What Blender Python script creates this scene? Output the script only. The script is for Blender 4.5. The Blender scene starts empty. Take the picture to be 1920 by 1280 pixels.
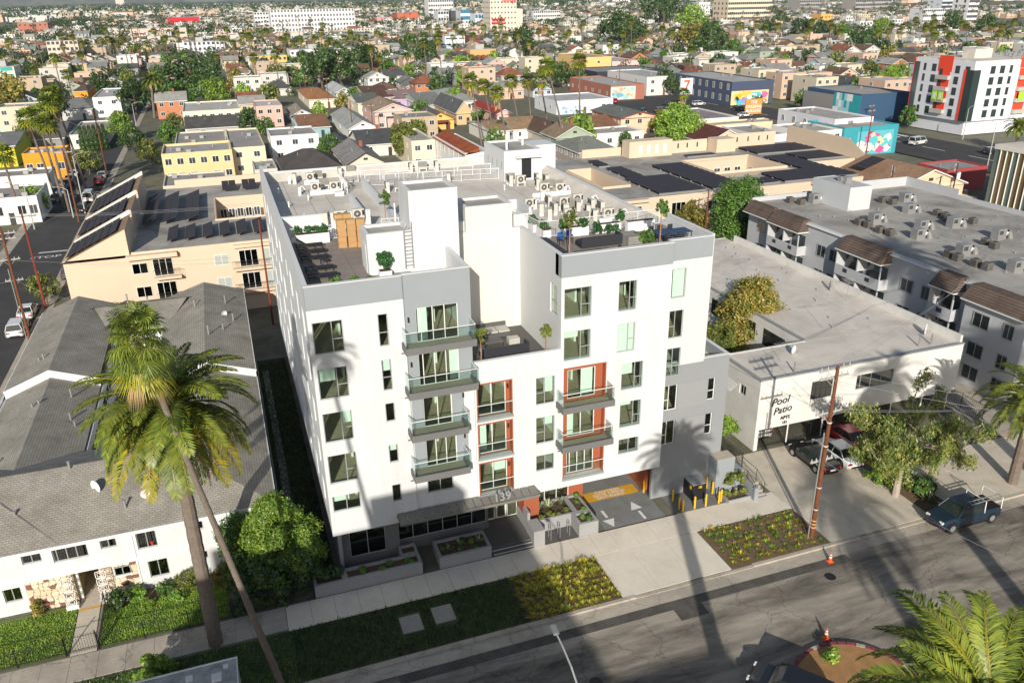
import bpy, math, random
import numpy as np
from mathutils import Vector, Matrix
scene = bpy.context.scene
col = scene.collection
rnd = random.Random(7)

# ------------------------------------------------------------------ camera
YAW, PITCH, ROLL, FPX = 0.3356, 0.4024, -0.0154, 1523.33
CAM = Vector((-3.254, -45.543, 35.886))
fwd = Vector((math.sin(YAW)*math.cos(PITCH), math.cos(YAW)*math.cos(PITCH), -math.sin(PITCH)))
rt0 = Vector((math.cos(YAW), -math.sin(YAW), 0)); up0 = rt0.cross(fwd)
RT = rt0*math.cos(ROLL)+up0*math.sin(ROLL); UP = -rt0*math.sin(ROLL)+up0*math.cos(ROLL)
cd = bpy.data.cameras.new('camera'); cam = bpy.data.objects.new('camera', cd); col.objects.link(cam)
mt = Matrix.Identity(4)
for i in range(3):
    mt[i][0] = RT[i]; mt[i][1] = UP[i]; mt[i][2] = -fwd[i]; mt[i][3] = CAM[i]
cam.matrix_world = mt
cd.sensor_width = 36.0; cd.lens = FPX*36.0/1920.0; cd.clip_start = 0.5; cd.clip_end = 30000
scene.camera = cam

def at(u, v, z=0.0):
    """point of the place on the level z that the photograph shows at (u, v)"""
    d = fwd*FPX + RT*(u-960) - UP*(v-640)
    t = (z-CAM.z)/d.z
    return CAM + d*t
def aty(u, v, y):
    d = fwd*FPX + RT*(u-960) - UP*(v-640)
    return CAM + d*((y-CAM.y)/d.y)

# ------------------------------------------------------------------ light
SUN_EL = math.radians(22.5)
to_sun = Vector((-0.36*math.cos(SUN_EL), -0.933*math.cos(SUN_EL), math.sin(SUN_EL)))
world = bpy.data.worlds.new("World"); scene.world = world; world.use_nodes = True
nt = world.node_tree; nt.nodes.clear()
sky = nt.nodes.new('ShaderNodeTexSky'); sky.sky_type = 'NISHITA'; sky.sun_disc = False
sky.sun_elevation = SUN_EL; sky.sun_rotation = math.atan2(to_sun.x, to_sun.y)
sky.air_density = 1.0; sky.dust_density = 1.2; sky.ozone_density = 1.0
bg = nt.nodes.new('ShaderNodeBackground'); bg.inputs['Strength'].default_value = 0.085
wo = nt.nodes.new('ShaderNodeOutputWorld')
nt.links.new(sky.outputs[0], bg.inputs[0]); nt.links.new(bg.outputs[0], wo.inputs[0])
sl = bpy.data.lights.new('sun', 'SUN'); sl.energy = 4.6; sl.angle = math.radians(0.55); sl.color = (1.0, 0.925, 0.81)
sun = bpy.data.objects.new('sun', sl); col.objects.link(sun)
sun.rotation_mode = 'QUATERNION'; sun.rotation_quaternion = to_sun.to_track_quat('Z', 'Y')
scene.view_settings.view_transform = 'Standard'; scene.view_settings.look = 'None'
scene.view_settings.exposure = 0.2; scene.view_settings.gamma = 1.0; scene.view_settings.use_curve_mapping = False

# ------------------------------------------------------------------ materials
MATS = {}
def mat(name, c, rough=0.8, noise=0.0, nscale=1.0, c2=None, metal=0.0, bump=0.0, bscale=20.0, spec=0.3, stains=0.0, sscale=0.25, var=0.0, stretch=None, cracks=0):
    if name in MATS: return MATS[name]
    m = bpy.data.materials.new(name); m.use_nodes = True; n = m.node_tree.nodes; l = m.node_tree.links
    b = n['Principled BSDF']; b.inputs['Roughness'].default_value = rough; b.inputs['Metallic'].default_value = metal
    b.inputs['Specular IOR Level'].default_value = spec
    b.inputs['Base Color'].default_value = (*c, 1)
    last = None
    tc = None
    if noise or stains or bump:
        tc = n.new('ShaderNodeTexCoord')
        geo = n.new('ShaderNodeNewGeometry'); POS = geo.outputs['Position']
        if stretch:
            vm_ = n.new('ShaderNodeVectorMath'); vm_.operation = 'MULTIPLY'; vm_.inputs[1].default_value = stretch; l.new(POS, vm_.inputs[0]); POS = vm_.outputs[0]
    if noise:
        t = n.new('ShaderNodeTexNoise'); t.inputs['Scale'].default_value = nscale; t.inputs['Detail'].default_value = 6; t.inputs['Roughness'].default_value = 0.65
        l.new(POS, t.inputs['Vector'])
        r = n.new('ShaderNodeMapRange'); r.inputs[1].default_value = 0.3; r.inputs[2].default_value = 0.7
        l.new(t.outputs[0], r.inputs[0])
        mx = n.new('ShaderNodeMix'); mx.data_type = 'RGBA'
        k = c2 if c2 else tuple(x*(1-noise) for x in c)
        mx.inputs[6].default_value = (*c, 1); mx.inputs[7].default_value = (*k, 1)
        l.new(r.outputs[0], mx.inputs[0]); last = mx.outputs[2]
    if stains:
        t = n.new('ShaderNodeTexNoise'); t.inputs['Scale'].default_value = sscale; t.inputs['Detail'].default_value = 8; t.inputs['Roughness'].default_value = 0.7; t.inputs['Distortion'].default_value = 0.6
        l.new(POS, t.inputs['Vector'])
        r = n.new('ShaderNodeMapRange'); r.inputs[1].default_value = 0.45; r.inputs[2].default_value = 0.66; r.inputs[4].default_value = stains
        l.new(t.outputs[0], r.inputs[0])
        mx = n.new('ShaderNodeMix'); mx.data_type = 'RGBA'; mx.inputs[7].default_value = (*[x*0.35 for x in c], 1)
        if last: l.new(last, mx.inputs[6])
        else: mx.inputs[6].default_value = (*c, 1)
        l.new(r.outputs[0], mx.inputs[0]); last = mx.outputs[2]
    if cracks:
        vo = n.new('ShaderNodeTexVoronoi'); vo.feature = 'DISTANCE_TO_EDGE'; vo.inputs['Scale'].default_value = cracks
        nz = n.new('ShaderNodeTexNoise'); nz.inputs['Scale'].default_value = 1.5; nz.inputs['Detail'].default_value = 5; va = n.new('ShaderNodeVectorMath'); l.new(geo.outputs['Position'], nz.inputs['Vector']); l.new(geo.outputs['Position'], va.inputs[0]); l.new(nz.outputs['Color'], va.inputs[1]); l.new(va.outputs[0], vo.inputs['Vector'])
        r = n.new('ShaderNodeMapRange'); r.inputs[1].default_value = 0.0; r.inputs[2].default_value = 0.011; r.inputs[3].default_value = .5; r.inputs[4].default_value = 0.0; l.new(vo.outputs['Distance'], r.inputs[0])
        mx = n.new('ShaderNodeMix'); mx.data_type = 'RGBA'; mx.inputs[7].default_value = (.04, .037, .033, 1); l.new(last, mx.inputs[6]); l.new(r.outputs[0], mx.inputs[0]); last = mx.outputs[2]
    if var:
        oi = n.new('ShaderNodeObjectInfo'); h = n.new('ShaderNodeHueSaturation')
        r = n.new('ShaderNodeMapRange'); r.inputs[3].default_value = 1-var; r.inputs[4].default_value = 1+var
        l.new(oi.outputs['Random'], r.inputs[0]); l.new(r.outputs[0], h.inputs['Value'])
        r2 = n.new('ShaderNodeMapRange'); r2.inputs[3].default_value = 0.5-var*0.06; r2.inputs[4].default_value = 0.5+var*0.06
        ml = n.new('ShaderNodeMath'); ml.operation = 'MULTIPLY'; ml.inputs[1].default_value = 7.3
        fr = n.new('ShaderNodeMath'); fr.operation = 'FRACT'
        l.new(oi.outputs['Random'], ml.inputs[0]); l.new(ml.outputs[0], fr.inputs[0]); l.new(fr.outputs[0], r2.inputs[0]); l.new(r2.outputs[0], h.inputs['Hue'])
        if last: l.new(last, h.inputs['Color'])
        else: h.inputs['Color'].default_value = (*c, 1)
        last = h.outputs[0]
    if last: l.new(last, b.inputs['Base Color'])
    if bump:
        t = n.new('ShaderNodeTexNoise'); t.inputs['Scale'].default_value = bscale; t.inputs['Detail'].default_value = 3
        l.new(geo.outputs['Position'], t.inputs['Vector'])
        bp = n.new('ShaderNodeBump'); bp.inputs['Strength'].default_value = bump; bp.inputs['Distance'].default_value = 0.03
        l.new(t.outputs[0], bp.inputs['Height']); l.new(bp.outputs[0], b.inputs['Normal'])
    MATS[name] = m
    return m
def leafmat(name, c, c2, trans=0.25, var=0.25, nscale=0.9):
    if name in MATS: return MATS[name]
    m = bpy.data.materials.new(name); m.use_nodes = True; n = m.node_tree.nodes; l = m.node_tree.links
    n.remove(n['Principled BSDF']); out = n['Material Output']
    geo = n.new('ShaderNodeNewGeometry'); oi = n.new('ShaderNodeObjectInfo')
    t = n.new('ShaderNodeTexNoise'); t.inputs['Scale'].default_value = nscale; t.inputs['Detail'].default_value = 4
    l.new(geo.outputs['Position'], t.inputs['Vector'])
    ad = n.new('ShaderNodeMath'); ad.operation = 'ADD'
    rp = n.new('ShaderNodeMath'); rp.operation = 'MULTIPLY_ADD'; rp.inputs[1].default_value = 0.5; rp.inputs[2].default_value = -0.25
    l.new(geo.outputs['Random Per Island'], rp.inputs[0]); l.new(t.outputs[0], ad.inputs[0]); l.new(rp.outputs[0], ad.inputs[1])
    r = n.new('ShaderNodeMapRange'); r.inputs[1].default_value = 0.3; r.inputs[2].default_value = 0.75
    l.new(ad.outputs[0], r.inputs[0])
    mx = n.new('ShaderNodeMix'); mx.data_type = 'RGBA'; mx.inputs[6].default_value = (*c, 1); mx.inputs[7].default_value = (*c2, 1)
    l.new(r.outputs[0], mx.inputs[0])
    h = n.new('ShaderNodeHueSaturation'); r1 = n.new('ShaderNodeMapRange'); r1.inputs[3].default_value = 1-var; r1.inputs[4].default_value = 1+var
    l.new(oi.outputs['Random'], r1.inputs[0]); l.new(r1.outputs[0], h.inputs['Value']); l.new(mx.outputs[2], h.inputs['Color'])
    d = n.new('ShaderNodeBsdfDiffuse'); tr = n.new('ShaderNodeBsdfTranslucent'); gl = n.new('ShaderNodeBsdfGlossy'); gl.inputs['Roughness'].default_value = 0.45
    l.new(h.outputs[0], d.inputs[0]); l.new(h.outputs[0], tr.inputs[0])
    m1 = n.new('ShaderNodeMixShader'); m1.inputs[0].default_value = trans; l.new(d.outputs[0], m1.inputs[1]); l.new(tr.outputs[0], m1.inputs[2])
    m2 = n.new('ShaderNodeMixShader'); m2.inputs[0].default_value = 0.04; l.new(m1.outputs[0], m2.inputs[1]); l.new(gl.outputs[0], m2.inputs[2])
    l.new(m2.outputs[0], out.inputs['Surface'])
    MATS[name] = m
    return m
def glassmat(name, tint, trans=0.8, rough=0.02):
    """thin window glass: mostly see-through with a tint, and a mirror reflection that grows at grazing angles"""
    if name in MATS: return MATS[name]
    m = bpy.data.materials.new(name); m.use_nodes = True; n = m.node_tree.nodes; l = m.node_tree.links
    n.remove(n['Principled BSDF']); out = n['Material Output']
    tr = n.new('ShaderNodeBsdfTransparent'); tr.inputs[0].default_value = (*tint, 1)
    gl = n.new('ShaderNodeBsdfGlossy'); gl.inputs['Roughness'].default_value = rough; gl.inputs[0].default_value = (.9, .95, .95, 1)
    fr = n.new('ShaderNodeLayerWeight'); pw_ = n.new('ShaderNodeMath'); pw_.operation = 'POWER'; pw_.inputs[1].default_value = 3; l.new(fr.outputs['Facing'], pw_.inputs[0])
    ad = n.new('ShaderNodeMath'); ad.operation = 'MULTIPLY_ADD'; ad.inputs[1].default_value = .7; ad.inputs[2].default_value = max(.04, .93-trans-.0)
    ad.use_clamp = True
    l.new(pw_.outputs[0], ad.inputs[0])
    mx = n.new('ShaderNodeMixShader'); l.new(ad.outputs[0], mx.inputs[0]); l.new(tr.outputs[0], mx.inputs[1]); l.new(gl.outputs[0], mx.inputs[2])
    l.new(mx.outputs[0], out.inputs['Surface'])
    MATS[name] = m
    return m
def uvmat(name, c, c2, mortar, bw, bh, off=0.5, msize=0.02, rough=0.9, bump=0.5, stains=0.0, var=0.0):
    """courses laid in the surface's own coordinates: shingles, tiles, bricks"""
    if name in MATS: return MATS[name]
    m = bpy.data.materials.new(name); m.use_nodes = True; n = m.node_tree.nodes; l = m.node_tree.links
    b = n['Principled BSDF']; b.inputs['Roughness'].default_value = rough; b.inputs['Specular IOR Level'].default_value = 0.15
    uv = n.new('ShaderNodeUVMap'); br = n.new('ShaderNodeTexBrick'); l.new(uv.outputs[0], br.inputs['Vector'])
    br.offset = off; br.inputs['Scale'].default_value = 1.0; br.inputs['Brick Width'].default_value = bw; br.inputs['Row Height'].default_value = bh
    br.inputs['Mortar Size'].default_value = msize; br.inputs['Mortar Smooth'].default_value = 0.3; br.inputs['Bias'].default_value = 0.0
    br.inputs['Color1'].default_value = (*c, 1); br.inputs['Color2'].default_value = (*c2, 1); br.inputs['Mortar'].default_value = (*mortar, 1)
    geo = n.new('ShaderNodeNewGeometry')
    t = n.new('ShaderNodeTexNoise'); t.inputs['Scale'].default_value = 0.45; t.inputs['Detail'].default_value = 8; t.inputs['Roughness'].default_value = 0.7
    l.new(geo.outputs['Position'], t.inputs['Vector'])
    r = n.new('ShaderNodeMapRange'); r.inputs[1].default_value = 0.3; r.inputs[2].default_value = 0.7; r.inputs[3].default_value = 0.72; r.inputs[4].default_value = 1.2
    l.new(t.outputs[0], r.inputs[0])
    h = n.new('ShaderNodeHueSaturation'); l.new(br.outputs[0], h.inputs['Color']); l.new(r.outputs[0], h.inputs['Value'])
    l.new(h.outputs[0], b.inputs['Base Color'])
    bp = n.new('ShaderNodeBump'); bp.inputs['Strength'].default_value = bump; bp.inputs['Distance'].default_value = 0.03; bp.invert = True
    l.new(br.outputs['Fac'], bp.inputs['Height']); l.new(bp.outputs[0], b.inputs['Normal'])
    MATS[name] = m
    return m

WHITE = mat('white_stucco', (.655, .675, .69), .9, noise=.08, nscale=.5, stains=.13, sscale=.6, stretch=(1.6, 1.6, .3), bump=.25, bscale=30)
CREAM = mat('cream_stucco', (.70, .675, .62), .9, noise=.06, nscale=.6, bump=.2, bscale=30)
LGREY = mat('light_grey_stucco', (.29, .32, .345), .9, noise=.05, nscale=.7, bump=.2, bscale=30)
MGREY = mat('mid_grey_stucco', (.29, .30, .31), .9, noise=.05, nscale=.7, bump=.2, bscale=30)
DGREY = mat('dark_grey_stucco', (.16, .16, .165), .9, noise=.06, nscale=.7, bump=.2, bscale=30)
SLAB = mat('balcony_grey', (.165, .165, .165), .85, noise=.08, nscale=2)
ORANGE = mat('burnt_orange_panel', (.36, .105, .05), .7, noise=.08, nscale=1.5)
FRAME = mat('aluminium_frame', (.36, .38, .38), .5, metal=0.2)
FRAMEW = mat('white_frame', (.72, .73, .72), .5)
FRAMED = mat('dark_frame', (.05, .05, .055), .5)
GLASS = glassmat('window_glass', (.88, .95, .91), .9)
GLASSG = glassmat('balcony_glass', (.91, .96, .94), .88)
GLASSD = glassmat('dark_glass', (.10, .13, .14), .72)
BLIND = mat('pale_blind', (.85, .90, .86), .8)
ROOFW = mat('white_membrane_roof', (.70, .65, .58), .85, noise=.14, nscale=.5, stains=.38, sscale=.22)
ROOFG = mat('grey_flat_roof', (.44, .42, .385), .9, noise=.2, nscale=.35, stains=.75, sscale=.16)
DECK = mat('deck_paver', (.27, .235, .21), .85, noise=.12, nscale=2.5)
DECKD = mat('dark_tile_floor', (.12, .115, .11), .8, noise=.15, nscale=1.5)
WOODF = mat('brown_plank_floor', (.50, .42, .30), .6, noise=.25, nscale=3)
INWALL = mat('interior_white', (.80, .80, .74), .9)
METALW = mat('white_painted_metal', (.75, .75, .75), .5)
METALG = mat('galvanised_metal', (.42, .42, .42), .45, metal=.6)
METALD = mat('black_metal', (.02, .02, .022), .5)
ACB = mat('condenser_beige', (.55, .53, .47), .6)
ACD = mat('condenser_grille', (.06, .06, .06), .7)
ASPH = mat('asphalt', (.16, .145, .122), .95, noise=.35, nscale=.5, c2=(.40, .36, .30), stains=.9, sscale=.22, stretch=(.35, 1.6, 1), cracks=.22)
CONC = mat('concrete', (.62, .56, .46), .9, noise=.15, nscale=.8, stains=.28, sscale=.5, bump=.1, bscale=12)
CONC2 = mat('old_concrete', (.48, .43, .36), .9, cracks=.3, noise=.2, nscale=.6, stains=.4, sscale=.4, bump=.1, bscale=12)
CONC3 = mat('new_concrete', (.72, .66, .56), .9, noise=.1, nscale=.7, stains=.16, sscale=.35)
SHINGLE = uvmat('grey_shingles', (.36, .34, .295), (.31, .29, .25), (.20, .19, .165), .33, .19, bump=.4)
SHING2 = uvmat('brown_shingles', (.15, .10, .075), (.11, .075, .06), (.05, .04, .03), .35, .25)
TERRA = uvmat('red_roof_tiles', (.42, .12, .05), (.33, .09, .04), (.14, .04, .02), .28, .35, bump=1)
MANSARD = uvmat('brown_mansard_tiles', (.155, .115, .095), (.125, .095, .08), (.05, .035, .03), 6, .28, bump=1)
SOLAR = mat('solar_panel', (.045, .042, .05), .6, spec=.15)
PEACH = mat('peach_stucco', (.66, .53, .40), .9, noise=.06, nscale=.5, bump=.2, bscale=30)
SOIL = mat('soil', (.12, .085, .055), .95, noise=.3, nscale=2)
MULCH = mat('mulch', (.20, .135, .085), .95, noise=.45, nscale=3)
LAWN = mat('lawn', (.13, .20, .05), .95, noise=.4, nscale=1.2, c2=(.14, .16, .05), bump=.6, bscale=25)
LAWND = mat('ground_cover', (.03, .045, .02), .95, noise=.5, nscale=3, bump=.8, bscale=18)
YELLOW = mat('safety_yellow', (.75, .46, .02), .6)
YPAINT = mat('yellow_road_paint', (.80, .42, .02), .8, noise=.2, nscale=1.2, c2=(.55, .32, .05))
WPAINT = mat('white_road_paint', (.72, .72, .70), .8)
WOODP = mat('creosoted_pole', (.20, .075, .035), .85, noise=.4, nscale=3, bump=.4, bscale=8)
BARK = mat('palm_bark', (.21, .17, .14), .95, noise=.3, nscale=4, bump=1, bscale=7)
BARKD = mat('tree_bark', (.16, .12, .09), .95, noise=.4, nscale=4, bump=1, bscale=6)
BARKL = mat('pale_bark', (.42, .36, .30), .95, noise=.3, nscale=3)
L_BRIGHT = leafmat('bright_green_leaf', (.13, .28, .04), (.42, .56, .08), .35)
L_GREEN = leafmat('green_leaf', (.05, .12, .025), (.15, .26, .045), .2)
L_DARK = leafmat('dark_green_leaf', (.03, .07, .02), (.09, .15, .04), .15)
L_OLIVE = leafmat('olive_leaf', (.10, .15, .03), (.28, .30, .06), .25)
L_AUTUMN = leafmat('autumn_leaf', (.15, .18, .035), (.42, .31, .07), .25)
L_EUC = leafmat('gum_leaf', (.10, .17, .04), (.32, .31, .08), .25)
L_PALM = leafmat('palm_leaf', (.09, .145, .025), (.32, .37, .05), .25, nscale=.5)
L_PALMY = leafmat('yellow_palm_leaf', (.22, .27, .03), (.52, .40, .03), .3, nscale=.5)
L_DRY = leafmat('dry_palm_leaf', (.28, .19, .10), (.42, .28, .15), .1)
L_GRASS = leafmat('grass_blade', (.24, .30, .04), (.72, .58, .08), .3, nscale=1.4)
L_AGAVE = leafmat('agave_leaf', (.12, .19, .13), (.45, .46, .22), .1, nscale=1.2)
BOXM = mat('cardboard', (.48, .29, .13), .9, noise=.12, nscale=3)
SHRUB = leafmat('shrub_leaf', (.02, .075, .02), (.05, .15, .035), .1, nscale=3)
RED = mat('red_paint', (.55, .03, .02), .4)
BLUE = mat('blue_paint', (.02, .10, .32), .5)
ORCONE = mat('cone_orange', (.85, .13, .02), .6)

# ------------------------------------------------------------------ objects
NUM = {}
def link(o, parent=None):
    col.objects.link(o)
    if parent is not None: o.parent = parent
    return o
def tag(o, label, cat, group=None, kind=None):
    if kind: o['kind'] = kind
    if label: o['label'] = label
    if cat: o['category'] = cat
    if group: o['group'] = group
    return o
def empty(name, loc, label, cat, group=None, rz=0):
    o = bpy.data.objects.new(name, None); o.location = loc; o.rotation_euler = (0, 0, rz); o.empty_display_size = .3
    link(o); return tag(o, label, cat, group)
def inst(name, mesh, parent=None, loc=(0, 0, 0), rot=(0, 0, 0), sc=(1, 1, 1)):
    o = bpy.data.objects.new(name, mesh); o.location = loc; o.rotation_euler = rot; o.scale = sc
    return link(o, parent)
def copy_tree(src, parent=None):
    c = src.copy(); col.objects.link(c)
    if parent is not None: c.parent = parent
    for ch in list(src.children): copy_tree(ch, c)
    return c

class MB:
    def __init__(s): s.v = []; s.f = []; s.m = []; s.uv = []
    def face(s, pts, m=0, uv=None):
        i = len(s.v); s.v += [tuple(p) for p in pts]; s.f.append(tuple(range(i, i+len(pts)))); s.m.append(m)
        if uv is None:
            # metres along the surface: u level, v up the slope
            a = Vector(pts[0]); n = (Vector(pts[1])-a).cross(Vector(pts[2])-a)
            if n.length < 1e-12: n = Vector((0, 0, 1))
            n.normalize()
            t = Vector((0, 0, 1)).cross(n)
            if t.length < 1e-3: t = Vector((1, 0, 0))
            t.normalize(); w = n.cross(t)
            uv = [(Vector(p).dot(t), Vector(p).dot(w)) for p in pts]
        s.uv += uv
        return s
    def box(s, x0, y0, z0, x1, y1, z1, m=0, top=None, skip=''):
        if x0 > x1: x0, x1 = x1, x0
        if y0 > y1: y0, y1 = y1, y0
        if z0 > z1: z0, z1 = z1, z0
        P = [(x0, y0, z0), (x1, y0, z0), (x1, y1, z0), (x0, y1, z0), (x0, y0, z1), (x1, y0, z1), (x1, y1, z1), (x0, y1, z1)]
        for k, q in (('b', (0, 3, 2, 1)), ('t', (4, 5, 6, 7)), ('f', (0, 1, 5, 4)), ('r', (1, 2, 6, 5)), ('k', (2, 3, 7, 6)), ('l', (3, 0, 4, 7))):
            if k in skip: continue
            s.face([P[i] for i in q], top if (k == 't' and top is not None) else m)
        return s
    def cyl(s, a, b, r0, r1=None, n=8, m=0, caps=True):
        a = Vector(a); b = Vector(b); r1 = r0 if r1 is None else r1
        d = (b-a).normalized(); t = d.cross(Vector((0, 0, 1)))
        if t.length < 1e-3: t = Vector((1, 0, 0))
        t.normalize(); w = d.cross(t)
        A = [a+(t*math.cos(k*2*math.pi/n)+w*math.sin(k*2*math.pi/n))*r0 for k in range(n)]
        B = [b+(t*math.cos(k*2*math.pi/n)+w*math.sin(k*2*math.pi/n))*r1 for k in range(n)]
        for k in range(n):
            j = (k+1) % n; s.face([A[k], B[k], B[j], A[j]], m)
        if caps: s.face(A, m); s.face(B[::-1], m)
        return s
    def tube(s, pts, r, n=6, m=0):
        for i in range(len(pts)-1):
            ra = r[i] if isinstance(r, (list, tuple)) else r; rb = r[i+1] if isinstance(r, (list, tuple)) else r
            s.cyl(pts[i], pts[i+1], ra, rb, n, m, caps=(i == 0 or i == len(pts)-2))
        return s
    def mesh(s, name, mats, smooth=False):
        me = bpy.data.meshes.new(name); me.from_pydata(s.v, [], s.f)
        for k in (mats if isinstance(mats, (list, tuple)) else [mats]): me.materials.append(k)
        me.polygons.foreach_set('material_index', s.m)
        if s.uv:
            uvl = me.uv_layers.new(name='UVMap'); uvl.data.foreach_set('uv', [c for p in s.uv for c in p])
        if smooth: me.polygons.foreach_set('use_smooth', [True]*len(s.f))
        me.update(); return me
    def build(s, name, mats, parent=None, smooth=False, loc=(0, 0, 0)):
        if smooth:
            me = s.mesh(name, mats, True)
            import bmesh as _b
            bm = _b.new(); bm.from_mesh(me); _b.ops.remove_doubles(bm, verts=bm.verts, dist=1e-4); bm.to_mesh(me); bm.free()
        else: me = s.mesh(name, mats)
        return inst(name, me, parent, loc)

def wall(mb, ax, c, a0, a1, z0, z1, holes=(), th=0.25, m=0, mi=None, inward=1):
    """a wall on the plane ax=c from a0 to a1, th thick towards inward, with rectangular openings"""
    mi = m if mi is None else mi
    d = c+inward*th
    P = (lambda a, z, o: (a, o, z)) if ax == 'y' else (lambda a, z, o: (o, a, z))
    A = sorted(set([a0, a1]+[h[0] for h in holes]+[h[1] for h in holes])); Z = sorted(set([z0, z1]+[h[2] for h in holes]+[h[3] for h in holes]))
    A = [a for a in A if a0-1e-6 <= a <= a1+1e-6]; Z = [z for z in Z if z0-1e-6 <= z <= z1+1e-6]
    flip = (ax == 'y') == (inward > 0)
    def q(p, mm, fl):
        mb.face(p if fl else p[::-1], mm)
    for i in range(len(A)-1):
        for j in range(len(Z)-1):
            ca, cz = (A[i]+A[i+1])/2, (Z[j]+Z[j+1])/2
            if any(h[0] < ca < h[1] and h[2] < cz < h[3] for h in holes): continue
            q([P(A[i], Z[j], c), P(A[i+1], Z[j], c), P(A[i+1], Z[j+1], c), P(A[i], Z[j+1], c)], m, flip)
            q([P(A[i], Z[j], d), P(A[i+1], Z[j], d), P(A[i+1], Z[j+1], d), P(A[i], Z[j+1], d)], mi, not flip)
    for (h0, h1, g0, g1) in [(a0, a1, z0, z1)]+[tuple(h[:4]) for h in holes]:
        hole = (h0, h1, g0, g1) != (a0, a1, z0, z1)
        for (p0, p1) in (((h0, g0), (h1, g0)), ((h1, g0), (h1, g1)), ((h1, g1), (h0, g1)), ((h0, g1), (h0, g0))):
            q([P(*p0, c), P(*p1, c), P(*p1, d), P(*p0, d)], m, flip if hole else not flip)
    return mb

def textmesh(s, size, shear=0.0, extrude=0.0, space=1.0, bold=0.0):
    cu = bpy.data.curves.new('lettering', 'FONT'); cu.body = s; cu.size = size; cu.align_x = 'CENTER'; cu.align_y = 'CENTER'
    cu.shear = shear; cu.extrude = extrude; cu.space_character = space; cu.offset = bold; cu.resolution_u = 4
    o = bpy.data.objects.new('lettering', cu); col.objects.link(o)
    dg = bpy.context.evaluated_depsgraph_get(); me = bpy.data.meshes.new_from_object(o.evaluated_get(dg))
    bpy.data.objects.remove(o); return me
def text(name, s, loc, rot, size, m, parent=None, **k):
    me = textmesh(s, size, **k); me.materials.clear(); me.materials.append(m)
    return inst(name, me, parent, loc, rot)

def np_mesh(name, V, quads, m, mi=None):
    """V (n,3), quads (k,4) arrays to a mesh, quickly"""
    me = bpy.data.meshes.new(name); V = np.asarray(V, dtype=np.float32); quads = np.asarray(quads, dtype=np.int32)
    k = quads.shape[1]
    me.vertices.add(len(V)); me.vertices.foreach_set('co', V.ravel())
    me.loops.add(quads.size); me.loops.foreach_set('vertex_index', quads.ravel())
    me.polygons.add(len(quads)); me.polygons.foreach_set('loop_start', np.arange(0, quads.size, k, dtype=np.int32))
    for q in (m if isinstance(m, (list, tuple)) else [m]): me.materials.append(q)
    if mi is not None: me.polygons.foreach_set('material_index', np.asarray(mi, dtype=np.int32))
    me.update(calc_edges=True); return me

def leaves(name, centers, radii, count, size, m, seed=1, flat=1.0, shell=.55, up=.35, droop=0.0):
    """leaf-sized quads spread through clumps"""
    r = np.random.RandomState(seed); C = np.asarray(centers, float); R = np.asarray(radii, float)
    w = R**2; idx = r.choice(len(C), count, p=w/w.sum())
    d = r.normal(size=(count, 3)); d /= np.linalg.norm(d, axis=1)[:, None]
    rad = (shell+(1-shell)*r.rand(count))*(0.85+.3*r.rand(count))
    off = d*rad[:, None]*R[idx][:, None]; off[:, 2] *= flat
    P = C[idx]+off
    nrm = d*.9+r.normal(size=(count, 3))*.55+np.array([0, 0, up]); nrm /= np.linalg.norm(nrm, axis=1)[:, None]
    t = np.cross(nrm, r.normal(size=(count, 3))); t /= np.linalg.norm(t, axis=1)[:, None]; b = np.cross(nrm, t)
    s = size*(.6+.8*r.rand(count))[:, None]
    t *= s; b *= s*.55; t[:, 2] -= droop*s[:, 0]
    V = np.stack([P-t, P-b*.9, P+t, P+b], 1).reshape(-1, 3)
    return np_mesh(name, V, np.arange(count*4).reshape(-1, 4), m)
def clumps(seed, n, rx, ry, rz, cz, cr=(.25, .45), hole=.35, low=-.6):
    """clump centres over an uneven crown"""
    r = random.Random(seed); out = []; rad = []
    while len(out) < n:
        a = r.uniform(0, 2*math.pi); z = r.uniform(low, 1); q = math.sqrt(max(0, 1-z*z)); k = r.uniform(hole, 1)**.6*r.uniform(.82, 1.12)
        out.append((rx*q*math.cos(a)*k, ry*q*math.sin(a)*k, cz+rz*z*k)); rad.append(r.uniform(*cr)*(rx+ry+rz)/3)
    return out, rad
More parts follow.
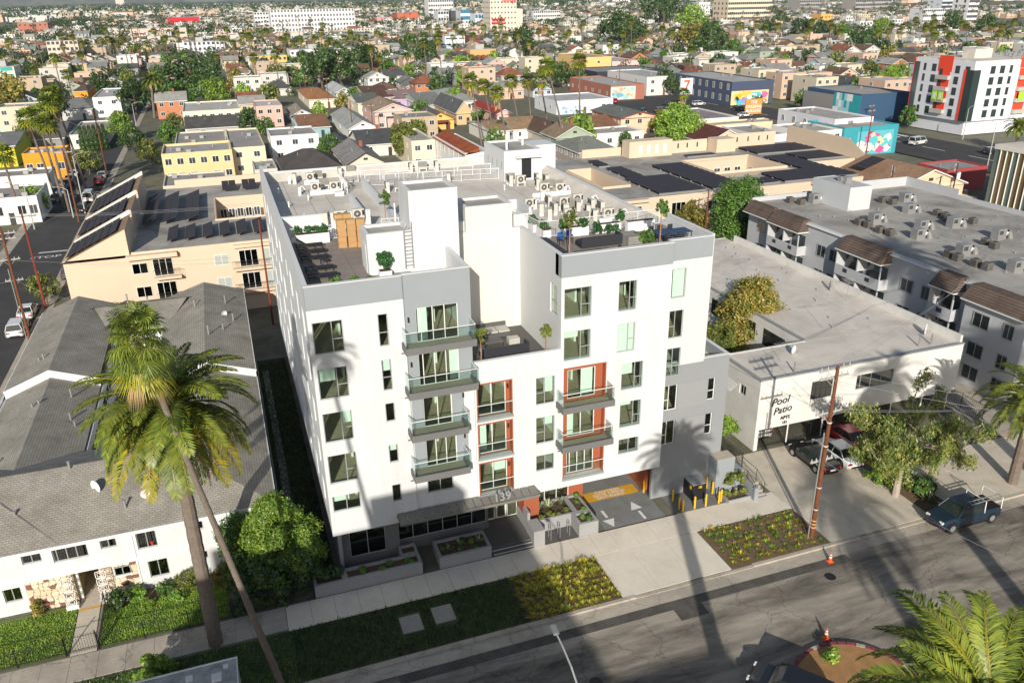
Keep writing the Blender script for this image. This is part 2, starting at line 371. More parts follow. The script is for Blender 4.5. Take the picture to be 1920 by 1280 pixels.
# ------------------------------------------------------------------ palms
def frond_mesh(name, L, e0, bend, n, ll, m, seed=1, wid=.11):
    """feather frond: starts at elevation e0, bends down by `bend`, n leaflets a side"""
    r = random.Random(seed); V = []; Q = []; MI = []
    p = Vector((0, 0, 0)); N = n; pts = []; dirs = []
    for i in range(N+1):
        t = i/N; e = e0-bend*(t**1.25); d = Vector((math.cos(e), 0, math.sin(e))); pts.append(p.copy()); dirs.append(d); p = p+d*(L/N)
    def quad(a, b, c, d, mi=0):
        k = len(V); V.extend([a, b, c, d]); Q.append((k, k+1, k+2, k+3)); MI.append(mi)
    for i in range(N):
        w0 = .055*(1-i/N)+.008; w1 = .055*(1-(i+1)/N)+.008
        s = Vector((0, 1, 0)); quad(pts[i]-s*w0, pts[i+1]-s*w1, pts[i+1]+s*w1, pts[i]+s*w0, 1)
        quad(pts[i]+Vector((0, 0, w0)), pts[i+1]+Vector((0, 0, w1)), pts[i+1]-Vector((0, 0, w1)), pts[i]-Vector((0, 0, w0)), 1)
        t = (i+.5)/N
        if t < .1: continue
        l = ll*(math.sin(math.pi*min(1, (t*.92+.06)))**.6)*(.85+.3*r.random())
        for sd in (-1, 1):
            d = dirs[i]; up = Vector((-d.z, 0, d.x))
            fw = .35+.55*t
            ld = (Vector((0, sd, 0))+d*fw+up*(.34-.2*t)+Vector((r.uniform(-.08, .08), 0, r.uniform(-.1, .06)))).normalized()
            b = pts[i]+d*(r.uniform(0, L/N)); mid = b+ld*l*.5; tip = b+ld*l+Vector((0, 0, -.16*l))
            ww = d*wid*.5
            quad(b-ww*.6, mid-ww, tip, mid+ww)
    return np_mesh(name, [tuple(v) for v in V], Q, m, MI)
def fan_mesh(name, pet, R, e0, droop, m, seed=1, nseg=30, span=5.0):
    """fan leaf on a stalk: folded blade whose outer tips split and hang"""
    r = random.Random(seed); V = []; Q = []; MI = []
    def quad(a, b, c, d, mi=0):
        k = len(V); V.extend([a, b, c, d]); Q.append((k, k+1, k+2, k+3)); MI.append(mi)
    d = Vector((math.cos(e0), 0, math.sin(e0))); e1 = e0-.5
    pts = [Vector((0, 0, 0)), d*pet*.6, d*pet*.6+Vector((math.cos(e1), 0, math.sin(e1)))*pet*.4]
    for i in (0, 1):
        s = Vector((0, .03, 0)); quad(pts[i]-s, pts[i+1]-s, pts[i+1]+s, pts[i]+s, 1)
    c = pts[2]; ax = Vector((math.cos(e1), 0, math.sin(e1))); side = Vector((0, 1, 0)); up = ax.cross(side)*-1
    if up.z < 0: up = -up
    for k in range(nseg):
        a = (k/(nseg-1)-.5)*span; l = R*(1-.25*abs(a/span*2)**2)*(.9+.2*r.random())
        dr = ax*math.cos(a)+side*math.sin(a)
        tn = -ax*math.sin(a)+side*math.cos(a)
        w = R*span/nseg*.27; f = .05*R*(1 if k % 2 else -1)
        mid = c+dr*l*.58+up*(f*.6)-up*droop*.1*l
        tip = c+dr*l*.97+Vector((0, 0, -droop*l*.45-r.uniform(0, .12)*l))
        quad(c, mid-tn*w, tip, mid+tn*w)
    return np_mesh(name, [tuple(v) for v in V], Q, m, MI)
def trunk_mesh(pts, radii, m, n=10, ring=True):
    mb = MB(); P = [Vector(p) for p in pts]; out = []; R = []
    for i in range(len(P)-1):
        k = max(2, int((P[i+1]-P[i]).length/.35)) if ring else 2
        for j in range(k):
            t = j/k; out.append(P[i].lerp(P[i+1], t)); R.append((radii[i]*(1-t)+radii[i+1]*t)*(1.0 if (j % 2 or not ring) else 1.07))
    out.append(P[-1]); R.append(radii[-1])
    rings = []
    for i, p in enumerate(out):
        rings.append([(p.x+R[i]*math.cos(2*math.pi*k/n), p.y+R[i]*math.sin(2*math.pi*k/n), p.z) for k in range(n)])
    for i in range(len(out)-1):
        for k in range(n): mb.face([rings[i][k], rings[i][(k+1) % n], rings[i+1][(k+1) % n], rings[i+1][k]])
    return mb.mesh('trunk', m, True)

FR = [frond_mesh('frond', 4.3, e, b, 64, .66, [L_PALM, L_PALMY], seed=i) for i, (e, b) in enumerate(((1.35, 1.3), (1.0, 1.6), (.65, 1.7), (.3, 1.6), (-.05, 1.35)))]
FRY = [frond_mesh('frond', 4.3, e, b, 54, .62, [L_PALMY, L_DRY], seed=9+i) for i, (e, b) in enumerate(((-.25, 1.15), (-.5, 1.0)))]
FRD = frond_mesh('frond', 3.6, -.9, .7, 30, .35, [L_DRY, L_DRY], seed=33)
def date_palm(base, h, label, seed=1, scale=1.0, r0=.42, r1=.36, lean=(0, 0), n=70, dry=10, group=None, bright=False, gold=.25):
    r = random.Random(seed); b = Vector(base); t = empty('date_palm', b, label, 'palm tree', group)
    top = Vector((lean[0], lean[1], h))
    inst('trunk', trunk_mesh([(0, 0, -.1), top*.5, top*.93, top], [r0, (r0+r1)/2, r1, r1*1.5], BARK), t)
    for i in range(n):
        k = i/n; a = i*2.39996+r.uniform(-.15, .15)
        v = min(4, int(k*5.6)); s = scale*(.82+.25*r.random())*(.8 if v == 0 else 1)
        me = FR[v] if (k < .93 and (k < .4 or r.random() > gold) or bright) else FRY[0 if k < .8 else 1]
        inst('frond', me, t, top+Vector((math.cos(a)*.15, math.sin(a)*.15, -.25*k)), (r.uniform(-.25, .25), r.uniform(-.1, .1), a), (s, s, s))
    for i in range(dry):
        a = i*2.39996*1.3; s = scale*(.7+.4*r.random())
        inst('dry_frond', FRD, t, top-Vector((0, 0, .45)), (r.uniform(-.2, .2), 0, a), (s, s, s))
    return t
FAN = [fan_mesh('fan_leaf', 1.1, 1.15, e, d, [L_PALM, L_PALMY], seed=i) for i, (e, d) in enumerate(((1.3, .5), (.9, .8), (.4, 1.0), (-.1, 1.2)))]
FANY = [fan_mesh('fan_leaf', 1.2, 1.15, e, 1.5, [L_PALMY, L_PALMY], seed=20+i) for i, e in enumerate((-.2, -.6))]
FAND = [fan_mesh('dry_leaf', 1.2, 1.0, e, 2.2, [L_DRY, L_DRY], seed=30+i, nseg=16, span=2.0) for i, e in enumerate((-.8, -1.1))]
def fan_palm(base, top, label, seed=2, n=58, scale=1.15):
    r = random.Random(seed); b = Vector(base); t = empty('fan_palm', b, label, 'palm tree'); T = Vector(top)-b
    inst('trunk', trunk_mesh([(0, 0, -.1), T*.33+Vector((0, 0, 0)), T*.7, T], [.22, .17, .14, .16], BARK), t)
    for i in range(n):
        k = i/n; a = i*2.39996; s = scale*(.85+.3*r.random())
        if k < .72: me = FAN[min(3, int(k/.72*4))]
        elif k < .88: me = r.choice(FANY)
        else: me = r.choice(FAND)
        nm = 'dry_leaf' if k >= .88 else 'fan_leaf'
        inst(nm, me, t, T+Vector((r.uniform(-.12, .12), r.uniform(-.12, .12), .6-2.0*k)), (r.uniform(-.5, .5), r.uniform(-.35, .35), a), (s, s, s))
    return t

def crown_fan(seed):
    r = random.Random(seed); V = []; Q = []; MI = []
    for i in range(42):
        k = i/42; a = i*2.39996; e = 1.3-2.3*k+r.uniform(-.15, .15); L = 1.0+.3*r.random()
        d = Vector((math.cos(a)*math.cos(e), math.sin(a)*math.cos(e), math.sin(e))); c = d*L*.8+Vector((0, 0, .1))
        s = Vector((-math.sin(a), math.cos(a), 0)); up = d.cross(s)
        for j in range(7):
            q = (j/6-.5)*3.0; dr = d*math.cos(q)+s*math.sin(q); tn = -d*math.sin(q)+s*math.cos(q)
            mid = c+dr*.5+up*r.uniform(-.1, .1); tip = c+dr*(1.0+.2*r.random())+Vector((0, 0, -.3)); b = len(V)
            V += [c, mid-tn*.13, tip, mid+tn*.13]; Q.append((b, b+1, b+2, b+3)); MI.append(1 if k > .72 and r.random() < .6 else 0)
    for i in range(40):
        a = r.uniform(0, 6.28); z = r.uniform(-2.6, -.5); rr = .35+.25*r.random(); p = Vector((math.cos(a)*rr, math.sin(a)*rr, z)); b = len(V)
        V += [p, p+Vector((.08, 0, -.5)), p+Vector((math.cos(a)*.2, math.sin(a)*.2, -1.1)), p+Vector((-.08, 0, -.5))]; Q.append((b, b+1, b+2, b+3)); MI.append(2)
    return np_mesh('crown', [tuple(v) for v in V], Q, [L_PALM, L_PALMY, L_DRY], MI)
def crown_date(seed):
    r = random.Random(seed); V = []; Q = []; MI = []
    for i in range(46):
        k = i/46; a = i*2.39996; e = 1.3-1.7*k; p = Vector((0, 0, 0)); L = 3.4*(.85+.3*r.random()); s = Vector((-math.sin(a), math.cos(a), 0)); n = 7
        for j in range(n):
            t = j/n; ee = e-1.5*t**1.2; d = Vector((math.cos(a)*math.cos(ee), math.sin(a)*math.cos(ee), math.sin(ee))); q = p+d*(L/n); w = .42*math.sin(math.pi*min(1, t*.85+.12))
            up = d.cross(s)
            for sd in (-1, 1):
                b = len(V); V += [p, p+s*sd*w+up*.1*sd+Vector((0, 0, -.05))+d*.25, q+s*sd*w*.8+d*.3, q]; Q.append((b, b+1, b+2, b+3)); MI.append(1 if k > .9 else 0)
            p = q
    return np_mesh('crown', [tuple(v) for v in V], Q, [L_PALM, L_DRY], MI)
CF = [crown_fan(1), crown_fan(2)]; CD = [crown_date(1), crown_date(2)]
TRK = {}
def far_palm(x, y, h, kind, label, group, lean=0.0, seed=0, s=1.0, z=0):
    r = random.Random(seed*7+int(x*3)); t = empty('fan_palm' if kind == 'fan' else 'date_palm', (x, y, z), label, 'palm tree', group)
    key = (kind, round(h), round(lean, 1))
    if key not in TRK:
        R = (.26, .16) if kind == 'fan' else (.42, .34)
        TRK[key] = trunk_mesh([(0, 0, 0), (lean*.4, 0, h*.5), (lean, 0, h)], [R[0], (R[0]+R[1])/2, R[1]], BARK, 7, False)
    inst('trunk', TRK[key], t)
    inst('crown', (CF if kind == 'fan' else CD)[seed % 2], t, (lean, 0, round(h)), (0, 0, r.uniform(0, 6.28)), (s, s, s))
    return t

# ------------------------------------------------------------------ trees
def limb_mesh(h, spread, r0, seed, m, n=7, start=.35):
    r = random.Random(seed); mb = MB(); top = Vector((r.uniform(-.3, .3), r.uniform(-.3, .3), h*.8))
    mb.tube([(0, 0, -.1), top*.5+Vector((r.uniform(-.2, .2), r.uniform(-.2, .2), 0)), top], [r0, r0*.75, r0*.3], 8)
    for i in range(n):
        a = i*2.4+r.uniform(-.3, .3); t = r.uniform(start, .9); b = top*t; l = spread*r.uniform(.55, .9)
        p1 = b+Vector((math.cos(a)*l*.5, math.sin(a)*l*.5, h*.10)); p2 = b+Vector((math.cos(a)*l, math.sin(a)*l, h*.22*r.uniform(.3, 1.3)))
        mb.tube([b, p1, p2], [r0*.42, r0*.28, r0*.08], 5)
    return mb.mesh('trunk', m, False)
def tree(name, label, base, h, rx, ry=None, rz=None, m=None, n=5000, size=.16, nc=60, seed=1, bark=None, cat='tree', group=None, cz=None, flat=.9, r0=.2, cr=(.22, .4), low=-.6, droop=0.0, up=.35, hole=.35, shell=.5):
    ry = ry or rx; rz = rz or h*.38; cz = cz if cz is not None else h-rz
    t = empty(name, base, label, cat, group)
    inst('trunk', limb_mesh(h, max(rx, ry), r0, seed, bark or BARKD), t)
    C, R = clumps(seed, nc, rx, ry, rz, cz, cr, hole=hole, low=low)
    inst('crown', leaves('crown', C, R, n, size, m or L_GREEN, seed, flat, shell=shell, droop=droop, up=up), t)
    return t
UC = []
for i in range(6):
    C, R = clumps(50+i, 34, 1, 1, .75, .95, (.22, .42), low=-.75)
    UC.append((C, R))
UMESH = {}
def unit_crown(k, mi, count, size):
    key = (k, mi.name, count)
    if key not in UMESH: UMESH[key] = leaves('crown', UC[k][0], UC[k][1], count, size, mi, 60+k, .9)
    return UMESH[key]
UT = limb_mesh(1.2, .8, .07, 5, BARKD, 5)
def city_tree(x, y, r, h, m, label, group, seed, near=True, z=0, cat='tree', name='broadleaf_tree'):
    t = empty(name, (x, y, z), label, cat, group)
    inst('trunk', UT, t, (0, 0, 0), (0, 0, seed), (r, r, h/1.7))
    inst('crown', unit_crown(seed % 6, m, 1700 if near else 500, .085 if near else .15), t, (0, 0, 0), (0, 0, seed*1.7), (r, r, h/1.7))
    return t
def hedge_mesh(x0, y0, z0, x1, y1, z1, m, n, size, seed=1):
    r = np.random.RandomState(seed); C = []; k = max(6, int((x1-x0)*(y1-y0)*(z1-z0)*3))
    C = np.stack([r.uniform(x0, x1, k), r.uniform(y0, y1, k), r.uniform(z0, z1, k)], 1); R = np.full(k, .35*min(x1-x0, y1-y0, z1-z0)+.1)
    return leaves('foliage', C, R, n, size, m, seed)
def grass_tuft(seed, n=34, h=.35, w=.035, spread=.6, m=None, name='tuft'):
    r = random.Random(seed); V = []; Q = []
    for i in range(n):
        a = r.uniform(0, 6.28); e = r.uniform(.35, 1.45); L = h*r.uniform(.6, 1.15); b = Vector((math.cos(a)*.05, math.sin(a)*.05, 0)); d = Vector((math.cos(a)*math.cos(e)*spread*1.6, math.sin(a)*math.cos(e)*spread*1.6, math.sin(e)))
        s = Vector((-math.sin(a), math.cos(a), 0))*w*.5; mid = b+d*L*.55; tip = b+d*L+Vector((0, 0, -.12*L)); k = len(V)
        V += [b-s*.6, mid-s, tip, mid+s]; Q.append((k, k+1, k+2, k+3))
    return np_mesh(name, [tuple(v) for v in V], Q, m or L_GRASS)
# ------------------------------------------------------------------ ground, streets, pavements
mb = MB()
G0 = -.30
def sheet(name, x0, y0, x1, y1, z, m, kind='structure'):
    b = MB(); b.face([(x0, y0, z), (x1, y0, z), (x1, y1, z), (x0, y1, z)]); o = b.build(name, m); o['kind'] = kind; return o
CITYG = mat('city_ground', (.22, .205, .17), .95, noise=.5, nscale=.03, c2=(.10, .13, .05), stains=.3, sscale=.08)
sheet('ground', -7000, -160, 9000, 9000, -.25, CITYG)
LOT = mat('lot_ground', (.20, .185, .16), .95, noise=.45, nscale=.5, c2=(.11, .12, .06), stains=.4, sscale=.3)
sheet('lot_ground', -90, -1.5, 148, 420, -.03, LOT)
sheet('road', -90, -24, 120, -8.75, -.14, ASPH)
sheet('gutter', -90, -9.6, 120, -8.62, -.135, CONC2)
ASPH2 = mat('worn_asphalt', (.16, .15, .135), .95, noise=.3, nscale=.6, stains=.5, sscale=.4)
ASPHD = mat('asphalt_patch', (.06, .058, .055), .95, noise=.3, nscale=1)
sheet('road_patch', 2, -10.35, 33.5, -9.62, -.132, mat('asphalt_strip', (.12, .112, .10), .95, noise=.35, nscale=1.2, stains=.5, sscale=.8))
sheet('road_patch', 19.6, -11.4, 21.6, -10.36, -.131, mat('asphalt_strip', (.115, .108, .098)))
sheet('south_ground', -90, -80, 120, -24, -.05, LOT)
sheet('yard_ground', -90, -8.4, 148, -1.5, -.04, LOT)
K = MB(); K.box(-.0, -8.62, -.3, 2.96, -8.36, .012)
KM = K.mesh('kerb', CONC2)
kroot = bpy.data.objects.new('kerb', None); link(kroot); kroot['kind'] = 'structure'
for i in range(-24, 26): inst('kerb_stone', KM, kroot, (i*2.98, 0, 0 if not (5.5 < i < 8.5 or 11 < i < 15) else -.10))
def slabs(name, x0, y0, x1, y1, nx, ny, z, m, thick=.12, gap=.018, jit=.006, seed=1, piece='slab'):
    r = random.Random(seed); root = bpy.data.objects.new(name, None); link(root); root['kind'] = 'structure'
    w = (x1-x0)/nx; h = (y1-y0)/ny
    b = MB(); b.box(gap/2, gap/2, -thick, w-gap/2, h-gap/2, 0); me = b.mesh(piece, m)
    for i in range(nx):
        for j in range(ny):
            inst(piece, me, root, (x0+i*w, y0+j*h, z+r.uniform(-jit, jit)))
    return root
slabs('pavement', -3.6, -3.88, 34.4, -1.5, 25, 1, 0.0, CONC3, seed=3)
slabs('pavement', -30, -3.7, -3.62, -2.6, 17, 1, 0.0, CONC2, seed=4)
slabs('pavement', -30, -2.59, -3.62, -1.5, 17, 1, 0.0, CONC2, seed=5)
slabs('pavement', 52, -4.0, 110, -1.5, 38, 1, 0.0, CONC, seed=6)
slabs('driveway', 17.05, -8.36, 25.2, -3.9, 3, 2, -.004, CONC3, seed=7)
slabs('driveway', 33.4, -8.36, 42.4, -3.0, 3, 2, 0.0, CONC, seed=8)
slabs('forecourt', 33.3, -3.0, 42.4, 4.0, 3, 3, 0.0, CONC, seed=9)
slabs('driveway', 44.8, -8.36, 62.0, -4.0, 5, 2, 0.0, CONC, seed=10)
slabs('forecourt', 44.8, -4.0, 52, 1.5, 3, 2, 0.0, CONC, seed=11)
slabs('side_driveway', 57.2, -1.4, 63.4, 46, 2, 12, -.01, CONC2, seed=12)
slabs('side_path', -2.55, .5, -1.95, 36, 1, 24, 0.02, mat('blue_grey_paving', (.30, .33, .33), .9, noise=.2, nscale=1), seed=13)
slabs('garage_drive', 19.1, -1.48, 24.1, 9, 1, 3, .0, mat('driveway_grey', (.23, .24, .235), .85, noise=.15, nscale=1, stains=.25, sscale=.8), seed=14, gap=.01)
sheet('trench_drain', 18.5, -1.56, 24.9, -1.46, .012, METALD)
sheet('service_yard', 24.95, -1.5, 29.3, 1.3, .004, mat('yard_grey', (.20, .20, .20), .9, noise=.2, nscale=1))
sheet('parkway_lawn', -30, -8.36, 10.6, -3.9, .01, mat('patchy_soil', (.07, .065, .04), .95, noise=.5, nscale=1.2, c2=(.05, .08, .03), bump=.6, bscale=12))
sheet('parkway_soil', 10.6, -8.36, 17.0, -3.9, .012, SOIL)
sheet('parkway_soil', 25.3, -8.36, 33.3, -3.95, .012, MULCH)
sheet('parkway_soil', 42.45, -8.36, 44.75, -2.0, .02, MULCH)
padm = mat('utility_pad', (.33, .32, .29), .9, noise=.15, nscale=1)
for (x, y) in ((3.0, -5.9), (5.1, -5.75)):
    b = MB(); b.box(x, y-.75, -.1, x+1.3, y+.75, .05)
    tag(b.build('utility_cover', padm), 'pale concrete utility lid in the shaded grass strip, '+('left one of the pair' if x < 4 else 'right one of the pair'), 'utility cover', 'utility lids in the grass strip')
TF = [grass_tuft(i, 56, .5, .05, .75) for i in range(5)]
TFD = [grass_tuft(10+i, 56, .48, .05, .7, m=L_BRIGHT) for i in range(3)]
r = random.Random(5)
for i in range(13):
    for j in range(8):
        x = 10.95+i*.48+r.uniform(-.12, .12); y = -8.1+j*.56+r.uniform(-.12, .12)
        if x > 16.85: continue
        o = inst('grass_tuft', r.choice(TF), None, (x, y, .012), (0, 0, r.uniform(0, 6)), (1, 1, r.uniform(.7, 1.1)))
        s = r.uniform(.55, 1.0); o.scale = (s, s, s*.9); tag(o, 'yellow green grass tuft in the sunny planting strip left of the driveway', 'grass tuft', 'grass tufts left of the driveway')
for i in range(14):
    for j in range(7):
        x = 25.7+i*.54+r.uniform(-.15, .15); y = -8.0+j*.62+r.uniform(-.15, .15)
        o = inst('grass_tuft', r.choice(TFD if r.random() < .6 else TF), None, (x, y, .012), (0, 0, r.uniform(0, 6)))
        s = r.uniform(.4, .85); o.scale = (s, s, s*.85); tag(o, 'green grass tuft on brown mulch right of the driveway', 'grass tuft', 'grass tufts right of the driveway')
def grass_cover(name, x0, y0, x1, y1, z, n, h, m, seed):
    q = np.random.RandomState(seed); X = q.uniform(x0, x1, n); Y = q.uniform(y0, y1, n); kk = ~(((X > 2.9) & (X < 4.4) | (X > 5.0) & (X < 6.5)) & (Y < -4.9) & (Y > -6.8)); X = X[kk]; Y = Y[kk]; n = len(X); A = q.uniform(0, 6.28, n); H = h*q.uniform(.5, 1.2, n); w = .035
    dx = np.cos(A); dy = np.sin(A); ox = q.normal(size=n)*.5*H; oy = q.normal(size=n)*.5*H
    V = np.stack([np.stack([X-dx*w, Y-dy*w, np.full(n, z)], 1), np.stack([X+dx*w, Y+dy*w, np.full(n, z)], 1), np.stack([X+ox+dx*w*.3, Y+oy+dy*w*.3, z+H], 1), np.stack([X+ox-dx*w*.3, Y+oy-dy*w*.3, z+H], 1)], 1).reshape(-1, 3)
    o = inst(name, np_mesh(name, V, np.arange(n*4).reshape(-1, 4), m)); o['kind'] = 'stuff'; o['label'] = 'low green ground cover in the '+('shaded planting strip' if x0 > -3.5 else 'grass'); o['category'] = 'ground cover'; return o
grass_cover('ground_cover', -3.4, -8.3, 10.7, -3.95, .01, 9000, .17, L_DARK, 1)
grass_cover('grass', -30, -8.3, -3.4, -3.95, .01, 14000, .12, L_GREEN, 2)
for (x, y) in ((12.5, -14.0), (31, -11.2)):
    b = MB(); b.face([(x+.38*math.cos(k*math.pi/8), y+.38*math.sin(k*math.pi/8), -.128) for k in range(16)]); tag(b.build('manhole_cover', METALD), 'round iron manhole cover in the road, '+('left one' if x < 20 else 'right one near the cone'), 'manhole cover')
ASPHB = mat('side_street_asphalt', (.07, .07, .072), .95, noise=.25, nscale=.4, stains=.3, sscale=.2)
sheet('side_street', -36.6, -1.4, -27.9, 420, .012, ASPHB)
sheet('side_street_pavement', -27.88, 5, -26.4, 420, .03, CONC2)
sheet('side_street_pavement', -38.2, 5, -36.62, 420, .03, CONC2)
sheet('cross_street', -90, 102, -36.7, 109, .008, ASPHB)
sheet('stop_line', -32.4, 93.9, -28.0, 94.4, .02, WPAINT)
text('road_lettering', 'STOP', (-31.0, 91.3, .022), (0, 0, 0), 1.8, WPAINT, shear=0)['kind'] = 'structure'
sheet('stop_line', -32.4, 138.6, -28.0, 139.1, .02, WPAINT)
text('road_lettering', 'STOP', (-30.2, 136.0, .022), (0, 0, 0), 2.3, WPAINT)['kind'] = 'structure'
sheet('avenue', 149, 20, 172, 420, .014, ASPHB)
sheet('avenue_cross_street', 95, 172, 149, 186, .012, ASPHB)
sheet('parking_lot', 108, 170, 149, 235, .010, ASPHB)
for k in range(9): sheet('lane_line', 160.4, 92+k*14, 160.7, 99+k*14, .024, WPAINT)
for k in range(7): sheet('crossing_stripe', 151+k*2.8, 126, 152.3+k*2.8, 130, .024, WPAINT)
sheet('yellow_paint_band', 19.15, 2.15, 23.72, 3.35, .012, YPAINT)
for k, (s, sz) in enumerate((('CAUTION', .42), ('GATE OPENS', .42), ('OUTWARD', .42))):
    text('driveway_lettering', s, (21.4, 3.13-k*.37, .018), (0, 0, 0), sz, WPAINT, space=1.12, bold=.014)['kind'] = 'structure'
for (pts, nm) in (([(22.0, .1), (22.95, .15), (22.5, 1.15)], 'a'), ([(19.4, -.35), (20.35, -.3), (19.9, -1.3)], 'b')):
    b = MB(); b.face([(x, y, .012) for x, y in (pts if nm == 'a' else pts[::-1])]); b.build('painted_arrow', WPAINT)['kind'] = 'structure'
sheet('painted_arrow_shaft', 22.4, -1.2, 22.62, -.15, .012, WPAINT)
sheet('painted_arrow_shaft', 19.78, -.1, 20.0, .85, .012, WPAINT)
b = MB(); n = 40; cx, cy = 26.0, -19.7
ring = lambda rr, z: [(cx+rr*1.05*math.cos(2*math.pi*k/n), cy+rr*math.sin(2*math.pi*k/n), z) for k in range(n)]
b.face(ring(3.3, .06)); b.build('island_soil', mat('dry_orange_soil', (.42, .235, .10), .95, noise=.3, nscale=1.5))['kind'] = 'structure'
A, B_ = ring(3.3, .10), ring(3.52, .10); C0, D0 = ring(3.3, -.1), ring(3.52, -.15)
KR = mat('red_kerb', (.30, .075, .09), .8, noise=.4, nscale=4)
kr = bpy.data.objects.new('island_kerb', None); link(kr); kr['kind'] = 'structure'
for k in range(n):
    b = MB(); j = (k+1) % n
    f = lambda P, Q, t: tuple(P[i]*(1-t)+Q[i]*t for i in range(3))
    a0, a1, b0, b1 = f(A[k], A[j], .04), f(A[k], A[j], .96), f(B_[k], B_[j], .04), f(B_[k], B_[j], .96); c0, c1, d0, d1 = C0[k], C0[j], D0[k], D0[j]
    b.face([a0, b0, b1, a1]); b.face([b0, d0, d1, b1]); b.face([a0, a1, c1, c0]); b.build('kerb_stone', KR if k % 5 else CONC2, kr)
APT = empty('apartment_building', (0, 0, 0), 'new white six storey apartment building with orange window bays and roof decks', 'building')
FL = {2: 4.1, 3: 7.1, 4: 10.1, 5: 13.1, 6: 16.1}; TOP = lambda f: 18.42-3*(6-f)
ZP = 20.65; ZS = 3.55; ROOFZ = 19.15
WCACHE = {}
def window(parent, ax, c, a0, a1, z0, z1, kind, fm=None, gm=None, inward=1, fw=.055, name='window', depth=.24, label=None):
    """frame with mullions and glass set in an opening; kinds say how the lights are divided"""
    fm = fm or FRAME; gm = gm or GLASS; w = a1-a0; h = z1-z0
    key = (name, ax, round(w, 2), round(h, 2), kind, fm.name, gm.name, inward, depth)
    if key not in WCACHE:
        def B(mb, x0, zz0, x1, zz1, o0, o1):
            if ax == 'y': mb.box(x0, min(inward*o0, inward*o1), zz0, x1, max(inward*o0, inward*o1), zz1)
            else: mb.box(min(inward*o0, inward*o1), x0, zz0, max(inward*o0, inward*o1), x1, zz1)
        f = MB(); o0, o1 = depth*.35, depth*.35+.06
        B(f, 0, 0, w, fw, o0, o1); B(f, 0, h-fw, w, h, o0, o1); B(f, 0, fw, fw, h-fw, o0, o1); B(f, w-fw, fw, w, h-fw, o0, o1)
        V = lambda t: B(f, w*t-fw/2, fw, w*t+fw/2, h-fw, o0+.001, o1-.001)
        Hh = lambda s0, s1, t: B(f, s0, h*t-fw/2, s1, h*t+fw/2, o0+.002, o1-.002)
        if kind == 'R': V(.63); Hh(w*.63, w-fw, .42)
        elif kind == 'L': V(.47); Hh(fw, w*.47, .42)
        elif kind == '2': V(.5)
        elif kind == 'S': Hh(fw, w-fw, .42)
        elif kind == '3': V(.33); V(.66)
        elif kind == '4': V(.12); V(.4); V(.68)
        elif kind == '6': [V(i/6) for i in range(1, 6)]
        elif kind == 'G': [V(i/4) for i in range(1, 4)]; Hh(fw, w-fw, .5)
        g = MB(); B(g, fw, fw, w-fw, h-fw, (o0+o1)/2-.004, (o0+o1)/2+.004)
        WCACHE[key] = (f.mesh(name, fm), g.mesh('pane', gm))
    fmsh, gmsh = WCACHE[key]
    loc = (a0, c, z0) if ax == 'y' else (c, a0, z0)
    o = inst(name, fmsh, parent, loc); inst('pane', gmsh, o)
    if label: o['label'] = label
    return o
W = []   # (x0,x1,z0,z1,kind)
for f in (6, 5, 4, 3): W.append((.24, 2.02, TOP(f)-2.05, TOP(f), 'R'))
W.append((.24, 2.03, 5.25, 6.42, '2'))
W += [(4.12, 4.72, TOP(6)-2.1, TOP(6), 'S'), (4.12, 4.72, TOP(5)-2.1, TOP(5), 'S')]
W += [(4.13, 4.73, TOP(f)-1.3, TOP(f), '1') for f in (4, 3, 2)]
WT = [(6.46, 9.16, 16.15, 18.45, '4'), (6.46, 9.10, 13.15, 15.42, '4'), (6.6, 8.5, 10.15, 12.42, '2'), (6.6, 8.7, 7.15, 9.42, '3')]
WT2 = [(6.55, 8.33, 5.13, 6.4, '2')]
WM = [(14.28, 15.65, TOP(4)-2.02, TOP(4), 'L'), (14.28, 15.65, TOP(3)-2.05, TOP(3), 'L'), (14.28, 15.63, 5.18, 6.44, '2')]
OC = [(10.12, 12.62, 10.1, 12.7), (10.12, 12.62, 7.15, 9.74), (10.12, 12.62, 4.2, 6.76)]
OP = [(16.28, 19.46, 4.15, 12.8)]
WR = [(16.27, 18.22, TOP(6)-2.1, TOP(6), 'R'), (16.27, 18.22, TOP(5)-2.1, TOP(5), 'R'), (20.18, 21.52, TOP(6)-2.1, TOP(6), 'R'), (20.18, 21.52, TOP(5)-2.1, TOP(5), 'R'),
      (20.63, 22.3, TOP(4)-2.05, TOP(4), 'R'), (20.63, 22.3, TOP(3)-2.05, TOP(3), 'R'), (20.63, 22.25, 5.2, 6.42, '2')]
h4 = lambda L: [t[:4] for t in L]
ZB = 19.2
b = MB(); wall(b, 'y', 0, 0, 5.74, ZS, ZB, h4(W), .25); b.build('front_wall', WHITE, APT)
b = MB(); wall(b, 'y', 0, 0, 5.74, ZB+.003, ZP, [], .25); b.build('parapet_band', LGREY, APT)
for t in W: window(APT, 'y', 0, *t)
for (x0, x1, zt, h) in ((.3, 1.3, 15.35, .9), (1.42, 1.97, 12.35, .9), (.3, 1.35, 6.35, .5), (4.17, 4.68, 15.35, .8), (4.17, 4.68, 9.35, .5), (16.35, 17.4, 15.35, .5), (20.7, 21.6, 12.35, .9), (20.7, 21.6, 9.35, .35), (14.95, 15.6, 12.35, 1.2), (14.95, 15.6, 9.35, .7), (6.6, 7.2, 18.4, 2.2), (8.5, 9.1, 15.35, 2.1), (10.3, 10.9, 9.6, 2.2), (11.4, 12.2, 6.6, 1.0), (17.9, 18.7, 12.3, 2), (16.8, 17.3, 9.3, 2.0)):
    b = MB(); yb = .62 if (x0 > 16.5 and x0 < 19 and zt < 13) or 10 < x0 < 13 else .34; b.box(x0, yb, zt-h, x1, yb+.02, zt); b.build('blind', BLIND, APT)
TY = .16
